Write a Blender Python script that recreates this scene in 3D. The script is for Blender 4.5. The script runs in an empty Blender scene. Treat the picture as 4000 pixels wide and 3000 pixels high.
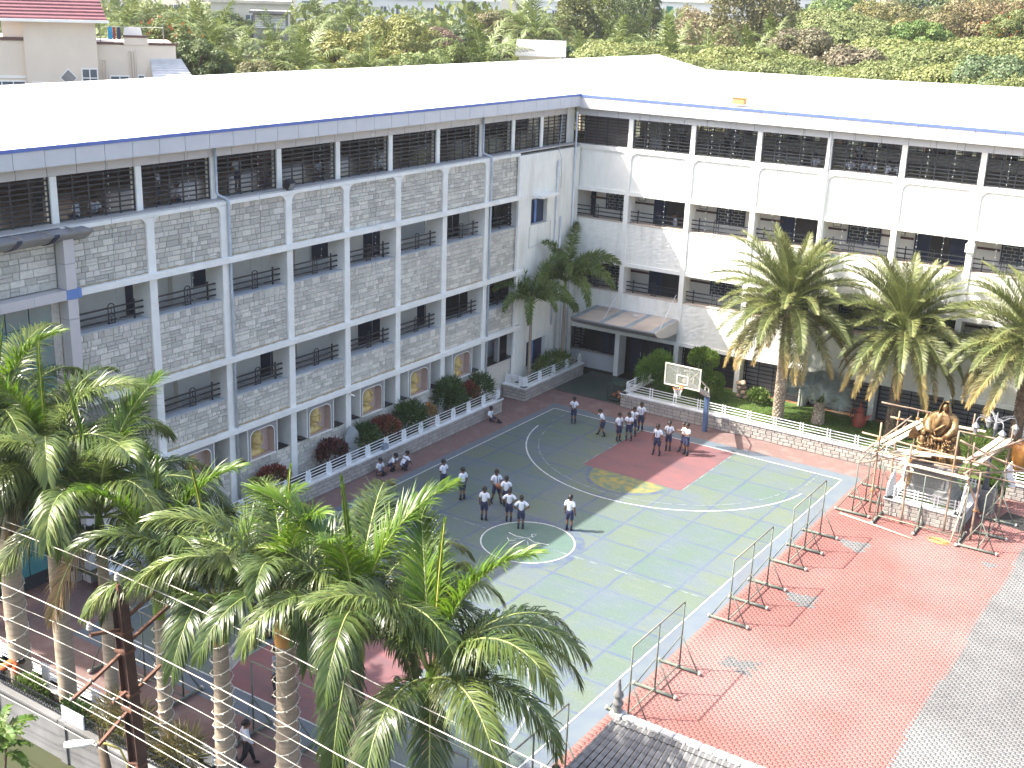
import bpy, bmesh, math, random
import numpy as np
from mathutils import Vector, Matrix, Euler
R = random.Random(7)
scene = bpy.context.scene
col = scene.collection
rad = math.radians
PI = math.pi

# ---------------------------------------------------------------- camera
cam_d = bpy.data.cameras.new('camera')
cam = bpy.data.objects.new('camera', cam_d)
col.objects.link(cam)
cam.location = (33.4441, -56.6886, 20.4805)
cam.rotation_euler = (1.2535, -0.0342, 0.5914)
cam_d.sensor_width = 36.0
cam_d.lens = 4726.9959 / 4000 * 36.0
cam_d.clip_start = 0.1
cam_d.clip_end = 6000
scene.camera = cam

# ---------------------------------------------------------------- sky, sun, exposure
SUN_TO = Vector((-0.745, -0.46, 1.0)).normalized()
SUN_EL = math.asin(SUN_TO.z)
world = bpy.data.worlds.new('World')
scene.world = world
world.use_nodes = True
_nt = world.node_tree
_sky = _nt.nodes.new('ShaderNodeTexSky')
_sky.sky_type = 'NISHITA'
_sky.sun_disc = False
_sky.sun_elevation = SUN_EL
_sky.sun_rotation = math.atan2(SUN_TO.x, SUN_TO.y) % (2 * PI)
_sky.air_density = 0.8
_sky.dust_density = 4.2
_sky.ozone_density = 0.0
_nt.links.new(_sky.outputs[0], _nt.nodes['Background'].inputs[0])
_nt.nodes['Background'].inputs[1].default_value = 0.15
sun_d = bpy.data.lights.new('sun', 'SUN')
sun_d.energy = 3.6
sun_d.angle = rad(0.55)
sun_d.color = (1.0, 0.955, 0.88)
sun = bpy.data.objects.new('sun', sun_d)
col.objects.link(sun)
sun.location = (0, 0, 60)
sun.rotation_euler = (-SUN_TO).to_track_quat('-Z', 'Y').to_euler()
scene.view_settings.view_transform = 'Standard'
scene.view_settings.look = 'None'
scene.view_settings.gamma = 1.0
scene.view_settings.use_curve_mapping = False
scene.view_settings.exposure = 1.95
scene.render.engine = 'CYCLES'
scene.cycles.use_denoising = True
scene.cycles.max_bounces = 6
scene.cycles.diffuse_bounces = 4
scene.cycles.glossy_bounces = 3
scene.cycles.transmission_bounces = 4
scene.cycles.transparent_max_bounces = 12
scene.cycles.caustics_reflective = False
scene.cycles.caustics_refractive = False

# ---------------------------------------------------------------- materials
MATS = {}
def mat(name, c1, c2=None, scale=6.0, rough=0.75, detail=4.0, island=0.0, objv=0.0, bump=0.0, bscale=60.0,
        metal=0.0, trans=0.0, spec=0.4, stretch=None, c3=None, hue=0.0, coord='Object', lo=0.35, hi=0.65):
    m = bpy.data.materials.new(name)
    m.use_nodes = True
    nt = m.node_tree
    N, L = nt.nodes, nt.links
    b = N['Principled BSDF']
    b.inputs['Roughness'].default_value = rough
    b.inputs['Metallic'].default_value = metal
    b.inputs['Specular IOR Level'].default_value = spec
    tc = N.new('ShaderNodeTexCoord')
    if coord == 'World':
        gw = N.new('ShaderNodeNewGeometry'); src = gw.outputs['Position']
    else: src = tc.outputs[coord]
    if stretch:
        mp = N.new('ShaderNodeMapping'); mp.inputs['Scale'].default_value = stretch
        L.new(src, mp.inputs[0]); src = mp.outputs[0]
    if c2 is None: c2 = tuple(x * 0.82 for x in c1)
    nz = N.new('ShaderNodeTexNoise')
    nz.inputs['Scale'].default_value = scale; nz.inputs['Detail'].default_value = detail
    L.new(src, nz.inputs['Vector'])
    rp = N.new('ShaderNodeValToRGB')
    rp.color_ramp.elements[0].position = lo; rp.color_ramp.elements[0].color = (*c1, 1)
    rp.color_ramp.elements[1].position = hi; rp.color_ramp.elements[1].color = (*c2, 1)
    L.new(nz.outputs[0], rp.inputs[0])
    out = rp.outputs[0]
    if c3:
        n3 = N.new('ShaderNodeTexNoise'); n3.inputs['Scale'].default_value = scale * 0.23; n3.inputs['Detail'].default_value = 5
        L.new(src, n3.inputs['Vector'])
        r3 = N.new('ShaderNodeValToRGB'); r3.color_ramp.elements[0].position = 0.5; r3.color_ramp.elements[1].position = 0.68
        L.new(n3.outputs[0], r3.inputs[0])
        mx = N.new('ShaderNodeMix'); mx.data_type = 'RGBA'
        L.new(r3.outputs[0], mx.inputs[0]); L.new(out, mx.inputs[6]); mx.inputs[7].default_value = (*c3, 1)
        out = mx.outputs[2]
    for amt, kind in ((island, 'i'), (objv, 'o')):
        if amt:
            if kind == 'i':
                g = N.new('ShaderNodeNewGeometry'); rnd = g.outputs['Random Per Island']
            else:
                g = N.new('ShaderNodeObjectInfo'); rnd = g.outputs['Random']
            mr = N.new('ShaderNodeMapRange'); mr.inputs[3].default_value = 1 - amt; mr.inputs[4].default_value = 1 + amt
            L.new(rnd, mr.inputs[0])
            hs = N.new('ShaderNodeHueSaturation')
            L.new(mr.outputs[0], hs.inputs['Value']); L.new(out, hs.inputs['Color'])
            if hue:
                mh = N.new('ShaderNodeMapRange'); mh.inputs[3].default_value = 0.5 - hue; mh.inputs[4].default_value = 0.5 + hue
                mm = N.new('ShaderNodeMath'); mm.operation = 'FRACT'; ml = N.new('ShaderNodeMath'); ml.operation = 'MULTIPLY'; ml.inputs[1].default_value = 7.31
                L.new(rnd, ml.inputs[0]); L.new(ml.outputs[0], mm.inputs[0]); L.new(mm.outputs[0], mh.inputs[0])
                L.new(mh.outputs[0], hs.inputs['Hue'])
            out = hs.outputs[0]
    L.new(out, b.inputs['Base Color'])
    if bump:
        nb = N.new('ShaderNodeTexNoise'); nb.inputs['Scale'].default_value = bscale; nb.inputs['Detail'].default_value = 5
        L.new(src, nb.inputs['Vector'])
        bp = N.new('ShaderNodeBump'); bp.inputs['Strength'].default_value = bump; bp.inputs['Distance'].default_value = 0.02
        L.new(nb.outputs[0], bp.inputs['Height']); L.new(bp.outputs[0], b.inputs['Normal'])
    if trans:
        tr = N.new('ShaderNodeBsdfTranslucent'); ms = N.new('ShaderNodeMixShader'); ms.inputs[0].default_value = trans
        L.new(out, tr.inputs[0]); L.new(b.outputs[0], ms.inputs[1]); L.new(tr.outputs[0], ms.inputs[2])
        L.new(ms.outputs[0], N['Material Output'].inputs[0])
    MATS[name] = m
    return m

def glass(name, tint=(0.85, 0.95, 0.95), rough=0.02, alpha=0.3):
    m = bpy.data.materials.new(name); m.use_nodes = True
    nt = m.node_tree; N, L = nt.nodes, nt.links
    b = N['Principled BSDF']
    b.inputs['Base Color'].default_value = (*tint, 1); b.inputs['Roughness'].default_value = rough
    t = N.new('ShaderNodeBsdfTransparent'); ms = N.new('ShaderNodeMixShader'); ms.inputs[0].default_value = alpha
    L.new(t.outputs[0], ms.inputs[1]); L.new(b.outputs[0], ms.inputs[2]); L.new(ms.outputs[0], N['Material Output'].inputs[0])
    MATS[name] = m
    return m

# ---------------------------------------------------------------- mesh collecting
class MB:
    def __init__(s):
        s.v, s.f = [], []
    def add(s, vs, fs):
        o = len(s.v); s.v.extend(vs); s.f.extend([tuple(i + o for i in f) for f in fs]); return s
    def box(s, x0, x1, y0, y1, z0, z1):
        return s.add([(x0,y0,z0),(x1,y0,z0),(x1,y1,z0),(x0,y1,z0),(x0,y0,z1),(x1,y0,z1),(x1,y1,z1),(x0,y1,z1)],
                     [(0,3,2,1),(4,5,6,7),(0,1,5,4),(1,2,6,5),(2,3,7,6),(3,0,4,7)])
    def bbox(s, x0, x1, y0, y1, z0, z1, b=0.01):
        """box with bevelled vertical and top edges"""
        p = [(x0+b,y0),(x1-b,y0),(x1,y0+b),(x1,y1-b),(x1-b,y1),(x0+b,y1),(x0,y1-b),(x0,y0+b)]
        q = [(x0+2*b,y0+b),(x1-2*b,y0+b),(x1-b,y0+2*b),(x1-b,y1-2*b),(x1-2*b,y1-b),(x0+2*b,y1-b),(x0+b,y1-2*b),(x0+b,y0+2*b)]
        vs = [(x,y,z0) for x,y in p] + [(x,y,z1-b) for x,y in p] + [(x,y,z1) for x,y in q]
        fs = [tuple(range(7,-1,-1)), tuple(range(16,24))]
        for r in (0, 8):
            for i in range(8):
                j = (i+1) % 8; fs.append((r+i, r+j, r+8+j, r+8+i))
        return s.add(vs, fs)
    def tube(s, pts, r, n=6, cap=True):
        pts = [Vector(p) for p in pts]
        rs = r if isinstance(r, (list, tuple)) else [r] * len(pts)
        vs, fs = [], []
        up = None
        for i, p in enumerate(pts):
            d = (pts[min(i+1, len(pts)-1)] - pts[max(i-1, 0)])
            d = d.normalized() if d.length > 1e-9 else Vector((0,0,1))
            if up is None:
                up = Vector((0,0,1)) if abs(d.z) < 0.9 else Vector((1,0,0))
            a = d.cross(up); a = a.normalized() if a.length > 1e-6 else d.orthogonal().normalized()
            b = d.cross(a).normalized(); up = -b if b.dot(up) < 0 else b
            b = up
            for k in range(n):
                t = 2 * PI * k / n
                vs.append(tuple(p + (a * math.cos(t) + b * math.sin(t)) * rs[i]))
        for i in range(len(pts) - 1):
            for k in range(n):
                k2 = (k+1) % n
                fs.append((i*n+k, i*n+k2, (i+1)*n+k2, (i+1)*n+k))
        if cap:
            fs.append(tuple(range(n-1, -1, -1))); fs.append(tuple(range((len(pts)-1)*n, len(pts)*n)))
        return s.add(vs, fs)
    def lathe(s, prof, n=16, c=(0,0,0), a0=0.0, a1=2*PI, sx=1.0, sy=1.0):
        full = abs(a1 - a0 - 2*PI) < 1e-6
        m = n if full else n + 1
        vs, fs = [], []
        for (r, z) in prof:
            for k in range(m):
                t = a0 + (a1 - a0) * k / n
                vs.append((c[0] + r * sx * math.cos(t), c[1] + r * sy * math.sin(t), c[2] + z))
        for i in range(len(prof) - 1):
            for k in range(n):
                k2 = (k + 1) % m
                fs.append((i*m+k, i*m+k2, (i+1)*m+k2, (i+1)*m+k))
        return s.add(vs, fs)
    def prism(s, poly, axis, t0, t1):
        """poly: list of 2-D points, extruded along axis ('x','y','z') from t0 to t1"""
        def P(a, b, t):
            return {'x': (t, a, b), 'y': (a, t, b), 'z': (a, b, t)}[axis]
        n = len(poly)
        vs = [P(a, b, t0) for a, b in poly] + [P(a, b, t1) for a, b in poly]
        fs = [tuple(range(n-1, -1, -1)), tuple(range(n, 2*n))] + [(i, (i+1) % n, n + (i+1) % n, n + i) for i in range(n)]
        return s.add(vs, fs)
    def strip(s, a, b):
        n = len(a); return s.add(list(a) + list(b), [(i, i+1, n+i+1, n+i) for i in range(n-1)])
    def ball(s, c, r, n=8, m=6, sq=(1,1,1), jit=0.0, rnd=None):
        vs, fs = [], []
        rr = rnd or R
        for i in range(m + 1):
            ph = PI * i / m
            for k in range(n):
                th = 2 * PI * k / n
                q = r * (1 + (rr.uniform(-jit, jit) if jit and 0 < i < m else 0))
                vs.append((c[0] + q*sq[0]*math.sin(ph)*math.cos(th), c[1] + q*sq[1]*math.sin(ph)*math.sin(th), c[2] + q*sq[2]*math.cos(ph)))
        for i in range(m):
            for k in range(n):
                k2 = (k+1) % n
                fs.append((i*n+k, (i+1)*n+k, (i+1)*n+k2, i*n+k2))
        return s.add(vs, fs)
    def xf(s, M, start=0):
        s.v[start:] = [tuple(M @ Vector(p)) for p in s.v[start:]]; return s
    def mesh(s, name, m, smooth=False):
        me = bpy.data.meshes.new(name)
        me.from_pydata(s.v, [], s.f)
        if m is not None: me.materials.append(MATS[m] if isinstance(m, str) else m)
        if smooth: me.shade_smooth()
        return me
    def build(s, name, m, parent=None, smooth=False, loc=None, rz=None, fixn=False):
        me = s.mesh(name, m, smooth)
        if fixn:
            bm = bmesh.new(); bm.from_mesh(me); bmesh.ops.remove_doubles(bm, verts=bm.verts, dist=1e-5)
            bmesh.ops.recalc_face_normals(bm, faces=bm.faces); bm.to_mesh(me); bm.free()
            if smooth: me.shade_smooth()
        return inst(name, me, parent, loc, rz)

def inst(name, me, parent=None, loc=None, rz=None, rot=None, scale=None):
    o = bpy.data.objects.new(name, me)
    col.objects.link(o)
    if parent is not None: o.parent = parent
    if loc is not None: o.location = loc
    if rz is not None: o.rotation_euler = (0, 0, rz)
    if rot is not None: o.rotation_euler = rot
    if scale is not None: o.scale = (scale,) * 3 if isinstance(scale, (int, float)) else scale
    return o

def tag(o, label=None, cat=None, group=None, kind=None):
    if label: o['label'] = label
    if cat: o['category'] = cat
    if group: o['group'] = group
    if kind: o['kind'] = kind
    return o

def thing(name, label, cat, loc=(0,0,0), rz=0.0, group=None):
    o = bpy.data.objects.new(name, None)
    o.empty_display_size = 0.2
    col.objects.link(o)
    o.location = loc; o.rotation_euler = (0, 0, rz)
    return tag(o, label, cat, group)

def copy_tree(o, parent=None):
    c = o.copy(); col.objects.link(c)
    if parent is not None: c.parent = parent
    for ch in o.children: copy_tree(ch, c)
    return c

def struct(o): o['kind'] = 'structure'; return o
def lerp(a, b, t): return a + (b - a) * t

# palette -------------------------------------------------------------
mat('white_paint', (0.85,0.84,0.775), (0.79,0.78,0.72), 3, 0.7, c3=(0.74,0.73,0.66), bump=0.08, bscale=30)
mat('white_rough', (0.83,0.825,0.755), (0.78,0.775,0.705), 4, 0.85, c3=(0.70,0.69,0.62), bump=0.5, bscale=9, stretch=(1.6,1.6,0.45))
mat('grey_paint', (0.50,0.52,0.53), (0.45,0.47,0.48), 3, 0.8)
mat('inner_wall', (0.80,0.77,0.70), (0.75,0.72,0.65), 2, 0.85)
mat('stone', (0.62,0.585,0.50), (0.51,0.485,0.42), 9, 0.9, island=0.22, objv=0.0, bump=0.6, bscale=25, hue=0.012)
mat('stone_one', (0.62,0.585,0.50), (0.51,0.485,0.42), 9, 0.9, objv=0.22, bump=0.6, bscale=25, hue=0.012)
mat('mortar', (0.30,0.29,0.27), (0.24,0.23,0.215), 10, 0.95)
mat('tan_debris', (0.46,0.38,0.24), (0.34,0.27,0.16), 14, 0.95, bump=0.5)
mat('panel_grey', (0.60,0.60,0.60), (0.57,0.57,0.57), 1.5, 0.45)
mat('panel_pink', (0.56,0.53,0.51), (0.53,0.50,0.48), 1.5, 0.5)
mat('panel_dark', (0.27,0.27,0.27), (0.24,0.24,0.24), 2, 0.5)
mat('blue_trim', (0.10,0.15,0.42), (0.12,0.18,0.46), 2, 0.5)
mat('blue_block', (0.13,0.24,0.50), (0.10,0.20,0.44), 2, 0.4)
mat('roof_white', (0.82,0.82,0.82), (0.78,0.78,0.78), 0.7, 0.55)
mat('iron', (0.022,0.025,0.031), (0.016,0.018,0.022), 8, 0.5)
mat('navy', (0.022,0.032,0.075), (0.016,0.024,0.058), 3, 0.5)
mat('navy_door', (0.014,0.019,0.045), (0.011,0.015,0.036), 3, 0.5)
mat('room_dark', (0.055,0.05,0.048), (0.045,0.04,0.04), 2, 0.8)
mat('brown_band', (0.10,0.045,0.04), (0.085,0.04,0.035), 3, 0.6)
mat('floor_tile', (0.34,0.26,0.22), (0.29,0.22,0.19), 2, 0.25)
mat('floor_grey', (0.52,0.50,0.46), (0.46,0.44,0.41), 2, 0.6)
mat('teal_glass', (0.03,0.16,0.17), (0.05,0.20,0.20), 0.6, 0.08, spec=0.8)
mat('pipe_white', (0.66,0.68,0.70), None, 2, 0.4)
mat('pipe_grey', (0.48,0.53,0.57), None, 2, 0.4)
mat('bulb', (0.75,0.75,0.65), None, 2, 0.2)
mat('wire_thin', (0.10,0.12,0.14), None, 2, 0.6)
mat('gold_relief', (0.66,0.50,0.20), (0.56,0.41,0.15), 8, 0.6, bump=0.2)
mat('niche_pink', (0.52,0.39,0.33), (0.48,0.36,0.31), 5, 0.9)
mat('black_granite', (0.02,0.02,0.022), None, 8, 0.3)
# ================================================================ ground and court
def sheet(name, x0, x1, y0, y1, z, m, parent=None, n=1):
    mb = MB()
    xs = [lerp(x0, x1, i / n) for i in range(n + 1)]; ys = [lerp(y0, y1, i / n) for i in range(n + 1)]
    mb.v = [(x, y, z) for y in ys for x in xs]
    mb.f = [(j*(n+1)+i, j*(n+1)+i+1, (j+1)*(n+1)+i+1, (j+1)*(n+1)+i) for j in range(n) for i in range(n)]
    return mb.build(name, m, parent)

mat('soil', (0.050,0.045,0.026), (0.030,0.038,0.014), 0.8, 0.95, c3=(0.035,0.045,0.015))
mat('red_path', (0.185,0.118,0.105), (0.155,0.100,0.090), 6, 0.85, c3=(0.20,0.145,0.13), bump=0.2)
mat('line_white', (0.527,0.544,0.527), (0.255,0.306,0.306), 7, 0.7, lo=0.45, hi=0.72)
mat('line_faint', (0.205,0.242,0.236), (0.093,0.124,0.155), 3, 0.7, lo=0.40, hi=0.60)
mat('blue_smear', (0.068,0.087,0.143), (0.096,0.127,0.127), 2.2, 0.7, lo=0.40, hi=0.60)
mat('key_red', (0.185,0.078,0.078), (0.150,0.076,0.080), 1.6, 0.75, c3=(0.128,0.070,0.076), bump=0.05, stretch=(1,3,1), detail=9)
mat('circle_green', (0.090,0.140,0.115), (0.077,0.127,0.105), 3, 0.7, c3=(0.102,0.143,0.124))
mat('half_yellow', (0.23,0.19,0.055), (0.085,0.135,0.095), 2.6, 0.75, lo=0.40, hi=0.60, detail=12)
mat('border_blue', (0.105,0.130,0.158), (0.121,0.146,0.161), 1.6, 0.75, c3=(0.124,0.133,0.146))
mat('sand_joint', (0.235,0.135,0.115), (0.21,0.122,0.104), 5, 0.95)
mat('paver_red', (0.232,0.101,0.087), (0.211,0.085,0.073), 0.45, 0.85, island=0.03, c3=(0.274,0.148,0.133), detail=8, coord='World')
mat('paver_red_one', (0.232,0.101,0.087), (0.211,0.085,0.073), 0.45, 0.85, objv=0.03, c3=(0.274,0.148,0.133), detail=8, coord='World')
mat('paver_grey', (0.142,0.143,0.140), (0.109,0.109,0.107), 0.6, 0.85, island=0.06, c3=(0.164,0.166,0.162), detail=8, coord='World')
mat('paver_grey_one', (0.142,0.143,0.140), (0.109,0.109,0.107), 0.6, 0.85, objv=0.06, c3=(0.164,0.166,0.162), detail=8, coord='World')
mat('porch_green', (0.037,0.062,0.053), (0.053,0.068,0.059), 3, 0.5, c3=(0.062,0.068,0.056))
mat('lawn', (0.055,0.10,0.018), (0.075,0.13,0.025), 5, 0.95, bump=0.6, bscale=60, c3=(0.10,0.13,0.035))
mat('bed_soil', (0.075,0.06,0.035), (0.05,0.07,0.02), 5, 0.95, bump=0.5, bscale=30)

def court_material():
    m = bpy.data.materials.new('court_slabs'); m.use_nodes = True
    nt = m.node_tree; N, L = nt.nodes, nt.links
    b = N['Principled BSDF']; b.inputs['Roughness'].default_value = 0.72; b.inputs['Specular IOR Level'].default_value = 0.35
    tc = N.new('ShaderNodeTexCoord')
    nd = N.new('ShaderNodeTexNoise'); nd.inputs['Scale'].default_value = 1.4; nd.inputs['Detail'].default_value = 4
    L.new(tc.outputs['Object'], nd.inputs['Vector'])
    vm = N.new('ShaderNodeVectorMath'); vm.operation = 'MULTIPLY_ADD'
    vm.inputs[1].default_value = (0.16, 0.16, 0); L.new(nd.outputs['Color'], vm.inputs[0]); L.new(tc.outputs['Object'], vm.inputs[2])
    br = N.new('ShaderNodeTexBrick')
    br.offset = 0.0; br.squash = 1.0
    for k, v in (('Scale', 1.0), ('Mortar Size', 0.085), ('Mortar Smooth', 1.0), ('Bias', 0.0), ('Brick Width', 2.15), ('Row Height', 1.83)):
        br.inputs[k].default_value = v
    br.inputs['Color1'].default_value = (0.085, 0.126, 0.108, 1); br.inputs['Color2'].default_value = (0.112, 0.138, 0.097, 1)
    br.inputs['Mortar'].default_value = (0.066, 0.086, 0.155, 1)
    L.new(vm.outputs[0], br.inputs['Vector'])
    # worn blue base showing through
    n2 = N.new('ShaderNodeTexNoise'); n2.inputs['Scale'].default_value = 0.55; n2.inputs['Detail'].default_value = 9; n2.inputs['Roughness'].default_value = 0.62
    L.new(tc.outputs['Object'], n2.inputs['Vector'])
    r2 = N.new('ShaderNodeValToRGB'); r2.color_ramp.elements[0].position = 0.43; r2.color_ramp.elements[1].position = 0.72
    L.new(n2.outputs[0], r2.inputs[0])
    m1 = N.new('ShaderNodeMix'); m1.data_type = 'RGBA'; L.new(r2.outputs[0], m1.inputs[0]); L.new(br.outputs[0], m1.inputs[6])
    m1.inputs[7].default_value = (0.099, 0.123, 0.153, 1)
    # streaks along the court
    mp = N.new('ShaderNodeMapping'); mp.inputs['Scale'].default_value = (1.2, 5.0, 1); mp.inputs['Rotation'].default_value = (0, 0, 0.25)
    L.new(tc.outputs['Object'], mp.inputs[0])
    n3 = N.new('ShaderNodeTexNoise'); n3.inputs['Scale'].default_value = 1.0; n3.inputs['Detail'].default_value = 10; n3.inputs['Roughness'].default_value = 0.7
    L.new(mp.outputs[0], n3.inputs['Vector'])
    r3 = N.new('ShaderNodeValToRGB'); r3.color_ramp.elements[0].position = 0.52; r3.color_ramp.elements[1].position = 0.80
    r3.color_ramp.elements[0].color = (0, 0, 0, 1); r3.color_ramp.elements[1].color = (0.75, 0.75, 0.75, 1)
    L.new(n3.outputs[0], r3.inputs[0])
    m2 = N.new('ShaderNodeMix'); m2.data_type = 'RGBA'; L.new(r3.outputs[0], m2.inputs[0]); L.new(m1.outputs[2], m2.inputs[6])
    m2.inputs[7].default_value = (0.150, 0.171, 0.144, 1)
    # fine speckle
    n4 = N.new('ShaderNodeTexNoise'); n4.inputs['Scale'].default_value = 14; n4.inputs['Detail'].default_value = 6
    L.new(tc.outputs['Object'], n4.inputs['Vector'])
    mr = N.new('ShaderNodeMapRange'); mr.inputs[1].default_value = 0.3; mr.inputs[2].default_value = 0.7; mr.inputs[3].default_value = 0.88; mr.inputs[4].default_value = 1.1
    L.new(n4.outputs[0], mr.inputs[0])
    hs = N.new('ShaderNodeHueSaturation'); L.new(mr.outputs[0], hs.inputs['Value']); L.new(m2.outputs[2], hs.inputs['Color'])
    L.new(hs.outputs[0], b.inputs['Base Color'])
    MATS['court_slabs'] = m
court_material()

g = struct(sheet('ground', -4000, 4000, -4000, 4000, -0.03, 'soil'))
g = struct(sheet('path', -1.5, 19.0, -38.2, -3.0, -0.008, 'red_path'))
court = struct(sheet('court', 2.7, 19.0, -35.35, -5.68, 0.0, 'border_blue', n=4))
slabs = sheet('court_slab_paint', 3.12, 18.36, -34.45, -6.39, 0.004, 'court_slabs', court)
CX, YF, YN = 10.68, -6.42, -34.42

def ring(mb, cx, cy, r, w, a0, a1, z, n=48):
    a = [(cx + (r-w/2)*math.cos(lerp(a0,a1,i/n)), cy + (r-w/2)*math.sin(lerp(a0,a1,i/n)), z) for i in range(n+1)]
    b = [(cx + (r+w/2)*math.cos(lerp(a0,a1,i/n)), cy + (r+w/2)*math.sin(lerp(a0,a1,i/n)), z) for i in range(n+1)]
    mb.strip(b, a)
def flat(mb, x0, x1, y0, y1, z): mb.add([(x0,y0,z),(x1,y0,z),(x1,y1,z),(x0,y1,z)], [(0,1,2,3)])
def disc(mb, cx, cy, r, a0, a1, z, n=48):
    mb.add([(cx,cy,z)] + [(cx+r*math.cos(lerp(a0,a1,i/n)), cy+r*math.sin(lerp(a0,a1,i/n)), z) for i in range(n+1)], [(0,i,i+1) for i in range(1,n+1)])

mb = MB(); disc(mb, CX, -20.44, 1.8, 0, 2*PI, 0.008); mb.build('centre_circle_paint', 'circle_green', court)
for y0, y1 in ((-12.12, YF), (YN, -28.72)):
    mb = MB(); flat(mb, 8.23, 13.13, y0, y1, 0.008); mb.build('key_paint', 'key_red', court)
for yc, a in ((-12.12, PI), (-28.72, 0.0)):
    mb = MB(); disc(mb, CX, yc + (-0.01 if a else 0.01), 1.8, a, a + PI, 0.008, 32); mb.build('half_circle_paint', 'half_yellow', court)
    mb = MB(); ring(mb, CX, yc + (-0.01 if a else 0.01), 1.92, 0.2, a, a + PI, 0.0095, 32); mb.build('half_circle_line', 'blue_smear', court)
W = 0.055
mb = MB()
flat(mb, 3.15-W/2, 3.15+W/2, YN, YF, 0.012); flat(mb, 18.33-W/2, 18.33+W/2, YN, YF, 0.012)
for y in (YN, YF): flat(mb, 3.18, 18.30, y-W/2, y+W/2, 0.012)
mb.build('boundary_line', 'line_white', court)
mb = MB()
for a in range(24):
    if a in (3, 9, 10, 17): continue
    x0 = 3.2 + a * 0.63; flat(mb, x0, x0 + 0.55, -20.44-W/2, -20.44+W/2, 0.0125)
mb.build('halfway_line', 'line_faint', court)
mb = MB(); ring(mb, CX, -20.44, 1.83, W, 0, 2*PI, 0.012); mb.build('centre_circle_line', 'line_white', court)
mb = MB(); ring(mb, CX, -20.44, 2.06, 0.34, -1.1, PI*0.95, 0.0095); mb.build('centre_circle_halo', 'blue_smear', court)
for yh, sg in ((YF-1.58, -1), (YN+1.58, 1)):
    mb = MB(); e = 0.16
    ring(mb, CX, yh, 6.88, W+0.01, (PI+e if sg < 0 else e), (2*PI-e if sg < 0 else PI-e), 0.012, 64); mb.build('three_point_line', 'line_white', court)
    mb = MB(); ring(mb, CX, yh, 6.3, W, (PI+0.1 if sg < 0 else 0.1), (2*PI-0.1 if sg < 0 else PI-0.1), 0.0118, 64); mb.build('old_three_point_line', 'line_faint', court)
    mb = MB()
    for sx in (-1, 1):
        for q in range(5):
            ya = yh - sg * (q * 0.3) ; flat(mb, CX+sx*6.6-W/2, CX+sx*6.6+W/2, ya-0.12, ya+0.12, 0.0122)
        flat(mb, CX + sx*2.5-W/2, CX + sx*2.5+W/2, min(yh+sg*4.1, yh-sg*1.5), max(yh+sg*4.1, yh-sg*1.5), 0.0125)
    mb.build('key_side_line', 'line_faint', court)
# chalk scrawl of the emblem painted in the centre circle
mb = MB(); rr = random.Random(3)
for pts in ([(-0.9,0.1),(-0.5,0.0),(0.0,0.12),(0.35,-0.02),(0.95,0.12)], [(-0.4,-0.25),(-0.1,0.1),(0.1,0.45),(0.05,0.65),(-0.1,0.5),(0.1,0.3)],
            [(0.0,-0.1),(-0.15,-0.45),(-0.3,-0.75)], [(0.1,-0.1),(0.35,-0.4),(0.3,-0.8)], [(-0.7,-0.3),(-0.5,-0.5),(-0.3,-0.35)]):
    P = [(CX-0.15+a, -20.3+b, 0.0122) for a, b in pts]
    mb.strip([(x, y-0.025, z) for x, y, z in P], [(x, y+0.03, z) for x, y, z in P])
mb.build('chalk_emblem', 'line_white', court)
# red-brown pole sleeve cover
MB().lathe([(0.0,0.006),(0.16,0.006),(0.16,-0.004)], 14, (9.9,-5.05,0.0)).build('drain_cover', 'iron', None)
tag(bpy.data.objects['drain_cover'], 'small dark round drain cover set in the red path', 'drain cover')

porch = struct(sheet('porch_floor', 1.42, 5.63, -3.78, 0.30, 0.02, 'porch_green'))

# ---------------------------------------------------------------- interlocking pavers
yard = struct(sheet('paved_yard', 19.0, 46.0, -41.0, -3.9, -0.0016, 'sand_joint'))
PW, PH, PA = 0.22, 0.112, 0.009
def wavx(x): return PA * math.sin(4 * PI * x / PW)
def wavy(y): return PA * 1.1 * math.sin(2 * PI * y / PH)
def paver_outline(w=PW, h=PH, g=0.0014):
    pts = []
    for i in range(6): t = lerp(g, w-g, i/6); pts.append((t, g + wavx(t)))
    for i in range(3): t = lerp(g, h-g, i/3); pts.append((w-g + wavy(t), t + wavx(w-g)))
    for i in range(6): t = lerp(w-g, g, i/6); pts.append((t, h-g + wavx(t)))
    for i in range(3): t = lerp(h-g, g, i/3); pts.append((g + wavy(t), t + wavx(g)))
    return pts
OUT = np.array(paver_outline())
n_o = len(OUT)
Rc = np.array(cam.rotation_euler.to_matrix()); Cc = np.array(cam.location); Fk = 4726.9959 / 4000
def inframe(x, y, z=0.0, mg=0.03):
    d = (np.stack([x, y, np.full_like(x, z)], 1) - Cc) @ Rc
    u = Fk * d[:, 0] / -d[:, 2]; v = Fk * d[:, 1] / -d[:, 2]
    return (np.abs(u) < 0.5 + mg) & (np.abs(v) < 0.375 + mg), np.abs(d[:, 2])
cells = []
rows = int((36.5 - 4.0) / PH)
for j in range(rows):
    y = -36.6 + j * PH
    off = PW / 2 if j % 2 else 0.0
    cells.append(np.stack([19.02 + off + np.arange(0, 16.5, PW), np.full(int(math.ceil(16.5 / PW)), y)], 1))
cells = np.concatenate(cells)
ok, dep = inframe(cells[:, 0] + PW/2, cells[:, 1])
cells, dep = cells[ok], dep[ok]
edge_x = 26.6 + 0.05 * np.sin(cells[:, 1] * 0.9)
grey = cells[:, 0] + PW/2 > edge_x
rp_ = np.random.RandomState(4)
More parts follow.
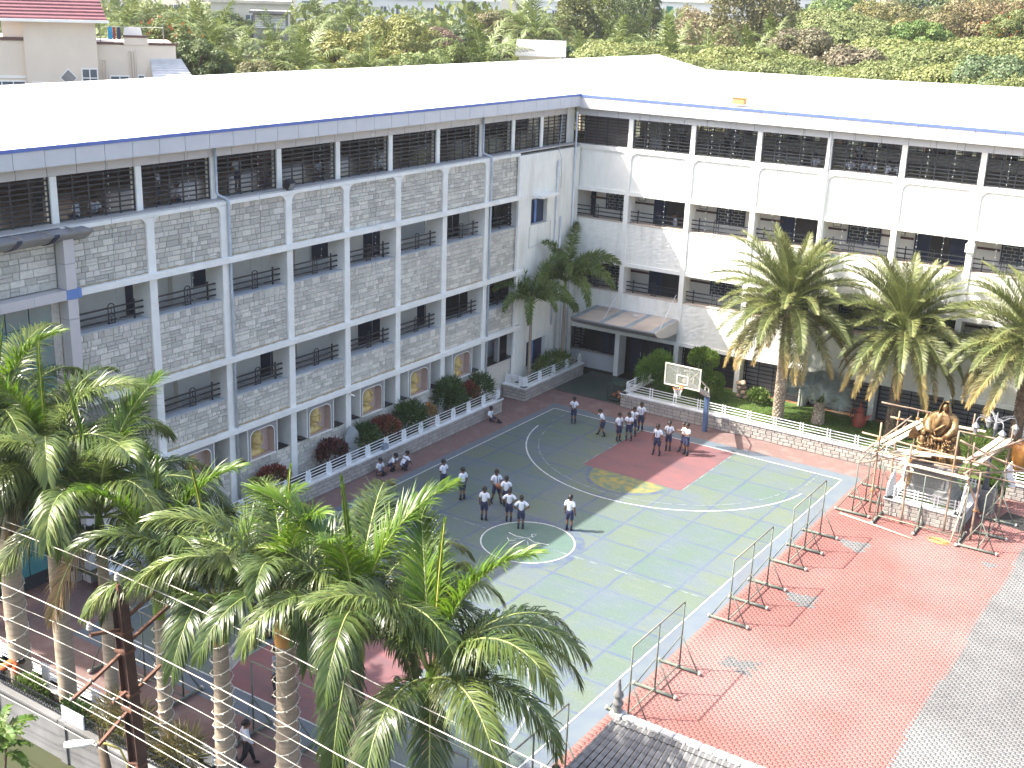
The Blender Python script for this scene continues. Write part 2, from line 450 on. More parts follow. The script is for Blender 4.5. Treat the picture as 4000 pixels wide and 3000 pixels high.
for px, py, pr_ in ((21.06,-23.89,0.62), (21.08,-18.38,0.60), (21.13,-12.75,0.62), (25.9,-11.2,0.3)):
    dd = np.hypot((cells[:, 0] + PW/2 - px) / 1.15, cells[:, 1] - py)
    ang = np.arctan2(cells[:, 1] - py, cells[:, 0] - px)
    grey |= dd < pr_ * (0.78 + 0.2 * np.sin(3 * ang + px * 5) + 0.12 * np.sin(7 * ang + py)) + rp_.uniform(-0.05, 0.05, len(dd))
near = np.argsort(dep)
single = np.zeros(len(cells), bool); single[near[:300]] = True
def paver_mesh_many(idx, name, m):
    c = cells[idx]; n = len(c)
    h = rp_.uniform(-0.0003, 0.0003, n)
    top = np.empty((n, n_o, 3)); top[:, :, :2] = c[:, None, :] + OUT[None]; top[:, :, 2] = h[:, None]
    bot = top.copy(); bot[:, :, 2] = -0.0014
    V = np.concatenate([top, bot], 1).reshape(-1, 3)
    base = (np.arange(n) * 2 * n_o)[:, None]
    k = np.arange(n_o); k2 = (k + 1) % n_o
    tops = base + k[None]
    sides = np.stack([base + k[None], base + n_o + k[None], base + n_o + k2[None], base + k2[None]], 2).reshape(-1, 4)
    me = bpy.data.meshes.new(name)
    nv, nl = len(V), n * n_o + len(sides) * 4
    me.vertices.add(nv); me.vertices.foreach_set('co', V.ravel())
    me.loops.add(nl); me.loops.foreach_set('vertex_index', np.concatenate([tops.ravel(), sides.ravel()]))
    me.polygons.add(n + len(sides))
    st = np.concatenate([np.arange(n) * n_o, n * n_o + np.arange(len(sides)) * 4])
    me.polygons.foreach_set('loop_start', st)
    me.update(calc_edges=True); me.validate()
    me.materials.append(MATS[m])
    return inst(name, me, yard)
for flag, m, nm in ((False, 'paver_red', 'red_pavers'), (True, 'paver_grey', 'grey_pavers')):
    o = paver_mesh_many(np.where((grey == flag) & ~single)[0], nm, m); o['kind'] = 'stuff'
pm = {}
for flag, m in ((False, 'paver_red_one'), (True, 'paver_grey_one')):
    mb = MB(); mb.prism([tuple(p) for p in OUT], 'z', -0.0014, 0.0); pm[flag] = mb.mesh('paver', m)
for i in np.where(single)[0]:
    inst('paver', pm[bool(grey[i])], yard, (cells[i, 0], cells[i, 1], float(R.uniform(-0.0003, 0.0003))))
mat('pebble', (0.42,0.41,0.40), (0.18,0.18,0.18), 40, 0.9, lo=0.4, hi=0.6, bump=0.6, bscale=50)
# ================================================================ stonework helpers
def ashlar(w, h, rnd, ch=(0.13, 0.25), bl=(0.18, 0.62)):
    """random coursed rubble: rectangles (u0,u1,v0,v1) filling w x h"""
    out, v = [], 0.0
    while v < h - 1e-6:
        c = rnd.uniform(*ch)
        if h - v - c < ch[0]: c = h - v
        u = 0.0
        while u < w - 1e-6:
            l = rnd.uniform(*bl) * (0.55 if rnd.random() < 0.22 else 1.0)
            if w - u - l < bl[0] * 0.7: l = w - u
            if c > 0.21 and rnd.random() < 0.14:
                s = c * rnd.uniform(0.4, 0.6); out += [(u, u+l, v, v+s), (u, u+l, v+s, v+c)]
            else: out.append((u, u+l, v, v+c))
            u += l
        v += c
    return out
def courses(w, h, rnd, ch, bl, jit=0.25):
    n = max(1, round(h / ch)); c = h / n; out = []
    for j in range(n):
        u = -rnd.uniform(0, bl * 0.6)
        while u < w:
            l = bl * rnd.uniform(1 - jit, 1 + jit)
            a, b = max(u, 0), min(u + l, w)
            if w - b < bl * 0.3: b = w; l = w - u
            if b - a > 0.03: out.append((a, b, j*c, (j+1)*c))
            u += l
    return out
def block_verts(O, U, N, r, g, d, rnd):
    """one stone: 8 corner verts, front face slightly inset and uneven"""
    u0, u1, v0, v1 = r[0]+g, r[1]-g, r[2]+g, r[3]-g
    i = 0.012
    vs = []
    for u, v in ((u0,v0),(u1,v0),(u1,v1),(u0,v1)): vs.append(tuple(O + U*u + Vector((0,0,v)) ))
    for u, v in ((u0+i,v0+i),(u1-i,v0+i),(u1-i,v1-i),(u0+i,v1-i)):
        vs.append(tuple(O + U*u + Vector((0,0,v)) + N*(d*rnd.uniform(0.65, 1.1))))
    return vs
BF = [(0,1,5,4),(1,2,6,5),(2,3,7,6),(3,0,4,7),(4,5,6,7)]
BF2 = [tuple(reversed(f)) for f in BF]
_unit = {}
def unit_stone(U, N, m, k):
    key = (tuple(U), tuple(N), m, k)
    if key not in _unit:
        rnd = random.Random(k + 11); mb = MB()
        vs = []
        for u, v in ((0,0),(1,0),(1,1),(0,1)): vs.append(tuple(U*u + Vector((0,0,v))))
        for u, v in ((.04,.07),(.96,.07),(.96,.93),(.04,.93)): vs.append(tuple(U*u + Vector((0,0,v)) + N*rnd.uniform(.65,1.1)))
        mb.add(vs, BF if U.cross(Vector((0,0,1))).dot(N) > 0 else BF2)
        _unit[key] = mb.mesh('stone', m)
    return _unit[key]
def stone_field(parent, O, U, N, rects, single, m_joint, m_one, rnd, g=0.006, d=0.035, name='stone'):
    O, U, N = Vector(O), Vector(U), Vector(N)
    if single:
        for r in rects:
            o = inst(name, unit_stone(U, N, m_one, rnd.randrange(5)), parent, O + U*(r[0]+g) + Vector((0,0,r[2]+g)))
            w, h = r[1]-r[0]-2*g, r[3]-r[2]-2*g
            o.scale = (w if abs(U.x) > .5 else d, w if abs(U.y) > .5 else d, h)
    else:
        mb = MB(); F = BF if U.cross(Vector((0,0,1))).dot(N) > 0 else BF2
        for r in rects: mb.add(block_verts(O, U, N, r, g, d, rnd), F)
        o = mb.build(name + 's', m_joint, parent); o['kind'] = 'stuff'
    return o

# ================================================================ railing / grille prototypes (shared meshes)
def bar_mesh(L, t=0.035, h=0.045, ax='y', m='iron'):
    mb = MB()
    if ax == 'y': mb.box(-t/2, t/2, 0, L, -h/2, h/2)
    elif ax == 'x': mb.box(0, L, -t/2, t/2, -h/2, h/2)
    else: mb.box(-t/2, t/2, -h/2, h/2, 0, L)
    return mb.mesh('bar', m)
_bm = {}
def bar(parent, p, L, ax, t=0.04, h=0.055, m='iron', name='bar'):
    key = (round(L, 3), ax, t, h, m)
    if key not in _bm: _bm[key] = bar_mesh(L, t, h, ax, m)
    return inst(name, _bm[key], parent, p)
def ornament_mesh(ax):
    mb = MB()
    def P(a, z): return (0, a, z) if ax == 'y' else (a, 0, z)
    arc = [P(-0.13, 0.0)] + [P(-0.13, 0.62)] + [P(0.13*math.cos(PI - PI*i/8), 0.62 + 0.11*math.sin(PI*i/8)) for i in range(1, 8)] + [P(0.13, 0.62), P(0.13, 0.0)]
    mb.tube(arc, 0.022, 5); mb.tube([P(-0.13, 0.04), P(0.13, 0.04)], 0.018, 5)
    mb.tube([P(0, -0.04), P(0, 0.26)], 0.014, 5); mb.tube([P(0, 0.40), P(0, 0.62)], 0.014, 5)
    mb.tube([P(0.075*math.cos(2*PI*i/10), 0.33 + 0.075*math.sin(2*PI*i/10)) for i in range(11)], 0.013, 5)
    return mb.mesh('ornament', 'iron')
ORN = {'x': ornament_mesh('x'), 'y': ornament_mesh('y')}
def railing(parent, p, L, ax, orn=0.55, post=0.87):
    """three flat bars with an arched ornament and a post, standing on a sill at p, running +ax for L"""
    r = bpy.data.objects.new('railing', None); col.objects.link(r); r.parent = parent; r.location = p
    for z in (0.14, 0.36, 0.58): bar(r, (0, 0, z), L, ax)
    V = (lambda a: (0, a, 0)) if ax == 'y' else (lambda a: (a, 0, 0))
    if orn is not None: inst('ornament', ORN[ax], r, V(L*orn))
    if post is not None:
        q = V(L*post); bar(r, (q[0], q[1], -0.02), 0.74, 'z', 0.05, 0.05, name='post')
    return r
def grille(parent, p, L, H, ax, nv=4, nh=9):
    r = bpy.data.objects.new('window_grille', None); col.objects.link(r); r.parent = parent; r.location = p
    for i in range(nh): bar(r, (0, 0, H*(i+0.35)/nh), L, ax, 0.03, 0.05)
    V = (lambda a: (0, a, 0)) if ax == 'y' else (lambda a: (a, 0, 0))
    for i in range(nv + 2):
        q = V(L*(i/(nv+1)*0.98 + 0.01)); bar(r, (q[0], q[1], 0), H, 'z', 0.045, 0.045, name='upright')
    return r

# ================================================================ stone-faced wing (facade on x = 0, looking +x)
LW = thing('school_wing', 'long three-storey school wing faced with grey stone panels between white columns', 'school building', (0, 0, 0))
D0, DY = -8.4092, -3.4217
YK = [D0 + DY*k for k in range(8)]
Y8, Y9 = -5.62, -2.98
ZS = 12.62
cols = [Y8] + YK
mbb = lambda *a: MB().box(*a)
# columns, full height
for y in cols[1:]:
    MB().bbox(-0.95, 0.0, y-0.17, y+0.17, 0.0, 12.44, 0.012).build('column', 'white_paint', LW)
# upper posts
for y in cols + [Y9]:
    MB().bbox(-0.76, -0.46, y-0.13, y+0.13, ZS+0.02, 14.17, 0.008).build('post', 'white_paint', LW)
MB().box(-1.1, -0.5, -0.45, 0.28, ZS+0.02, 14.9).build('post', 'white_paint', LW)
# floor slabs behind the ledges and corridor walls
for z0, z1 in ((12.05, 12.30), (7.45, 7.65), (3.45, 3.60)):
    MB().box(-8.6, -0.97, -36.0, 8.0, z0, z1).build('floor_slab', 'floor_tile' if z0 > 11 else 'floor_grey', LW)
for z0, z1, c in ((10.29, 12.04, 'inner_wall'), (6.42, 7.44, 'inner_wall')):
    MB().box(-2.62, -0.97, -36.0, 0.2, z0, z0+0.18).build('corridor_ceiling', 'inner_wall', LW)
MB().box(-2.65, -2.45, -36.0, 0.2, 3.61, 12.0).build('corridor_wall', 'inner_wall', LW)
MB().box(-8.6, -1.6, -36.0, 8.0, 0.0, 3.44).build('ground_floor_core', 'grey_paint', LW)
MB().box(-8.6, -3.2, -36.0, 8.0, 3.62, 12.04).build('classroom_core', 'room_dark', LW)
# top white beam with the sill ledge
MB().box(-0.95, 0.02, -32.55, Y8-0.01, 12.45, 12.585).build('top_beam', 'white_paint', LW)
MB().box(-0.80, -0.05, -36.0, 0.2, 12.587, ZS+0.018).build('top_sill', 'floor_grey', LW)
bays = [(k, YK[k+1] if k < 7 else None, YK[k]) for k in range(7)]
def fillet(y, zt, s, r=0.33, x0=-0.10, x1=0.0):
    """quarter-round web in the corner of column and beam"""
    pts = [(y, zt)] + [(y + s*r*(1-math.sin(a)), zt - r*(1-math.cos(a))) for a in [PI/2*i/6 for i in range(7)]]
    return MB().prism(pts, 'x', x0, x1)
lx = random.Random(21)
n_single = 0
order = sorted([(-k, r) for k in range(-1, 7) for r in range(3)], key=lambda t: (t[0]*3 + t[1]*3))
single_panels = set()
for nk, r in order:
    pass
ROWS = ((10.50, 12.45), (6.60, 8.84), (3.65, 4.88))
LEDGE = ((10.28, 10.50), (6.38, 6.60), (3.44, 3.65))
plan = {}
for k in range(-1, 7):
    yr = YK[k] if k >= 0 else Y8 + 0.17
    yl = YK[k+1]
    for r in range(3):
        w = (yr - 0.17) - (yl + 0.17)
        plan[(k, r)] = (yl + 0.17, yr - 0.17, ashlar(w, ROWS[r][1]-ROWS[r][0], lx))
budget = 300
for key in ((6,0),(5,0),(5,1),(6,1),(4,0)):
    if len(plan[key][2]) <= budget: single_panels.add(key); budget -= len(plan[key][2])
for (k, r), (ya, yb, rects) in plan.items():
    z0, z1 = ROWS[r]
    back = MB().box(-0.9, -0.125, ya, yb, z0-0.02, z1).build('stone_panel', 'mortar', LW)
    stone_field(back, (-0.125, ya, z0), (0, 1, 0), (1, 0, 0), rects, (k, r) in single_panels, 'stone', 'stone_one', lx)
    l0, l1 = LEDGE[r]
    e = 0.10 if k < 6 else -0.05
    MB().bbox(-0.12, 0.17, ya-0.34+0.30+e*0.5, yb+0.17+0.20, l0, l1, 0.01).build('ledge', 'white_paint', LW)
    if r == 0:
        for s, y in ((1, ya), (-1, yb)):
            if k == -1 and s < 0: continue
            fillet(y, 12.45, s).build('corner_web', 'white_paint', LW)
    else:
        MB().box(-0.95, -0.08, ya, yb, z1, z1+0.035).build('parapet_sill', 'grey_paint', LW)
        railing(LW, (-0.42, ya+0.01, z1+0.035), yb-ya-0.02, 'y', 0.55 if k >= 0 else 0.2, 0.87 if k >= 0 else 0.6)
    # strip of dry mortar and dust along the ledge
    if lx.random() < 0.85:
        m_ = MB(); n = 18
        a = [(-0.02 + lx.uniform(-0.02, 0.05), lerp(ya+0.02, yb-0.02, i/n), l1+0.004) for i in range(n+1)]
        b = [(-0.125, lerp(ya+0.02, yb-0.02, i/n), l1+0.02+lx.uniform(0, 0.05)) for i in range(n+1)]
        m_.strip(a, b); m_.build('ledge_dust', 'tan_debris', LW)
# corridor doors and windows (positions read along the back wall)
def leaf(y0, y1, z0, z1, m, name, x=-2.45, d=0.03, frame=None):
    o = MB().bbox(x+0.001, x+d, y0, y1, z0, z1, 0.006).build(name, m, LW)
    if frame:
        mb = MB()
        for a, b in ((y0-0.05, y0-0.001), (y1+0.001, y1+0.05)): mb.box(x+0.001, x+d+0.02, a, b, z0, z1+0.05)
        mb.box(x+0.001, x+d+0.02, y0, y1, z1+0.001, z1+0.05); mb.build('frame', frame, o)
    return o
for y0, y1, z0, z1, m, nm in (
    (-28.26,-27.45,7.66,9.72,'navy_door','door'), (-25.04,-23.95,8.85,9.75,'navy_door','window'), (-18.3,-16.8,8.83,9.75,'navy_door','window'),
    (-14.8,-13.55,7.66,9.75,'navy_door','door'), (-12.0,-10.2,8.85,9.6,'grey_paint','notice_board'), (-8.57,-7.4,7.66,9.75,'navy_door','door'),
    (-4.95,-4.3,7.66,9.7,'navy_door','door'), (-21.9,-20.55,8.85,9.7,'inner_wall','notice_board'),
    (-21.5,-20.35,3.61,5.75,'navy_door','door'), (-15.2,-13.24,3.61,5.75,'navy_door','door'), (-10.75,-9.6,3.61,5.75,'navy_door','door'),
    (-8.55,-5.96,3.61,5.8,'room_dark','door'), (-4.85,-4.0,3.61,5.7,'navy_door','door'), (-28.3,-27.4,3.61,5.7,'navy_door','door')):
    o = leaf(y0, y1, z0, z1, m, nm, frame='grey_paint' if nm == 'window' else None)
    if nm == 'door' and y1-y0 > 1.0:
        ym = (y0+y1)/2
        mb = MB(); mb.box(-2.42, -2.405, ym-0.012, ym+0.012, z0+0.02, z1-0.02); mb.ball((-2.39, ym+0.08, z0+1.0), 0.03); mb.build('handle', 'pipe_grey', o)
for y0, y1 in ((-18.35,-16.79), (-25.1,-24.1)):
    MB().box(-2.44, -2.1, y0, y1, 5.55, 5.62).build('shelf', 'brown_band', LW)
for y in (-26.1, -19.4, -33.0):
    MB().box(-2.44, -2.2, y-0.13, y+0.13, 3.62, 12.0).build('pilaster', 'inner_wall', LW)
# ---- top floor: grilles, inner room
tops = [-36.0] + sorted(YK) + [Y8, Y9, -0.46]
for a, b in zip(tops[:-1], tops[1:]):
    a2, b2 = a + (0.13 if a > -36 else 0), b - 0.13 if b < -0.5 else b
    grille(LW, (-0.55, a2, ZS+0.02), b2-a2, 1.53, 'y', 4 if b-a > 2.9 else 3)
# far wall of the top hall with its row of windows; glossy floor is the slab
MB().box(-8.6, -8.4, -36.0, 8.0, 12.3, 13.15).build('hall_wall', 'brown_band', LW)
for i in range(14):
    y = -36 + i*3.4217
    MB().box(-8.6, -8.35, y, y+1.6, 13.152, 14.98).build('hall_pier', 'inner_wall', LW)
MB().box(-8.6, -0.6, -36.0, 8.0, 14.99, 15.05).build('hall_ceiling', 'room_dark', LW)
MB().box(-8.6, -8.4, -36.2, -36.0, 12.3, 14.9).build('hall_wall', 'inner_wall', LW)
MB().box(-3.2, -2.9, -20.6, -20.3, 12.3, 14.98).build('hall_pier', 'brown_band', LW)
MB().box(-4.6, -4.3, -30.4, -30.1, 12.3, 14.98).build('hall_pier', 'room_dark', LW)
# ---- fascia: recessed panels, overhanging panels, blue edge
fy = -36.0
i = 0
while fy < -0.55:
    w = min(1.14, -0.5 - fy)
    MB().box(-0.78, -0.44, fy+0.011, fy+w-0.011, 14.18, 14.575).build('fascia_panel', 'panel_pink', LW)
    fy += 1.14
fy = -36.4
while fy < 0.0:
    w = min(1.14, 0.02 - fy)
    MB().box(-0.05, 0.09, fy+0.011, fy+w-0.011, 14.60, 15.115).build('eave_panel', 'panel_grey', LW)
    fy += 1.14
MB().box(-0.78, 0.085, -36.4, 0.0, 14.58, 14.597).build('soffit', 'panel_grey', LW)
MB().box(-0.25, 0.12, -36.5, -0.02, 15.118, 15.235).build('gutter', 'blue_trim', LW)
MB().box(-0.70, -0.06, -36.3, -0.1, 14.62, 15.10).build('eave_backing', 'iron', LW)
MB().box(-0.76, -0.50, -36.0, -0.5, 14.20, 14.56).build('fascia_backing', 'iron', LW)
# ---- roof: eave x=0.1 up to the ridge and down behind
mb = MB()
ridge = [(-6.9, -44.0, 16.46), (-6.55, -17.0, 16.49), (-5.75, 2.0, 16.49), (-4.95, 18.3, 16.50)]
eave = [(0.1, -44.0, 15.24), (0.1, -17.0, 15.24), (0.1, -0.02, 15.24), (1.2, 18.3, 15.24)]
backe = [(-12.6, -44.0, 15.1), (-12.6, -17.0, 15.1), (-12.0, 2.0, 15.1), (-11.6, 18.3, 15.1)]
mb.strip(eave, ridge); mb.strip(ridge, backe)
mb.build('roof', 'roof_white', LW)
mb = MB()
for i in range(56):
    y = -43.5 + i*1.1
    if y > -0.2: break
    t = (y + 44.0) / 44.0
    mb.box(0.02, 0.10, y, y+0.045, 15.241, 15.262)
mb.build('roof_clips', 'roof_white', LW)
# ---- white plastered end by the corner with its shuttered window
WX = -0.03
def wall_with_hole(y0, y1, z0, z1, hy0, hy1, hz0, hz1, x0, x1):
    mb = MB()
    mb.box(x0, x1, y0, hy0, z0, z1); mb.box(x0, x1, hy1, y1, z0, z1)
    mb.box(x0, x1, hy0, hy1, z0, hz0); mb.box(x0, x1, hy0, hy1, hz1, z1); return mb
wall_with_hole(Y8+0.0, 0.28, 2.9, 12.44, -4.40, -2.85, 8.78, 10.12, -0.45, WX).build('plaster_wall', 'white_rough', LW)
wall_with_hole(Y8+0.0, 0.28, 0.0, 2.898, -4.35, -2.45, 0.95, 2.45, -0.45, WX).build('plaster_wall', 'white_rough', LW)
MB().box(-0.95, -0.46, Y8-0.0, 0.2, 0.0, 12.4).build('end_block', 'room_dark', LW)
for y0, y1, z0, z1 in ((-4.40,-2.85,8.78,10.12), (-4.35,-2.45,0.95,2.45)):
    w = bpy.data.objects.new('window', None); col.objects.link(w); w.parent = LW
    ym = (y0+y1)/2
    for a, b in ((y0+0.01, ym-0.2), (ym+0.02, y1-0.01)):
        MB().bbox(-0.30, -0.26, a, b, z0+0.03, z1-0.03, 0.006).build('shutter', 'navy', w)
    MB().box(-0.24, -0.20, ym-0.19, ym+0.0, z0+0.03, z1-0.03).build('mullion', 'blue_block', w)
    MB().box(-0.25, 0.02, y0+0.001, y1-0.001, z0+0.001, z0+0.028).build('sill', 'grey_paint', w)
MB().bbox(WX, 0.55, -4.3, -2.55, 10.20, 10.33, 0.01).build('sunshade', 'white_paint', LW)
mb = MB(); mb.tube([(0.0,-4.55,7.6),(0.0,-4.55,8.7)], 0.012); mb.tube([(0.0,-4.55,7.6),(0.0,-2.5,7.75)], 0.012); mb.tube([(0.0,-2.5,7.75),(0.0,-2.5,8.8)], 0.012)
mb.build('plaster_groove', 'grey_paint', LW)
MB().bbox(-0.05, 0.10, Y8-0.16, Y8+0.01, 0.0, 12.44, 0.01).build('column', 'white_paint', LW)
# ---- down pipes
def pipe(parent, pts, r, m): return MB().tube(pts, r, 8).build('down_pipe', m, parent, smooth=True)
for y in (YK[5], YK[0]):
    pipe(LW, [(-0.36,y+0.02,14.6),(-0.36,y+0.02,12.9),(-0.30,y+0.03,12.78),(0.02,y+0.16,12.66),(0.08,y+0.17,12.55),(0.08,y+0.17,0.4)], 0.055, 'pipe_grey')
for y, z1, z0 in ((-2.05,11.9,3.0), (-1.55,8.9,0.6), (-1.0,5.0,0.4), (-0.35,14.3,0.3)):
    pipe(LW, [(0.05,y,z1),(0.05,y,z0)], 0.05, 'pipe_white')
pipe(LW, [(0.06,-1.85,14.4),(0.05,-1.95,13.2),(0.05,-2.05,12.5),(0.06,-1.75,11.9),(0.06,-1.7,10.4)], 0.018, 'pipe_grey')
# ---- ground floor: niches with gilded busts
def arch_pts(w, h, r=0.28, n=5):
    """flat-topped arch outline around (0,0) base centre"""
    p = [(-w/2, 0), (-w/2, h-r)]
    p += [(-w/2 + r*(1-math.cos(PI/2*i/n)), h - r + r*math.sin(PI/2*i/n)*0.95) for i in range(1, n+1)]
    q = [(-a, b) for a, b in reversed(p)]
    return p + q
def niche(parent, yc):
    n = bpy.data.objects.new('niche', None); col.objects.link(n); n.parent = parent; n.location = (0, yc, 2.02)
    A = arch_pts(1.30, 1.20); B = arch_pts(1.38, 1.25); 
    mb = MB()   # recessed back and cheeks
    a1 = [(-0.02, y, z) for y, z in A]; a2 = [(-0.36, y, z) for y, z in A]
    mb.strip(a1, a2); mb.add(a2, [tuple(range(len(a2)))]); mb.add([(-0.02,-0.65,0.0),(-0.02,0.65,0.0),(-0.36,0.65,0.0),(-0.36,-0.65,0.0)], [(0,1,2,3)])
    mb.build('niche_recess', 'niche_pink', n, fixn=True)
    mb = MB(); mb.strip([(0.012, y, z) for y, z in A], [(0.012, y*1.05, z*1.03) for y, z in A]); mb.strip([(0.012, y*1.05, z*1.03) for y, z in A], [(-0.03, y*1.05, z*1.03) for y, z in A])
    mb.box(-0.02, 0.03, -0.72, 0.72, -0.06, -0.002); mb.build('white_border', 'white_paint', n, fixn=True)
    mb = MB()   # pebbled surround between arch and frame
    fr = [(-0.80, 0), (-0.80, 1.40), (0.80, 1.40), (0.80, 0)]
    O = [(0.0, y, z) for y, z in A]
    T = []
    m_ = len(A)
    for i, (y, z) in enumerate(A):
        if z < 0.75: T.append((0.0, -0.80 if y < 0 else 0.80, z))
        else:
            t = (y + 0.65) / 1.3; T.append((0.0, lerp(-0.80, 0.80, t), 1.40))
    T[1] = (0.0, -0.80, A[1][1]); 
    mb.strip(O, T); mb.build('pebble_surround', 'pebble', n)
    for s in (-1, 1): MB().box(-0.60, 0.02, s*0.82-0.02, s*0.82+0.02, 0.0, 1.41).build('niche_edge', 'white_paint', n)
    MB().box(-0.62, -0.37, -0.80, 0.80, 0.0, 1.41).build('niche_back', 'grey_paint', n)
    # side grilles and black window boards
    for s, w in ((1, 0.62), (-1, 0.30)):
        y0 = s*0.86; 
        MB().box(-0.85, -0.02, min(y0, y0+s*w), max(y0, y0+s*w), -0.03, 0.02).build('window_board', 'black_granite', n)
        MB().box(-0.90, -0.86, min(y0, y0+s*w), max(y0, y0+s*w), 0.021, 1.42).build('dark_opening', 'room_dark', n)
        mb = MB(); yc_ = y0 + s*w*0.4
        for q in (-0.12, 0.12): mb.tube([(-0.5, yc_+q*0.4, 0.03),(-0.5, yc_+q, 0.45),(-0.5, yc_-q*0.6, 0.85),(-0.5, yc_+q*0.5, 1.38)], 0.012, 5)
        mb.tube([(-0.5, yc_+0.09*math.cos(t*PI/5), 0.62+0.09*math.sin(t*PI/5)) for t in range(11)], 0.012, 5)
        mb.tube([(-0.5, yc_-0.2, 0.1),(-0.5, yc_+0.2, 0.1)], 0.012, 5)
        mb.build('scroll_grille', 'pipe_grey', n)
    return n
def bust_relief(parent, kind, rnd):
    """head-and-shoulders relief turned a little towards +y; x is depth out of the wall"""
    mb = MB()
    def blob(y, z, ry, rz, d, n=14, m=7, x0=-0.355):
        vs, fs = [], []
        for i in range(m+1):
            t = i/m; rr = math.sin(PI/2*t) ; x = x0 + d*math.cos(PI/2*t)
            for k in range(n):
                a = 2*PI*k/n; vs.append((x, y + ry*rr*math.cos(a), z + rz*rr*math.sin(a)))
        for i in range(m):
            for k in range(n): fs.append((i*n+k, i*n+(k+1) % n, (i+1)*n+(k+1) % n, (i+1)*n+k))
        mb.add(vs, fs)
    # shoulders, neck, skull, jaw, nose, brows, ear, mouth
    sh = [(-0.50,0.0),(-0.46,0.12),(-0.30,0.22),(-0.17,0.27),(-0.15,0.40),(0.09,0.40),(0.10,0.27),(0.22,0.20),(0.33,0.10),(0.36,0.0)]
    mb.prism(sh, 'x', -0.358, -0.27)
    blob(-0.10, 0.10, 0.33, 0.16, 0.17)
    blob(-0.04, 0.33, 0.14, 0.17, 0.17)
    blob(-0.05, 0.66, 0.215, 0.29, 0.21)
    blob(0.0, 0.52, 0.165, 0.19, 0.235)
    blob(0.075, 0.60, 0.036, 0.085, 0.27); blob(0.085, 0.545, 0.05, 0.035, 0.275)
    for yy in (-0.03, 0.14): blob(yy, 0.675, 0.06, 0.022, 0.245); blob(yy, 0.64, 0.035, 0.018, 0.238)
    blob(0.07, 0.475, 0.06, 0.018, 0.252); blob(0.07, 0.45, 0.05, 0.018, 0.248); blob(0.06, 0.395, 0.055, 0.04, 0.235)
    blob(-0.215, 0.60, 0.045, 0.075, 0.16)
    if kind == 'turban':
        for i in range(5): blob(-0.06+0.015*i, 0.74+0.055*i, 0.25-0.022*i, 0.09, 0.25-0.012*i)
        blob(0.07, 0.495, 0.085, 0.025, 0.258)
    elif kind == 'hair':
        for i in range(26):
            a = rnd.uniform(0.2, PI-0.1) if i < 14 else rnd.choice((rnd.uniform(-0.9, 0.3), rnd.uniform(PI-0.2, PI+0.9)))
            blob(-0.04+0.24*math.cos(a), 0.64+0.30*math.sin(a)*(1 if math.sin(a) > 0 else 1.15), 0.065, 0.065, 0.19)
    elif kind == 'cap':
        blob(-0.06, 0.86, 0.21, 0.10, 0.22); blob(-0.05, 0.80, 0.235, 0.04, 0.235)
    elif kind == 'moustache':
        blob(0.07, 0.49, 0.09, 0.022, 0.262); blob(-0.05, 0.82, 0.20, 0.13, 0.205)
    else:
        blob(-0.05, 0.78, 0.21, 0.18, 0.20)
    return mb
for k, kind in enumerate(('plain', 'moustache', 'hair', 'turban', 'cap', 'plain')):
    yc = (YK[k] + YK[k+1]) / 2 - 0.12
    n = niche(LW, yc)
    mb = bust_relief(n, kind, random.Random(k)); 
    mb.v = [(-0.36 + (x+0.36)*1.3, y*1.22 - 0.06, z*1.12 + 0.005) for x, y, z in mb.v]
    mb.build('bust_relief', 'gold_relief', n, smooth=True)
    # stone base wall below
    ya, yb = YK[k+1]+0.17, YK[k]-0.17
    back = MB().box(-0.9, -0.10, ya, yb, 0.0, 1.955).build('base_wall', 'mortar', LW)
    stone_field(back, (-0.10, ya, 0.5), (0,1,0), (1,0,0), courses(yb-ya, 1.45, lx, 0.18, 0.36), False, 'stone', 'stone_one', lx, 0.006, 0.03)
ya, yb = YK[7]+0.17, YK[6]-0.17
MB().box(-0.9, -0.10, ya, yb, 0.0, 3.44).build('base_wall', 'stone', LW)
ya, yb = YK[0]+0.17, Y8
MB().box(-0.9, -0.10, ya, yb, 0.0, 1.95).build('base_wall', 'stone', LW)
MB().box(-0.9, -0.03, ya, yb, 1.955, 2.0).build('window_board', 'black_granite', LW)
MB().box(-0.3, -0.05, (ya+yb)/2-0.1, (ya+yb)/2+0.05, 2.0, 3.43).build('pebble_pier', 'pebble', LW)
# ---- glazed stair block at the near end
for y0, y1 in ((-32.76,-32.37), (-39.0,-38.6)):
    zz = [0.0, 2.6, 5.0, 7.3, 9.6, 10.28]
    for a, b in zip(zz[:-1], zz[1:]): MB().box(-0.1, 0.35, y0, y1, a+0.008, b-0.008).build('cladding_panel', 'panel_pink', LW)
    for a, b in ((10.60, 11.46), (11.46, 12.26)): MB().box(-0.1, 0.35, y0, y1, a+0.008, b-0.008).build('cladding_panel', 'panel_pink', LW)
    MB().box(-0.1, 0.36, y0-0.02, y1+0.16, 10.282, 10.602).build('blue_block', 'blue_block', LW)
for i in range(5):
    y1 = -32.785 - i*1.21
    MB().box(-0.1, 0.35, y1-1.20, y1, 10.285, 10.60).build('cladding_panel', 'panel_pink', LW)
back = MB().box(-0.9, -0.125, -38.6, -32.77, 10.61, 12.5).build('stone_panel', 'mortar', LW)
stone_field(back, (-0.125, -38.6, 10.62), (0,1,0), (1,0,0), ashlar(5.82, 1.85, lx, (0.16,0.30), (0.3,0.8)), False, 'stone', 'stone_one', lx)
MB().box(-0.9, -0.125, -33.1, -32.77, 0.0, 10.28).build('stone_return', 'stone', LW)
gl = bpy.data.objects.new('curtain_wall', None); col.objects.link(gl); gl.parent = LW
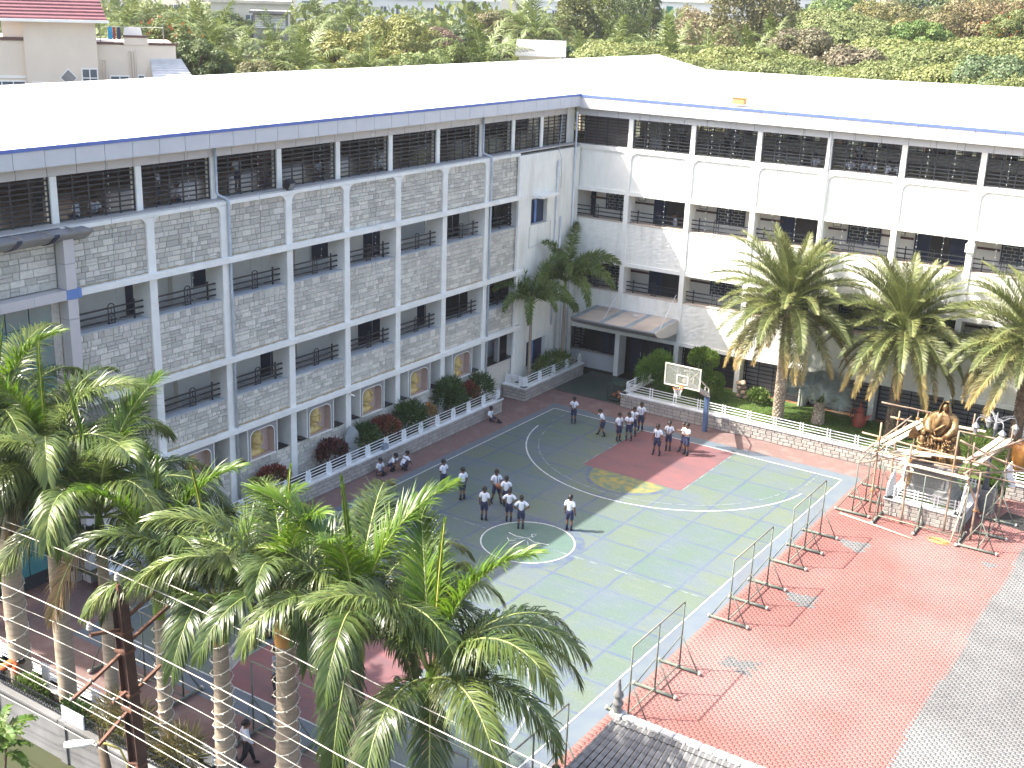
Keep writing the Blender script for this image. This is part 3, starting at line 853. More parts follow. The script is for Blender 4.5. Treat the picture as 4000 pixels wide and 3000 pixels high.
for i in range(5):
    for j in range(13):
        y1 = -33.12 - i*0.85; z0 = 1.0 + j*0.71
        MB().box(-0.10, -0.06, y1-0.83, y1-0.02, z0+0.02, z0+0.70).build('pane', 'teal_glass', gl)
mb = MB(); mb.box(-0.3, -0.101, -37.5, -33.1, 0.5, 10.28)
mb.build('mullions', 'iron', gl)
# curved canopy over the stair block
def canopy_profile(y0, y1, m, name, top):
    P = [(-0.88,12.60),(0.62,12.52),(0.60,12.46),(0.30,12.24),(0.0,12.12),(-0.3,12.08),(-0.88,12.08)]
    return MB().prism([(a, b) for a, b in P], 'y', y0, y1)
cp = canopy_profile(-38.8, -31.75, 'panel_dark', 'canopy', 0).build('canopy', 'panel_dark', LW)
for y in (-37.2, -35.9, -34.5, -33.15):
    q = [(0.63,12.535),(0.625,12.44),(0.31,12.215),(0.0,12.095),(-0.3,12.055),(-0.3,12.075),(0.0,12.115),(0.30,12.235),(0.605,12.46),(0.60,12.525)]
    MB().prism(q, 'y', y-0.09, y+0.09).build('bracket_strip', 'navy', cp)
for i in range(7):
    y = -38.4 + i*1.0
    MB().box(-0.86, 0.60, y, y+0.02, 12.526, 12.612).xf(Matrix.Identity(4)).build('seam', 'panel_dark', cp)
mat('blind_brown', (0.16,0.13,0.115), (0.135,0.11,0.10), 2, 0.8)
mat('tan_sill', (0.55,0.48,0.40), (0.45,0.37,0.30), 6, 0.9)
mat('lattice_back', (0.05,0.06,0.07), None, 3, 0.6)
mat('tan_box', (0.56,0.36,0.15), (0.5,0.30,0.12), 5, 0.8)
mat('dusty_top', (0.56,0.47,0.39), (0.48,0.41,0.34), 1.4, 0.9, c3=(0.26,0.22,0.19))
mat('strip_blue', (0.28,0.33,0.36), None, 2, 0.6)
mat('shutter_lilac', (0.30,0.29,0.30), (0.26,0.25,0.26), 3, 0.7)
mat('brick_edge', (0.42,0.22,0.11), (0.34,0.17,0.09), 5, 0.9)
# ================================================================ white wing (facade on local y = 0, looking -y)
RW = thing('school_wing', 'white painted three-storey school wing with rounded panel frames in strong sun', 'school building', (0, 0.3145, 0), 0.0326)
DX = 3.5539
XK = [2.8811 + DX*k for k in range(8)]
XE = 30.0
for x in XK:
    MB().bbox(x-0.14, x+0.14, 0.0, 0.85, 0.0, 12.36, 0.012).build('column', 'white_paint', RW)
    MB().bbox(x-0.13, x+0.13, 0.03, 0.33, 12.60, 14.10, 0.008).build('post', 'white_paint', RW)
for z0, z1 in ((12.05, 12.30), (7.45, 7.62), (3.45, 3.60)):
    MB().box(-0.4, XE, 0.86, 8.3, z0, z1).build('floor_slab', 'floor_tile' if z0 > 11 else 'floor_grey', RW)
MB().box(-0.6, XE, 2.25, 2.45, 3.62, 12.04).build('corridor_wall', 'inner_wall', RW)
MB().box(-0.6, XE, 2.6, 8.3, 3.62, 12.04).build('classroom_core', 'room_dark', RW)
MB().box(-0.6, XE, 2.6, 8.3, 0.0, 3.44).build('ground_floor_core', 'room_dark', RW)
for z in (10.14, 6.28):
    MB().box(-0.4, XE, 0.86, 2.24, z, z+0.15).build('corridor_ceiling', 'inner_wall', RW)
MB().box(-0.4, XE, 0.86, 2.6, 2.43, 2.60).build('corridor_ceiling', 'inner_wall', RW)
MB().box(-0.55, XE, 0.0, 0.80, 12.36, 12.585).build('top_beam', 'white_paint', RW)
def fillet_x(x, zt, s, r=0.34, y0=0.0, y1=0.07):
    pts = [(x, zt)] + [(x + s*r*(1-math.sin(a)), zt - r*(1-math.cos(a))) for a in [PI/2*i/6 for i in range(7)]]
    return MB().prism(pts, 'y', y0, y1)
rx = random.Random(5)
edges = [-0.42] + XK + [XE]
def rough_band(x0, x1, z0, z1, y):
    """painted rubble: a finely uneven sheet with low courses"""
    nx, nz = max(4, int((x1-x0)/0.16)), max(3, int((z1-z0)/0.10))
    mb = MB()
    lines = [z0 + (z1-z0)*j/nz for j in range(nz+1)]
    for j in range(nz+1):
        for i in range(nx+1):
            e = 0 if i in (0, nx) or j in (0, nz) else rx.uniform(-0.007, 0.007)
            mb.v.append((lerp(x0, x1, i/nx), y + e, lines[j]))
    mb.f = [(j*(nx+1)+i, j*(nx+1)+i+1, (j+1)*(nx+1)+i+1, (j+1)*(nx+1)+i) for j in range(nz) for i in range(nx)]
    mb.box(x0, x1, y+0.02, y+0.75, z0+0.001, z1-0.001)
    return mb
for k, (a, b) in enumerate(zip(edges[:-1], edges[1:])):
    xa = a + (0.14 if k else 0); xb = b - (0.14 if b < XE else 0)
    MB().box(xa, xb, 0.07, 0.80, 10.32, 12.358).build('wall_panel', 'white_rough', RW)
    MB().box(xa, xb, -0.01, 0.84, 10.12, 10.318).build('panel_rail', 'white_paint', RW)
    for s, x in ((1, xa), (-1, xb)): fillet_x(x, 12.36, s).build('corner_web', 'white_paint', RW)
    rough_band(xa, xb, 6.47, 8.60, 0.06).build('wall_band', 'white_rough', RW)
    MB().box(xa, xb, 0.0, 0.84, 6.27, 6.468).build('panel_rail', 'white_paint', RW)
    rough_band(xa, xb, 2.62, 4.76, 0.06).build('wall_band', 'white_rough', RW)
    MB().box(xa, xb, 0.0, 0.84, 2.42, 2.618).build('panel_rail', 'white_paint', RW)
    for z in (8.60, 4.76):
        MB().box(xa, xb, 0.04, 0.83, z+0.002, z+0.03).build('parapet_sill', 'tan_sill', RW)
        L = xb - xa - 0.02
        railing(RW, (xa+0.01, 0.40, z+0.03), L, 'x', 0.5 if (k % 2 or z < 5) else 0.42, 0.13 if k else 0.9)
    # top-floor grille
    grille(RW, (xa+0.01, 0.12, 12.60), xb-xa-0.02, 1.50, 'x', 4)
MB().box(-0.45, -0.42, 0.0, 2.2, 3.6, 12.3).build('end_wall', 'white_paint', RW)
# ---- corridor doors, windows, brown band
def rleaf(x0, x1, z0, z1, m, name, y=2.25):
    return MB().bbox(x0, x1, y-0.035, y-0.002, z0, z1, 0.006).build(name, m, RW)
def lattice(x0, x1, z0, z1):
    o = rleaf(x0, x1, z0, z1, 'room_dark', 'lattice_window')
    mb = MB(); n = 6; y = 2.19
    for j in range(n+1):
        z = lerp(z0, z1, j/n); mb.box(x0, x1, y, y+0.02, z-0.012, z+0.012)
        for i in range(4):
            x = lerp(x0, x1, (i + (0.5 if j % 2 else 0.12))/4)
            if j < n: mb.box(x-0.012, x+0.012, y, y+0.02, z, lerp(z0, z1, (j+1)/n))
    mb.build('lattice', 'pipe_grey', o)
    for q in (x0-0.05, (x0+x1)/2-0.03, x1): MB().box(q, q+0.05, 2.15, 2.23, z0-0.04, z1+0.04).build('frame', 'navy', o)
for z in (9.40, 5.55):
    segs = ((-0.95,0.6),(1.95,3.5),(5.7,7.2),(9.4,10.9),(12.9,14.2),(15.95,17.55),(20.5,21.6))
    for a, b in segs: MB().box(a, b, 2.20, 2.248, z-0.05, z+0.06).build('wall_stripe', 'brown_band', RW)
for dz in (0.0, -3.86):
    rleaf(-0.40, 0.0-0.1, 7.63+dz, 9.95+dz, 'navy_door', 'door')
    lattice(0.62, 1.9, 8.86+dz, 9.80+dz)
    rleaf(3.5, 4.27, 7.63+dz, 9.9+dz, 'navy', 'door'); rleaf(4.28, 5.5, 7.63+dz, 9.9+dz, 'room_dark', 'doorway')
    lattice(7.25, 8.75, 8.86+dz, 9.78+dz)
    rleaf(10.7, 11.5, 7.63+dz, 9.9+dz, 'navy', 'door'); rleaf(11.51, 12.7, 7.63+dz, 9.9+dz, 'room_dark', 'doorway')
    lattice(14.35, 15.9, 8.80+dz, 9.80+dz)
    rleaf(17.6, 18.35, 7.63+dz, 9.9+dz, 'navy', 'door'); rleaf(18.36, 19.3, 7.63+dz, 9.9+dz, 'room_dark', 'doorway'); rleaf(19.31, 20.1, 7.63+dz, 9.9+dz, 'navy', 'door')
    lattice(21.7, 23.2, 8.80+dz, 9.80+dz)
for x in (2.75, 6.4, 13.7, 16.9):
    f = MB().bbox(x-0.18, x+0.18, 2.2, 2.24, 9.55, 9.80, 0.006).build('framed_notice', 'white_paint', RW)
    MB().box(x-0.21, x+0.21, 2.215, 2.246, 9.52, 9.83).build('frame', 'iron', f)
# ---- top hall: far wall with openings
MB().box(-0.4, XE, 8.1, 8.3, 12.3, 12.86).build('hall_wall', 'inner_wall', RW)
for i, x in enumerate(XK):
    MB().box(x-0.45, x+0.05, 8.1, 8.3, 12.862, 14.2).build('hall_pier', 'brown_band', RW)
MB().box(-0.4, 3.0, 7.9, 8.09, 12.3, 15.0).build('hall_wall', 'inner_wall', RW)
MB().box(2.4, 3.1, 3.4, 3.6, 12.3, 15.0).build('hall_wall', 'inner_wall', RW)
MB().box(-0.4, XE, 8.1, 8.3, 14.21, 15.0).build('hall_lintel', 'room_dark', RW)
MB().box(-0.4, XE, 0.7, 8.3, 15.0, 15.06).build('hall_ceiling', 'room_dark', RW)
for a, b in zip(XK[:-1], XK[1:]): 
    r = grille(RW, (a+0.06, 8.05, 12.87), b-a-0.52, 1.34, 'x', 6, 5)
MB().box(0.0, XE, -0.33, -0.2, 14.56, 15.06).build('eave_backing', 'iron', RW)
MB().box(-0.4, XE, 0.06, 0.4, 14.12, 14.48).build('fascia_backing', 'iron', RW)
MB().box(-0.38, 2.72, 0.95, 0.98, 12.35, 14.1).build('blind', 'blind_brown', RW)
# ---- fascia
fx = -0.40
while fx < XE - 0.2:
    MB().box(fx+0.011, fx+1.26-0.011, 0.0, 0.30, 14.105, 14.49).build('fascia_panel', 'panel_grey', RW); fx += 1.26
fx = 0.05
while fx < XE - 0.2:
    MB().box(fx+0.011, fx+1.26-0.011, -0.46, -0.32, 14.55, 15.075).build('eave_panel', 'panel_grey', RW); fx += 1.26
MB().box(-0.4, XE, -0.455, 0.34, 14.50, 14.545).build('soffit', 'panel_grey', RW)
MB().box(0.09, XE, -0.49, -0.15, 15.08, 15.20).build('gutter', 'blue_trim', RW)
mb = MB()
ridge_r = [(-5.6, 8.0, 16.47), (4.48, 8.0, 16.38), (12.8, 8.0, 16.46), (20.5, 8.0, 16.58), (34, 8.0, 16.7)]
eave_r = [(0.06, -0.47, 15.205), (4.48, -0.47, 15.205), (12.8, -0.47, 15.205), (20.5, -0.47, 15.205), (34, -0.47, 15.205)]
back_r = [(-5.6, 15.5, 15.2), (4.48, 15.5, 15.2), (12.8, 15.5, 15.2), (20.5, 15.5, 15.2), (34, 15.5, 15.2)]
mb.strip(eave_r, ridge_r); mb.strip(ridge_r, back_r); mb.build('roof', 'roof_white', RW)
# small orange-brown box lying on the roof edge
t = thing('roof_box', 'small tan box standing on the white roof near its blue edge', 'box', (8.87, 0.35, 15.35), 0.03)
MB().bbox(-0.33, 0.33, -0.2, 0.2, 0.0, 0.30, 0.02).build('case', 'tan_box', t)
MB().box(-0.36, 0.36, -0.23, 0.23, 0.30, 0.33).build('lid', 'tan_box', t)
# ---- entrance canopy
cn = bpy.data.objects.new('entrance_canopy', None); col.objects.link(cn); cn.parent = RW
prof = [(0.0,3.84),(-2.85,3.76),(-2.87,3.70),(-2.62,3.50),(-2.2,3.32),(-1.6,3.20),(-0.8,3.14),(0.0,3.12)]
MB().prism(prof, 'x', 1.42, 6.40).build('canopy_body', 'panel_dark', cn)
MB().prism(prof, 'x', 6.402, 6.45).build('end_panel', 'panel_pink', cn)
mb = MB(); mb.add([(1.44,-0.01,3.846),(6.43,-0.01,3.846),(6.43,-2.84,3.767),(1.44,-2.84,3.767)], [(0,3,2,1)]); mb.build('canopy_top', 'dusty_top', cn)
for x in (1.46, 3.1, 4.6, 6.08):
    mb = MB(); mb.add([(x,-0.01,3.852),(x+0.3,-0.01,3.852),(x+0.3,-2.84,3.773),(x,-2.84,3.773)], [(0,3,2,1)]); mb.build('canopy_strip', 'strip_blue', cn)
for x in (2.9, 6.2):
    MB().tube([(x, -0.02, 5.2 if x > 3 else 5.0), (x+0.15, -2.1, 3.80)], 0.018, 6).build('tie_rod', 'pipe_white', cn)
MB().lathe([(0.0,0.0),(0.16,0.0),(0.2,0.04),(0.16,0.09),(0.0,0.1)], 12, (4.25,-0.75,3.83)).build('roof_bowl', 'panel_pink', cn)
MB().box(1.42, 6.40, 0.0, 0.05, 2.62, 3.86).build('canopy_back', 'grey_paint', cn)
# ---- ground floor of the white wing
MB().box(-0.42, 2.74, 0.5, 0.8, 0.0, 0.92).build('low_wall', 'grey_paint', RW)
MB().box(-0.42, 2.74, 0.4, 0.85, 0.922, 0.96).build('low_wall_coping', 'floor_grey', RW)
for x0, x1 in ((1.55, 2.70),): 
    for q in range(2): MB().bbox(x0+q*0.6, x0+q*0.6+0.55, 0.62, 0.66, 0.98, 2.38, 0.008).build('shutter', 'navy_door', RW)
grille(RW, (-0.2, 0.65, 0.98), 1.7, 1.42, 'x', 3, 8)
MB().box(3.03, 6.28, 1.4, 1.45, 0.0, 2.4).build('entrance_back', 'room_dark', RW)
for x0 in (3.1, 4.75):
    d = MB().bbox(x0, x0+0.75, 1.3, 1.36, 0.02, 2.35, 0.008).build('entrance_door', 'navy_door', RW)
    MB().tube([(x0+0.66,1.26,1.0),(x0+0.66,1.26,1.25)], 0.015, 5).build('handle', 'pipe_grey', d)
grille(RW, (4.0, 1.22, 0.9), 0.7, 1.4, 'x', 1, 7); grille(RW, (5.55, 1.22, 0.9), 0.7, 1.4, 'x', 1, 7)
for k in range(1, 7):
    xa, xb = XK[k]+0.14, XK[k+1]-0.14
    MB().box(xa, xb, 1.05, 1.1, 0.3, 2.4).build('ground_shutter', 'shutter_lilac' if k > 1 else 'room_dark', RW)
    gg = grille(RW, (xa+0.02, 0.55, 0.45), xb-xa-0.04, 1.95, 'x', 3, 9)
    MB().box(xa, xb, 0.02, 0.9, 0.0, 0.42).build('plinth', 'brick_edge', RW)
for x in (XK[3]+0.02,):
    pipe(RW, [(x, 0.0, 14.5), (x, 0.0, 12.75), (x-0.02, -0.08, 12.6), (x-0.02, -0.08, 0.5)], 0.05, 'pipe_white')
MB().bbox(20.45, 20.85, -0.12, 0.1, 9.55, 9.95, 0.02).build('wall_box', 'white_paint', RW)
mat('mortar_dark', (0.10,0.095,0.085), None, 8, 0.95)
mat('block_pale', (0.40,0.365,0.325), (0.32,0.295,0.265), 8, 0.9, island=0.12, bump=0.35, bscale=30)
mat('block_pale_one', (0.40,0.365,0.325), (0.32,0.295,0.265), 8, 0.9, objv=0.13, bump=0.35, bscale=30)
mat('coping', (0.76,0.77,0.76), (0.66,0.67,0.66), 4, 0.7, c3=(0.60,0.60,0.57))
mat('rail_white', (0.78,0.80,0.79), (0.70,0.72,0.71), 3, 0.5)
mat('blue_post', (0.085,0.13,0.235), (0.07,0.11,0.20), 4, 0.5)
mat('arm_cream', (0.55,0.50,0.46), (0.50,0.45,0.42), 4, 0.6)
mat('board_frame', (0.78,0.74,0.60), None, 5, 0.5)
glass('board_glass', (0.40,0.42,0.36), 0.10, 0.30)
mat('ring_orange', (0.62,0.19,0.05), None, 3, 0.5)
mat('net_white', (0.72,0.72,0.70), None, 3, 0.8)
mat('ball_brown', (0.33,0.13,0.06), (0.26,0.10,0.05), 10, 0.6, bump=0.3, bscale=200)
mat('frame_green', (0.10,0.13,0.11), (0.155,0.165,0.13), 5, 0.6)
mat('mesh_wire', (0.19,0.23,0.21), None, 3, 0.5)
mat('cap_cream', (0.50,0.46,0.40), None, 3, 0.6)
mat('granite', (0.17,0.17,0.17), (0.13,0.13,0.13), 30, 0.4, c3=(0.20,0.20,0.19))
mat('gold', (0.235,0.145,0.060), (0.085,0.048,0.022), 5.5, 0.42, metal=0.5, bump=0.8, bscale=14, c3=(0.34,0.235,0.10))
mat('pole_wood', (0.33,0.245,0.175), (0.24,0.165,0.115), 5, 0.85, stretch=(1,1,0.3), objv=0.2, bump=0.4, bscale=30)
mat('plank_wood', (0.62,0.53,0.38), (0.52,0.44,0.32), 3, 0.85, objv=0.12)
mat('rope', (0.42,0.20,0.07), (0.32,0.15,0.06), 20, 0.9)
mat('coir', (0.50,0.32,0.11), None, 20, 0.9)
mat('lamp_iron', (0.055,0.065,0.085), None, 5, 0.5)
mat('lamp_silver', (0.24,0.25,0.26), None, 5, 0.5)
mat('terracotta', (0.36,0.085,0.05), (0.28,0.065,0.04), 4, 0.6)
mat('amber_pot', (0.50,0.22,0.06), (0.42,0.17,0.045), 4, 0.4, stretch=(1,1,5))
mat('boulder', (0.46,0.34,0.24), (0.34,0.25,0.18), 5, 0.9, bump=0.6, bscale=12)
mat('menhir_grey', (0.36,0.38,0.38), (0.30,0.32,0.32), 14, 0.9, bump=0.4, bscale=40)
mat('black_mat', (0.02,0.02,0.02), (0.035,0.035,0.03), 40, 0.9)
mat('grass_blade', (0.085,0.15,0.025), (0.12,0.18,0.035), 3, 0.9, island=0.3, trans=0.25)
mat('frame_cream', (0.23,0.225,0.165), (0.17,0.175,0.14), 5, 0.6)
mat('cart_green', (0.03,0.055,0.045), None, 4, 0.6)
mat('lantern', (0.28,0.29,0.29), None, 4, 0.15)
# ================================================================ planters, rails, yard furniture

def planter_wall(label, pieces, h=0.68, z0=0.0, ch=0.165, bl=0.36, seed=0, cope=0.07, mj='block_pale', mo='block_pale_one', single=True, copw=0.34):
    """pieces: list of (p0, p1, n): outer face from p0 to p1 with outward normal n (2-D)"""
    t = thing('planter_wall', label, 'garden wall', (*pieces[0][0], z0))
    O0 = Vector((*pieces[0][0], z0)); rnd = random.Random(seed); cnt = 0
    for p0, p1, n in pieces:
        a = Vector((*p0, z0)) - O0; b = Vector((*p1, z0)) - O0
        U = (b - a).normalized(); L = (b - a).length; N = Vector((*n, 0))
        q = [a - N*0.03, b - N*0.03, b - N*0.30, a - N*0.30]
        back = MB().prism([(p.x, p.y) for p in q], 'z', -0.02, h).build('wall_core', 'mortar_dark', t)
        rects = courses(L, h, rnd, ch, bl)
        s = single and cnt + len(rects) <= 300
        if s: cnt += len(rects)
        stone_field(back, a - N*0.03, U, N, rects, s, mj, mo, rnd, 0.008, 0.03, 'block')
        q = [a + N*0.04 - U*0.04, b + N*0.04 + U*0.04, b - N*copw + U*0.04, a - N*copw - U*0.04]
        MB().prism([(p.x, p.y) for p in q], 'z', h+0.001, h+cope).build('coping', 'coping', t)
    return t

LZ = 0.50   # level of lawns and beds
planter_wall('long stone planter wall along the court in front of the stone wing', [((1.40,-33.0),(1.40,-8.62),(1,0)), ((1.36,-8.60),(0.0,-8.60),(0,1))], seed=1)
planter_wall('short stone planter wall in the corner beside the entrance porch', [((0.0,-6.58),(1.38,-6.58),(0,-1)), ((1.40,-6.56),(1.40,-0.55),(1,0))], seed=2)
planter_wall('stone planter wall running behind the far basketball hoop', [((5.65,-4.0),(20.95,-4.0),(0,-1)), ((5.63,-0.9),(5.63,-3.98),(-1,0))], seed=3)
planter_wall('stone planter wall at the edge of the picture beyond the statue', [((24.75,-3.9),(30.0,-3.7),(0.0,-1))], seed=5)
planter_wall('stone planter box with white coping around the statue pedestal', [((20.98,-8.95),(24.08,-8.95),(0,-1)), ((24.10,-8.93),(24.10,-5.2),(1,0)), ((20.96,-4.05),(20.96,-8.93),(-1,0))], seed=4)
planter_wall('low planter wall behind the row of foreground palms', [((-2.0,-38.1),(19.2,-38.1),(0,-1)), ((19.2,-37.98),(-2.0,-37.98),(0,1))], h=0.5, seed=6, single=False)
for nm, x0, x1, y0, y1, m in (('bed', -0.1, 1.1, -33.0, -8.7, 'bed_soil'), ('bed', -0.05, 1.1, -6.3, 0.25, 'bed_soil'), ('lawn', 5.9, 20.9, -3.72, 1.0, 'lawn'),
                              ('lawn', 21.2, 23.85, -8.7, -4.2, 'lawn'), ('lawn', 20.9, 30.0, -3.72, 1.3, 'lawn'), ('bed', -2.0, 30.0, -39.6, -38.4, 'bed_soil')):
    struct(sheet(nm, x0, x1, y0, y1, LZ if y0 > -35 else 0.32, m))
# short grass on the lawns
def grass(name, x0, x1, y0, y1, z, n, seed, label):
    r = np.random.RandomState(seed); V = np.zeros((n, 3, 3)); F = []
    x = r.uniform(x0, x1, n); y = r.uniform(y0, y1, n); a = r.uniform(0, 2*PI, n); h = r.uniform(0.03, 0.07, n); w = 0.012
    V[:, 0] = np.stack([x-w*np.cos(a), y-w*np.sin(a), np.full(n, z)], 1); V[:, 1] = np.stack([x+w*np.cos(a), y+w*np.sin(a), np.full(n, z)], 1)
    V[:, 2] = np.stack([x+r.normal(0, 0.02, n), y+r.normal(0, 0.02, n), z+h], 1)
    me = bpy.data.meshes.new(name); me.from_pydata(V.reshape(-1, 3).tolist(), [], np.arange(3*n).reshape(-1, 3).tolist()); me.materials.append(MATS['grass_blade'])
    return tag(inst(name, me), label, 'grass', kind='stuff')
grass('grass', 6.0, 20.8, -3.7, 0.4, LZ, 26000, 1, 'short sunlit lawn grass behind the far planter wall')
grass('grass', 21.25, 23.8, -8.65, -8.0, LZ, 1500, 2, 'strip of green grass in the statue planter box')

# ---- white railings on the planters
def leaf_fin(h=0.52):
    """curved leaf-shaped flat baluster pair member in the y-z plane (unit), thickness along x"""
    pts = [(-0.10,0.0),(-0.115,0.18),(-0.10,0.36),(-0.03,h),(0.0,h+0.03),(0.03,h-0.04),(0.075,0.36),(0.085,0.18),(0.06,0.0)]
    return MB().prism(pts, 'x', -0.015, 0.015).mesh('leaf_baluster', 'rail_white')
FIN = leaf_fin()
PST = MB().box(-0.022, 0.022, -0.022, 0.022, 0.0, 0.56).mesh('baluster', 'rail_white')
def garden_rail(label, p0, p1, z, step=1.25, fins=True, nr=4, H=0.50, group=None, wide=None):
    a, b = Vector((*p0, z)), Vector((*p1, z)); U = (b-a).normalized(); L = (b-a).length
    t = thing('garden_railing', label, 'railing', tuple(a), math.atan2(U.y, U.x), group)
    for i in range(nr):
        zz = 0.10 + (H-0.10)*i/(nr-1)
        MB().tube([(0,0,zz),(L,0,zz)], 0.019, 6).build('rail', 'rail_white', t, smooth=True)
    n = max(1, int(L/step))
    for i in range(n+1):
        x = min(max(0.12 + (L-0.24)*i/n, 0), L)
        if wide: MB().bbox(x-0.16, x+0.16, -0.03, 0.03, 0.0, H+0.05, 0.006).build('baluster', 'rail_white', t)
        elif fins:
            for s in (-1, 1): inst('leaf_baluster', FIN, t, (x+s*0.075, 0.0, 0.0), PI/2)
        else:
            for s in (-1, 1): inst('baluster', PST, t, (x+s*0.07, 0, 0))
    return t
garden_rail('white railing with leaf-shaped balusters beside the stone wing flower bed', (1.24,-32.8), (1.24,-8.72), 0.75)
garden_rail('white railing with leaf-shaped balusters on the corner planter side', (1.24,-6.4), (1.24,-0.7), 0.75)
garden_rail('short white railing with leaf-shaped balusters on the corner planter front', (0.1,-6.42), (1.2,-6.42), 0.75, step=0.9)
garden_rail('long white four-bar railing in front of the far lawn', (5.85,-3.84), (20.8,-3.84), 0.75, step=1.28, fins=False)
garden_rail('white railing turning back beside the bamboo bush', (5.8,-3.7), (5.8,-1.0), 0.75, step=0.8, fins=False)
garden_rail('white railing on the planter right of the statue', (24.85,-3.72), (29.9,-3.52), 0.75, step=1.28, fins=False)
garden_rail('white railing along the front of the statue planter box', (21.25,-8.78), (23.95,-8.78), 0.75, step=0.85, fins=False)
garden_rail('white railing across the back of the statue planter box', (21.1,-5.9), (23.9,-5.9), 0.75, step=1.0, fins=False)
garden_rail('white railing with wide plates behind the foreground palm trunks', (-1.8,-38.05), (19.0,-38.05), 0.57, step=2.2, wide=True)
# sculpted white fins at the corners of the statue planter
finb = MB().prism([(-0.35,0.0),(-0.38,0.3),(-0.25,0.75),(0.0,1.15),(0.05,0.9),(0.12,0.5),(0.30,0.2),(0.32,0.0)], 'y', -0.04, 0.04)
for i, (x, y, rz, lab) in enumerate(((21.12,-8.5,1.2,'white curved fin at the front corner of the statue planter nearer the court'), (21.1,-6.4,1.4,'white curved fin half way along the court side of the statue planter'),
                                      (23.97,-8.2,1.5,'white curved fin at the front corner of the statue planter away from the court'), (24.9,-4.4,0.6,'white curved fin on the wall end beside the black mat'))):
    me = finb.mesh('corner_fin', 'rail_white')
    tag(inst('corner_fin', me, None, (x, y, 0.752), rz), lab, 'garden ornament', 'white curved fins of the statue planter')

# ---- basketball stands
def hoop(label, loc, rz):
    """origin at the post base; the court is towards local -y"""
    t = thing('basketball_stand', label, 'basketball hoop', loc, rz)
    MB().bbox(-0.11, 0.11, -0.11, 0.11, 0.0, 1.86, 0.03).build('post', 'blue_post', t)
    mb = MB(); 
    for s in (-0.10, 0.10):
        mb.tube([(s,0.02,1.80),(s,-2.78,3.30)], 0.045, 6)
    mb.prism([(0.05,1.72),(0.10,1.95),(-2.80,3.42),(-2.84,3.22)], 'x', -0.07, 0.07); mb.build('arm', 'arm_cream', t)
    mb = MB(); mb.tube([(0,0.1,1.92),(0,0.10,2.16),(0,-2.0,3.55),(0,-2.84,3.80)], 0.035, 6)
    for q in (0.15, 0.4, 0.65, 0.9):
        mb.tube([(0,lerp(0.1,-2.8,q),lerp(1.85,3.38,q)),(0,lerp(0.1,-2.8,q),lerp(2.12,3.72,q))], 0.03, 6)
    mb.build('arm_truss', 'arm_cream', t)
    mb = MB()
    for s in (-0.75, 0.75): mb.tube([(0,-2.3,3.15),(s,-2.95,3.90)], 0.025, 6)
    mb.tube([(-0.3,-2.93,3.05),(-0.3,-2.93,4.05)], 0.03, 6); mb.tube([(0.3,-2.93,3.05),(0.3,-2.93,4.05)], 0.03, 6)
    mb.build('board_brace', 'arm_cream', t)
    bd = bpy.data.objects.new('backboard', None); col.objects.link(bd); bd.parent = t; bd.location = (0, -3.02, 3.03)
    MB().box(-0.87, 0.87, -0.012, 0.012, 0.03, 1.03).build('glass', 'board_glass', bd)
    mb = MB(); w = 0.05
    mb.box(-0.92,-0.92+w,-0.02,0.02,0.0,1.06); mb.box(0.92-w,0.92,-0.02,0.02,0.0,1.06); mb.box(-0.92+w,0.92-w,-0.02,0.02,0.0,w); mb.box(-0.92+w,0.92-w,-0.02,0.02,1.06-w,1.06)
    mb.build('board_edge', 'board_frame', bd)
    mb = MB()
    mb.box(-0.30,-0.25,-0.022,-0.013,0.14,0.60); mb.box(0.25,0.30,-0.022,-0.013,0.14,0.60); mb.box(-0.25,0.25,-0.022,-0.013,0.14,0.19); mb.box(-0.25,0.25,-0.022,-0.013,0.55,0.60)
    mb.build('target_square', 'board_frame', bd)
    rg = bpy.data.objects.new('ring', None); col.objects.link(rg); rg.parent = t; rg.location = (0, -3.42, 3.10)
    MB().tube([(0.23*math.cos(2*PI*i/20), 0.23*math.sin(2*PI*i/20), 0) for i in range(21)], 0.016, 6, False).build('rim', 'ring_orange', rg, smooth=True)
    mb = MB(); mb.box(-0.07,0.07,0.22,0.385,-0.05,0.02); mb.build('ring_bracket', 'ring_orange', rg)
    mb = MB(); n = 12
    lv = [(0.225,0.0),(0.19,-0.10),(0.155,-0.20),(0.135,-0.30),(0.145,-0.42)]
    for i in range(n):
        for d in (0, 1):
            P = []
            for j, (r_, z_) in enumerate(lv):
                a = 2*PI*(i + (0.5 if (j % 2) ^ d else 0.0))/n; P.append((r_*math.cos(a), r_*math.sin(a), z_))
            mb.tube(P, 0.008, 4, False)
    mb.build('net', 'net_white', rg)
    return t
hoop('basketball stand with glass board and white net at the far end of the court', (10.70,-4.55,0.0), 0.0)
hoop('basketball stand at the near end of the court half hidden by palm fronds', (10.66,-36.3,0.0), PI)

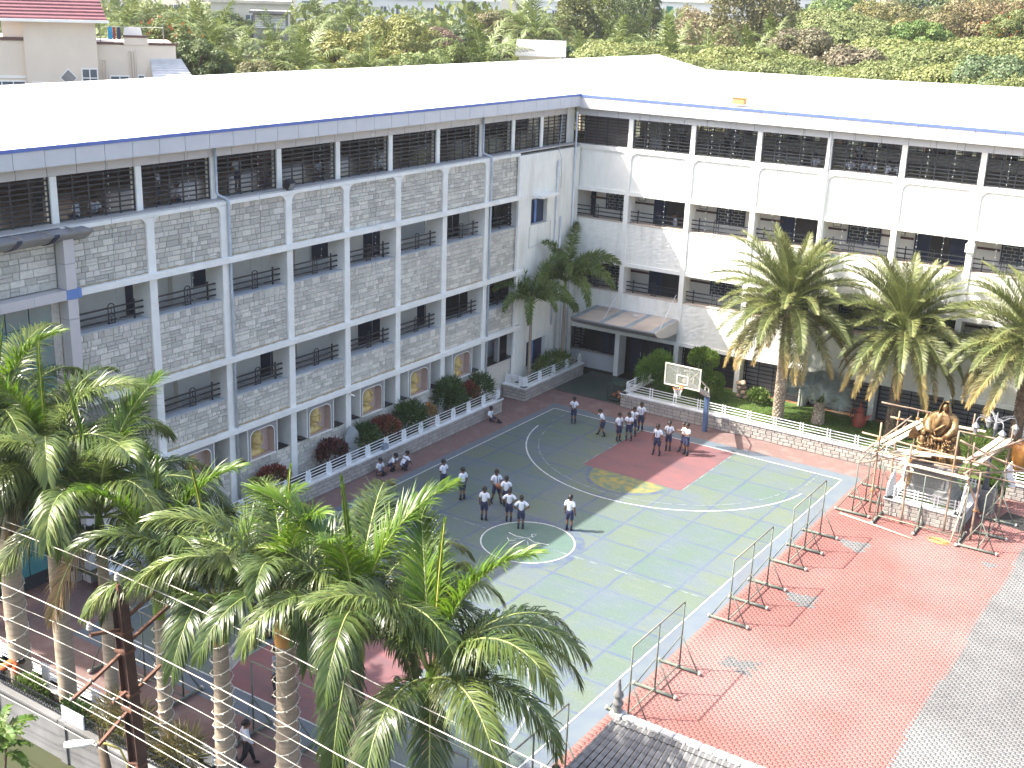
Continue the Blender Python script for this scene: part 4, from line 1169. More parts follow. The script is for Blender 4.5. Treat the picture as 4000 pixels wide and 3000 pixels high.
# ---- movable mesh screens
def mesh_screen(proto_len=3.36, sp=1.70):
    t = thing('mesh_screen', 'x', 'mesh screen', (0,0,0), 0.0, 'movable green mesh screens')
    H = 2.38
    for y in (0.0, sp, 2*sp):
        MB().tube([(0,y,0.12),(0,y,H)], 0.027, 6).build('post', 'frame_green', t, smooth=True)
        f = MB().tube([(-0.68,y,0.075),(0.68,y,0.075)], 0.055, 8).build('foot', 'frame_green', t, smooth=True)
        for s in (-1, 1): MB().tube([(s*0.68,y,0.075),(s*0.75,y,0.075)], 0.068, 8).build('end_cap', 'cap_cream', f, smooth=True)
        for s in (-1, 1): MB().tube([(0,y,1.22),(s*0.62,y,0.12)], 0.021, 6).build('brace', 'frame_green', t, smooth=True)
    MB().tube([(0,0,H),(0,2*sp,H)], 0.028, 6).build('top_rail', 'frame_cream', t, smooth=True)
    MB().tube([(0.0,0,0.15),(0.0,2*sp,0.15)], 0.028, 6).build('bottom_rail', 'frame_cream', t, smooth=True)
    mb = MB(); w, h, st, th = 2*sp, H-0.18, 0.065, 0.0016
    n = int((w+h)/st)
    for i in range(n):
        c = i*st
        for sgn in (0, 1):
            a0, a1 = max(0, c-h), min(w, c)
            z0, z1 = c-a0, c-a1
            p, q = (a0, z0), (a1, z1)
            if sgn: p, q = (w-a0, z0), (w-a1, z1)
            mb.add([(0.002*sgn,p[0]-th,0.16+p[1]),(0.002*sgn,p[0]+th,0.16+p[1]),(0.002*sgn,q[0]+th,0.16+q[1]),(0.002*sgn,q[0]-th,0.16+q[1])], [(0,1,2,3)])
    mb.build('wire_netting', 'mesh_wire', t)
    return t
scr = mesh_screen()
spots = [((19.60,-35.65),0,'green mesh screen on the court sideline just behind the tiled gate roof'), ((19.58,-28.62),0,'green mesh screen on the sideline beyond the finial of the tiled roof'),
         ((19.62,-21.55),0,'green mesh screen in the middle of the court sideline'), ((19.62,-16.1),0,'green mesh screen on the sideline nearest the statue, standing on the court edge'),
         ((19.95,-9.8),0,'green mesh screen standing beside the statue planter on its court side'), ((20.95,-9.62),-PI/2,'green mesh screen standing straight across the front of the statue planter'),
         ((25.15,-10.2),0,'green mesh screen standing beside the statue next to the black mat'),
         ((5.1,-35.8),-PI/2,'dark mesh screen behind the palms left of the near hoop'), ((11.4,-35.8),-PI/2,'mesh screen behind the palm trunks in front of the near red key'), ((15.45,-35.8),-PI/2,'mesh screen behind the hanging fronds at the bottom of the picture')]
for i, ((x, y), rz, lab) in enumerate(spots):
    o = scr if i == 0 else copy_tree(scr)
    o.location = (x, y, 0); o.rotation_euler = (0, 0, rz); o['label'] = lab

# ---- ball cart by the porch, balls
t = thing('ball_cart', 'dark green wheeled wire cart holding basketballs beside the porch', 'ball cart', (5.05,-3.15,0.0), 0.05)
mb = MB()
for x in (-0.45, 0.45):
    for y in (-0.38, 0.38): MB().tube([(x,y,0.08),(x,y,1.0)], 0.02, 6).build('upright', 'cart_green', t)
for z in (0.12, 0.98):
    for a, b in (((-0.45,-0.38),(0.45,-0.38)),((0.45,-0.38),(0.45,0.38)),((0.45,0.38),(-0.45,0.38)),((-0.45,0.38),(-0.45,-0.38))):
        MB().tube([(*a,z),(*b,z)], 0.018, 6).build('rail', 'cart_green', t)
MB().box(-0.44, 0.44, -0.37, 0.37, 0.13, 0.15).build('tray', 'cart_green', t); MB().box(-0.44, 0.44, -0.37, 0.37, 0.985, 1.0).build('lid', 'cart_green', t)
for x in (-0.45, 0.45):
    for y in (-0.38, 0.38): MB().tube([(x-0.02,y,0.045),(x+0.02,y,0.045)], 0.045, 8).build('wheel', 'iron', t)
def ball(loc, lab, group=None):
    o = MB().ball(loc and (0,0,0), 0.12, 14, 10).build('basketball', 'ball_brown', None, smooth=True, loc=loc)
    return tag(o, lab, 'basketball', group)
ball((5.25,-3.38,0.27), 'brown basketball at the bottom front of the ball cart', 'balls in the cart'); ball((5.22,-3.35,0.50), 'brown basketball resting on top of another in the ball cart', 'balls in the cart')
ball((4.85,-3.2,0.27), 'brown basketball at the back of the ball cart tray', 'balls in the cart')

# ---- statue on its pedestal
t = thing('statue_pedestal', 'dark grey stepped granite pedestal under the golden statue', 'pedestal', (22.42,-7.05,LZ))
prof = [(1.12,0.0),(1.12,0.22),(1.02,0.26),(1.0,0.40),(0.93,0.46),(0.90,0.60),(0.84,0.66),(0.80,1.28),(0.86,1.34),(0.92,1.42),(0.98,1.50),(1.02,1.62)]
for (r0, z0), (r1, z1) in zip(prof[:-1], prof[1:]):
    if z1 - z0 < 0.01: continue
mb = MB()
for r_, z_ in prof: mb.v += [(-r_*0.93,-r_*0.86,z_),(r_*0.93,-r_*0.86,z_),(r_*0.93,r_*0.86,z_),(-r_*0.93,r_*0.86,z_)]
for i in range(len(prof)-1):
    for k in range(4): mb.f.append((i*4+k, i*4+(k+1) % 4, (i+1)*4+(k+1) % 4, (i+1)*4+k))
mb.f.append((0,3,2,1)); n_ = (len(prof)-1)*4; mb.f.append((n_,n_+1,n_+2,n_+3)); mb.build('pedestal_body', 'granite', t)
MB().bbox(-0.98,0.98,-0.90,0.90,1.621,1.74,0.02).build('top_slab', 'granite', t)
mb = MB(); y = -0.735
for a, b, c_, d in ((-0.58,0.58,0.72,0.75),(-0.58,0.58,1.15,1.18),(-0.58,-0.55,0.75,1.15),(0.55,0.58,0.75,1.15),(-0.44,0.44,0.82,0.84),(-0.44,0.44,1.06,1.08)):
    mb.box(a, b, y-0.02, y+0.01, c_, d)
mb.build('inscription_frame', 'granite', t)
MB().box(-1.15,1.15,-1.05,1.05,-0.06,0.0).build('base_slab', 'granite', t)

def robe(mb, prof, n=40, folds=9, amp=0.06, seed=0):
    """lofted cloth: prof = (z, cx, cy, rx, ry, fold)"""
    rnd = random.Random(seed); ph = rnd.uniform(0, 6); off = len(mb.v)
    for z, cx, cy, rx_, ry_, fo in prof:
        for k in range(n):
            a = 2*PI*k/n
            m_ = 1 + fo*amp*(math.sin(folds*a + ph + z*1.3) + 0.5*math.sin((folds*2+1)*a + z*3))
            mb.v.append((cx + rx_*m_*math.cos(a), cy + ry_*m_*math.sin(a), z))
    for i in range(len(prof)-1):
        for k in range(n):
            mb.f.append((off+i*n+k, off+i*n+(k+1) % n, off+(i+1)*n+(k+1) % n, off+(i+1)*n+k))
    mb.f.append(tuple(off+(len(prof)-1)*n+k for k in range(n)))
def limb(mb, pts, rs, n=10): mb.tube(pts, rs, n)
st = thing('statue', 'golden statue of a hooded robed figure bending over small children', 'statue', (22.42,-7.05,LZ+1.741))
mb = MB()
robe(mb, [(0.0,0.15,0.05,0.72,0.55,1.6),(0.25,0.15,0.05,0.66,0.52,1.5),(0.6,0.15,0.06,0.58,0.47,1.3),(0.95,0.14,0.06,0.52,0.43,1.0),(1.25,0.12,0.02,0.47,0.38,0.8),(1.5,0.10,-0.02,0.44,0.34,0.8),
          (1.75,0.08,-0.06,0.50,0.32,0.7),(1.95,0.06,-0.09,0.49,0.29,0.5),(2.08,0.05,-0.11,0.36,0.24,0.3),(2.16,0.05,-0.13,0.16,0.15,0.1),(2.22,0.05,-0.15,0.12,0.12,0)], n=60, folds=10, amp=0.10, seed=1)
mb.build('robe', 'gold', st, smooth=True)
mb = MB()   # cape over the shoulders, swung out to the left
robe(mb, [(1.02,-0.32,-0.06,0.38,0.36,2.2),(1.3,-0.20,-0.06,0.48,0.40,1.8),(1.6,-0.08,-0.07,0.56,0.40,1.3),(1.85,0.02,-0.08,0.58,0.36,0.9),(2.02,0.04,-0.10,0.46,0.29,0.6),(2.14,0.05,-0.12,0.26,0.20,0.3)], n=60, folds=8, amp=0.11, seed=4)
mb.build('cape', 'gold', st, smooth=True)
mb = MB(); mb.ball((0.06,-0.22,2.34), 0.135, 14, 10, (0.9,1.0,1.2)); mb.ball((0.075,-0.36,2.32), 0.03, 6, 5, (0.8,1.2,1.4)); mb.ball((0.07,-0.33,2.26), 0.05, 8, 6, (1,0.7,0.7)); mb.build('face', 'gold', st, smooth=True)
mb = MB()   # hood: open at the front (towards -y)
for j in range(9):
    t_ = j/8; 
    for k in range(19):
        a = -PI/2 + 0.85 + (2*PI-1.7)*k/18
        r_ = 0.215*math.sin(PI*(0.12+0.62*t_))**0.6 * (1+0.03*math.sin(5*a+9*t_)); zz = 2.60 - 0.56*t_
        mb.v.append((0.055 + r_*(1+0.35*t_*t_)*math.cos(a), -0.17 + r_*(1.1+0.3*t_*t_)*math.sin(a) , zz))
for j in range(8):
    for k in range(18): mb.f.append((j*19+k, j*19+k+1, (j+1)*19+k+1, (j+1)*19+k))
mb.f.append(tuple(range(19))); mb.build('hood', 'gold', st, smooth=True)
mb = MB()
limb(mb, [(-0.40,-0.10,1.90),(-0.52,-0.28,1.58),(-0.42,-0.50,1.36),(-0.22,-0.62,1.32)], [0.15,0.17,0.14,0.07])
limb(mb, [(0.46,-0.12,1.90),(0.58,-0.32,1.55),(0.42,-0.55,1.28),(0.22,-0.66,1.18)], [0.15,0.18,0.15,0.07])
for cx, cz in ((-0.17,1.32),(0.17,1.17)):
    for f in range(5): limb(mb, [(cx+0.01*f,-0.62-0.012*f,cz-0.02*f+0.03),(cx+0.06+0.012*f,-0.70,cz-0.025*f+0.02),(cx+0.10,-0.72,cz-0.03*f)], [0.02,0.017,0.012], 6)
mb.build('arms', 'gold', st, smooth=True)
mb = MB()   # sashes and heavy drapery over the lap
for i in range(6):
    s = -0.42 + 0.15*i
    limb(mb, [(s,-0.42,1.18-0.04*i),(s+0.08,-0.56,0.85-0.05*i),(s+0.05,-0.60,0.45),(s+0.12,-0.60,0.03)], [0.05,0.07,0.065,0.05], 8)
limb(mb, [(-0.5,-0.30,1.25),(-0.1,-0.62,1.05),(0.35,-0.60,1.12),(0.56,-0.30,1.35)], [0.07,0.09,0.09,0.06], 8)
limb(mb, [(-0.62,-0.1,1.95),(-0.72,-0.16,1.55),(-0.62,-0.12,1.2),(-0.66,-0.05,0.9)], [0.05,0.10,0.09,0.03], 8)
limb(mb, [(0.52,-0.15,1.9),(0.12,-0.45,1.62),(-0.25,-0.5,1.3),(-0.4,-0.45,0.9)], [0.04,0.06,0.07,0.04], 8)
mb.build('drapery', 'gold', st, smooth=True)
def child_figure(parent, ox, oy, s, wing, name, turn=0.0):
    mb = MB()
    limb(mb, [(0,0,0.50),(0,0,0.62),(0,-0.01,0.78),(0,0,0.92),(0,0,0.98)], [0.13,0.15,0.15,0.12,0.06], 12)
    for q in (-1, 1):
        limb(mb, [(q*0.075,0,0.52),(q*0.085,-0.03,0.28),(q*0.075,0.01,0.06)], [0.085,0.06,0.04], 10)
        limb(mb, [(q*0.075,0.02,0.03),(q*0.08,-0.12,0.025)], [0.04,0.03], 8)
        limb(mb, [(q*0.15,0,0.90),(q*0.19,-0.08,0.72),(q*0.10,-0.22,0.70),(q*0.02,-0.28,0.74)], [0.05,0.045,0.035,0.03], 8)
    mb.ball((0,-0.02,1.09), 0.115, 12, 9, (0.95,1,1.1)); mb.ball((0,-0.13,1.08), 0.02, 6, 4)
    for i in range(14): mb.ball((0.10*math.cos(i*2.4), 0.02+0.09*math.sin(i*2.4), 1.12+0.05*math.sin(i*1.7)+0.03), 0.045, 6, 5)
    robe(mb, [(0.40,0,0,0.17,0.15,1.2),(0.52,0,0,0.16,0.145,0.8),(0.60,0,0,0.15,0.135,0.4)], 20, 6, 0.07)
    M = Matrix.Translation((ox,oy,0)) @ Matrix.Rotation(turn,4,'Z') @ Matrix.Scale(s,4)
    mb.xf(M); o = mb.build(name, 'gold', parent, smooth=True)
    if wing:
        w = MB()
        for i in range(9):
            t_ = i/8
            w.prism([(0.03,0.80),(-0.10-0.42*math.sin(0.5+0.9*t_),0.95+0.50*math.cos(0.6+0.9*t_)-0.1),(-0.08-0.40*math.sin(0.62+0.9*t_),0.90+0.46*math.cos(0.72+0.9*t_)-0.1),(0.0,0.74)], 'y', 0.10+0.008*i, 0.13+0.008*i)
        w.xf(M); w.build('wing', 'gold', o)
    return o
child_figure(st, -0.60, -0.55, 1.12, True, 'child_figure', 0.5)
child_figure(st, 0.62, -0.45, 1.05, False, 'child_figure', -0.6)
child_figure(st, 0.30, -0.62, 0.72, False, 'child_figure', -0.2)
mb = MB(); rb = random.Random(8)
for i in range(40): mb.ball((-0.28+rb.uniform(-.16,.16), -0.72+rb.uniform(-.1,.1), 0.72+rb.uniform(-.14,.14)), rb.uniform(0.03,0.05), 6, 5)
for i in range(40): mb.ball((0.42+rb.uniform(-.18,.18), -0.66+rb.uniform(-.1,.1), 0.95+rb.uniform(-.15,.15)), rb.uniform(0.03,0.055), 6, 5)
mb.build('flowers', 'gold', st, smooth=True)

# ---- wooden scaffold lashed round the statue
sc = thing('scaffold', 'rough wooden pole scaffold with planks lashed around the golden statue', 'scaffold', (22.42,-7.2,0.0))
so = Vector((22.42,-7.2,0.0)); rs = random.Random(12)
def pole(a, b, r=0.045, parent=sc):
    a, b = Vector(a)-so, Vector(b)-so
    n = 6; P = [a.lerp(b, i/n) + Vector((rs.uniform(-.015,.015),)*3)*(0 if i in (0,n) else 1) for i in range(n+1)]
    L_ = (b-a).length
    d = (b-a).normalized(); q = d.to_track_quat('Z','Y')
    mb = MB().tube([(rs.uniform(-.012,.012) if 0<i<n else 0, rs.uniform(-.012,.012) if 0<i<n else 0, L_*i/n) for i in range(n+1)], [r*lerp(1.1,0.85,i/n) for i in range(n+1)], 7)
    o = mb.build('pole', 'pole_wood', parent, smooth=True); o.location = a; o.rotation_mode = 'QUATERNION'; o.rotation_quaternion = q
    return o
def lash(p):
    p = Vector(p)-so; mb = MB()
    for i in range(3): mb.tube([(0.075*math.cos(2*PI*k/8), 0.075*math.sin(2*PI*k/8), 0.025*(i-1)+0.01*math.sin(4*PI*k/8)) for k in range(9)], 0.016, 5, False)
    o = mb.build('rope_lashing', 'rope', sc); o.location = p
V = [(20.48,-9.15,4.0),(21.9,-9.45,3.5),(23.58,-9.25,4.4),(24.2,-8.95,3.95),(20.4,-6.3,3.7),(21.05,-5.7,3.75),(21.5,-5.55,3.5),(23.3,-5.6,4.05),(25.05,-6.5,4.2),(24.65,-9.3,2.9)]
for x, y, z in V: pole((x,y,0.0), (x+rs.uniform(-.06,.06), y+rs.uniform(-.05,.05), z), rs.uniform(0.036,0.05))
H_ = [((19.9,-9.3,2.75),(24.6,-9.25,2.95)), ((19.7,-9.0,3.35),(24.9,-9.1,3.2)), ((20.0,-6.1,3.3),(25.4,-6.0,3.3)), ((19.6,-6.35,3.95),(21.9,-5.4,3.65)), ((20.45,-9.6,2.6),(20.5,-5.2,2.85)), ((20.2,-10.1,2.95),(20.75,-5.6,3.35)),
      ((24.1,-9.7,2.85),(25.3,-5.0,3.3)), ((24.0,-9.3,3.25),(25.6,-5.9,3.6)), ((23.4,-9.6,2.6),(25.9,-6.3,2.35)), ((19.9,-9.7,2.25),(22.6,-8.2,3.0)), ((23.6,-8.9,3.9),(25.3,-7.7,2.9)), ((22.9,-9.6,2.9),(26.3,-7.6,2.2)), ((24.6,-6.2,2.5),(27.2,-5.9,2.0))]
for a, b in H_: pole(a, b, rs.uniform(0.034,0.044))
pole((24.05,-9.2,2.7),(24.75,-9.0,1.1), 0.05)
for p in ((20.48,-9.15,2.75),(21.9,-9.45,2.82),(23.58,-9.25,2.9),(24.2,-8.95,3.2),(20.4,-6.3,3.35),(21.05,-5.7,3.35),(23.3,-5.6,3.3),(25.05,-6.5,3.3),(20.48,-9.15,3.3),(24.2,-9.1,2.85),(20.4,-6.3,2.8),(21.5,-5.6,3.6),(25.0,-6.4,2.5),(20.48,-9.15,1.0),(24.65,-9.3,1.3)): lash(p)
def plank(a, b, w=0.24, th=0.04):
    a, b = Vector(a)-so, Vector(b)-so; L_ = (b-a).length
    o = MB().bbox(0, L_, -w/2, w/2, 0, th, 0.006).build('plank', 'plank_wood', sc); o.location = a
    o.rotation_mode = 'QUATERNION'; o.rotation_quaternion = (b-a).to_track_quat('X','Z')
plank((21.3,-9.2,3.02),(23.9,-9.05,3.22)); plank((21.55,-9.5,2.62),(24.25,-9.45,2.58)); plank((20.3,-9.3,2.98),(21.3,-6.4,3.45),0.22); plank((20.75,-9.0,3.0),(21.6,-6.2,3.4),0.26)
plank((21.2,-5.9,3.38),(23.9,-5.8,3.42)); plank((24.0,-9.2,3.12),(24.7,-6.4,3.55),0.26); plank((24.35,-9.15,3.10),(25.0,-6.3,3.52),0.24); plank((20.8,-8.6,2.62),(22.3,-7.9,2.62),0.5); plank((24.45,-8.2,3.0),(24.6,-6.6,2.2),0.42)
# loose poles on and against the ground
def loose(label, a, b, r, m='plank_wood'):
    a, b = Vector(a), Vector(b)
    o = MB().tube([(0,0,0),((b-a)*0.5)+Vector((0,0,0.01)),(b-a)], [r,r*0.95,r*0.85], 7).build('loose_pole', m, None, smooth=True, loc=a)
    return tag(o, label, 'pole', 'loose scaffold poles')
loose('pale pole lying on the red pavers in front of the statue screen', (19.55,-10.1,0.035), (22.75,-10.75,0.035), 0.035)
loose('pale pole leaning from the red pavers up against the scaffold', (24.05,-9.95,0.0), (24.25,-9.0,2.25), 0.032)
mb = MB(); rc = random.Random(2)
for i in range(26):
    a0, r_ = rc.uniform(0, 6.28), rc.uniform(0.12, 0.34)
    cx, cy = rc.uniform(-.1,.1), rc.uniform(-.06,.06)
    mb.tube([(cx+r_*1.3*math.cos(a0+s*0.5), cy+r_*0.8*math.sin(a0+s*0.5), 0.012+0.004*(i % 9)) for s in range(7)], 0.008, 4, False)
tag(mb.build('rope_pile', 'coir', None, loc=(23.65,-10.25,0.0)), 'tangled pile of tan coir rope on the red pavers', 'rope')
tag(MB().bbox(-0.9,0.9,-0.7,0.7,0.0,0.02,0.006).build('black_mat', 'black_mat', None, loc=(26.0,-6.3,0.004), rz=-0.15), 'black rubber mat lying on the red pavers beside the statue', 'mat')

# ---- lamp post with lanterns
lt = thing('lamp_post', 'ornate lamp post with four scrolled arms and lanterns behind the scaffold', 'street lamp', (24.25,-5.75,0.0))
MB().box(-0.45,0.45,-0.35,0.35,0.0,0.92).build('plinth', 'granite', lt)
MB().lathe([(0.14,0.92),(0.16,1.0),(0.10,1.08),(0.12,1.3),(0.09,1.4),(0.10,1.7),(0.07,1.8),(0.065,2.6),(0.085,2.65),(0.06,2.75),(0.05,3.6)], 12).build('column', 'lamp_iron', lt, smooth=True)
MB().lathe([(0.055,3.6),(0.11,3.66),(0.07,3.74),(0.10,3.82),(0.06,3.9),(0.05,4.15),(0.03,4.3),(0.0,4.42)], 12).build('finial', 'lamp_silver', lt, smooth=True)
for i in range(4):
    a = PI/4*0.7 + i*PI/2; ca, sa = math.cos(a), math.sin(a)
    mb = MB()
    mb.tube([(ca*r_, sa*r_, z_) for r_, z_ in ((0.05,3.95),(0.3,4.02),(0.55,4.14),(0.75,4.12),(0.82,3.98),(0.82,3.88))], 0.022, 6)
    for q in range(5):
        r0 = 0.18+0.12*q; mb.tube([(ca*(r0+0.05*math.cos(k)), sa*(r0+0.05*math.cos(k)), 4.12+0.02*q+0.05*math.sin(k)) for k in (0,1,2,3,4,5,6)], 0.01, 4, False)
    ar = mb.build('lamp_arm', 'lamp_silver', lt)
    cx, cy = ca*0.82, sa*0.82
    MB().lathe([(0.0,3.90),(0.04,3.88),(0.16,3.72),(0.17,3.70),(0.13,3.68)], 6, (cx,cy,0)).build('lantern_roof', 'lamp_silver', ar)
    MB().lathe([(0.125,3.68),(0.07,3.42),(0.0,3.40)], 6, (cx,cy,0)).build('lantern_glass', 'lantern', ar)

# ---- garden ornaments
t = thing('coffee_pot_ornament', 'large red terracotta coffee pot standing on the shaded lawn', 'garden ornament', (16.95,-0.25,LZ))
MB().lathe([(0.0,0.0),(0.30,0.0),(0.31,0.06),(0.34,0.25),(0.30,0.50),(0.19,0.68),(0.17,0.74),(0.22,0.80),(0.20,0.83),(0.15,0.90),(0.05,1.0),(0.04,1.16),(0.0,1.22)], 18).build('body', 'terracotta', t, smooth=True)
MB().tube([(-0.30,0,0.30),(-0.46,0,0.42),(-0.50,0,0.62),(-0.42,0,0.78),(-0.18,0,0.80)], 0.035, 7).build('handle', 'terracotta', t, smooth=True)
MB().prism([(0.24,0.40),(0.34,0.56),(0.46,0.66),(0.60,0.66),(0.50,0.58),(0.44,0.44),(0.30,0.28)], 'y', -0.05, 0.05).build('spout', 'terracotta', t)
t = thing('amber_vase', 'tall amber glazed vase at the edge of the picture behind the statue', 'vase', (24.75,-1.4,LZ))
MB().lathe([(0.0,0.0),(0.26,0.0),(0.33,0.2),(0.43,0.7),(0.45,1.0),(0.40,1.22),(0.28,1.32),(0.24,1.36),(0.27,1.42),(0.22,1.42),(0.20,1.30)], 22).build('body', 'amber_pot', t, smooth=True)
MB().lathe([(0.262,0.003),(0.29,0.0),(0.30,0.05),(0.275,0.06)], 22).build('foot_ring', 'amber_pot', t, smooth=True)
t = thing('rock_stack', 'stack of rounded brown boulders against the far wall of the lawn', 'rock sculpture', (10.5,0.15,LZ))
rk = random.Random(6)
for i in range(16):
    lv = i // 4; a = i*1.9
    MB().ball((0.0,0,0), 0.15, 9, 7, (1.25,1.0,0.75), 0.10, rk).build('boulder', 'boulder', t, smooth=True, loc=(0.20*math.cos(a)*(1-lv*0.15)+ (0.12 if lv < 2 else 0), 0.17*math.sin(a), 0.10+lv*0.22), rz=a)
mb = MB(); pts = [(-0.26,0.0),(-0.36,0.3),(-0.30,0.7),(-0.34,1.0),(-0.22,1.30),(-0.10,1.45),(0.12,1.42),(0.26,1.22),(0.33,0.9),(0.26,0.6),(0.30,0.3),(0.24,0.0)]
mb.prism(pts, 'y', -0.10, 0.10)
tag(mb.build('standing_stone', 'menhir_grey', None, loc=(0.40,-18.95,LZ), rz=PI/2-0.5), 'upright rough grey slab standing in the flower bed by the stone wing', 'standing stone')
for i, (x, y, r_) in enumerate(((0.8,-13.2,0.22),(0.95,-13.75,0.2),(0.7,-13.6,0.17))):
    tag(MB().ball((0,0,0), r_, 10, 8, (1.2,1,0.8), 0.08, rk).build('boulder', 'boulder', None, smooth=True, loc=(x,y,LZ+0.12)), ('largest','middle','smallest')[i] + ' of three brown boulders under the small orange bush', 'boulder', 'boulders in the flower bed')
# ================================================================ plants
def leafmat(name, c1, c2, rough=0.45, trans=0.3, island=0.25, hue=0.015, scale=1.2, objv=0.0):
    return mat(name, c1, c2, scale, rough, 3, island=island, objv=objv, trans=trans, hue=hue, spec=0.5)
leafmat('royal_leaf', (0.080,0.122,0.027), (0.135,0.175,0.046), 0.32)
leafmat('royal_young', (0.075,0.145,0.012), (0.125,0.21,0.016), 0.36, 0.4)
leafmat('royal_dark', (0.050,0.084,0.021), (0.086,0.122,0.032), 0.32)
leafmat('date_leaf', (0.135,0.165,0.052), (0.20,0.215,0.075), 0.45, 0.3)
leafmat('royal_dead', (0.26,0.19,0.09), (0.20,0.14,0.07), 0.7)
leafmat('foxtail_leaf', (0.105,0.155,0.038), (0.155,0.205,0.05), 0.5)
leafmat('coco_leaf', (0.10,0.145,0.035), (0.15,0.18,0.05), 0.5)
leafmat('fan_leaf', (0.40,0.44,0.39), (0.33,0.38,0.34), 0.5, 0.15)
leafmat('lady_leaf', (0.045,0.090,0.022), (0.070,0.125,0.028), 0.4)
leafmat('bamboo_leaf', (0.075,0.15,0.018), (0.11,0.20,0.022), 0.5)
leafmat('topiary_leaf', (0.085,0.15,0.018), (0.13,0.21,0.022), 0.55)
leafmat('croton_leaf', (0.20,0.045,0.030), (0.11,0.085,0.025), 0.45, 0.25, 0.45)
leafmat('croton_dark', (0.11,0.030,0.030), (0.07,0.04,0.025), 0.45, 0.25, 0.4)
leafmat('croton_gold', (0.38,0.20,0.06), (0.28,0.18,0.05), 0.5, 0.25, 0.35)
leafmat('shrub_leaf', (0.085,0.145,0.028), (0.14,0.20,0.04), 0.5)
leafmat('dracaena_leaf', (0.13,0.145,0.04), (0.19,0.14,0.06), 0.5)
leafmat('flower_red', (0.36,0.05,0.02), (0.40,0.10,0.03), 0.6)
mat('trunk_grey', (0.34,0.28,0.21), (0.26,0.21,0.155), 2, 0.9, stretch=(1,1,9), bump=0.3, bscale=8)
mat('trunk_date', (0.24,0.18,0.12), (0.14,0.10,0.07), 6, 0.95, island=0.3)
mat('trunk_pale', (0.46,0.38,0.29), (0.30,0.23,0.16), 7, 0.95, island=0.25)
mat('shaft_green', (0.16,0.26,0.035), (0.13,0.21,0.03), 1.5, 0.35, stretch=(1,1,0.2))
mat('shaft_brown', (0.42,0.22,0.07), (0.32,0.16,0.05), 3, 0.6, stretch=(1,1,0.2))
mat('petiole', (0.26,0.30,0.10), (0.22,0.26,0.08), 3, 0.5)
mat('petiole_yellow', (0.50,0.44,0.14), (0.42,0.36,0.10), 3, 0.5)
mat('bark', (0.12,0.085,0.055), (0.08,0.06,0.04), 6, 0.95)
def old_frond_mat():
    m = mat('date_old', (0.15,0.16,0.055), (0.205,0.195,0.075), 1.2, 0.55, 3, island=0.22, trans=0.2)
    nt = m.node_tree; N, L = nt.nodes, nt.links
    b = N['Principled BSDF']; src = b.inputs['Base Color'].links[0].from_socket
    tc = N.new('ShaderNodeTexCoord'); sp = N.new('ShaderNodeVectorMath'); sp.operation = 'LENGTH'
    L.new(tc.outputs['Object'], sp.inputs[0])
    mr = N.new('ShaderNodeMapRange'); mr.inputs[1].default_value = 1.7; mr.inputs[2].default_value = 2.7
    L.new(sp.outputs['Value'], mr.inputs[0])
    mx = N.new('ShaderNodeMix'); mx.data_type = 'RGBA'; mx.inputs[7].default_value = (0.36, 0.25, 0.09, 1)
    L.new(mr.outputs[0], mx.inputs[0]); L.new(src, mx.inputs[6]); L.new(mx.outputs[2], b.inputs['Base Color'])
old_frond_mat()

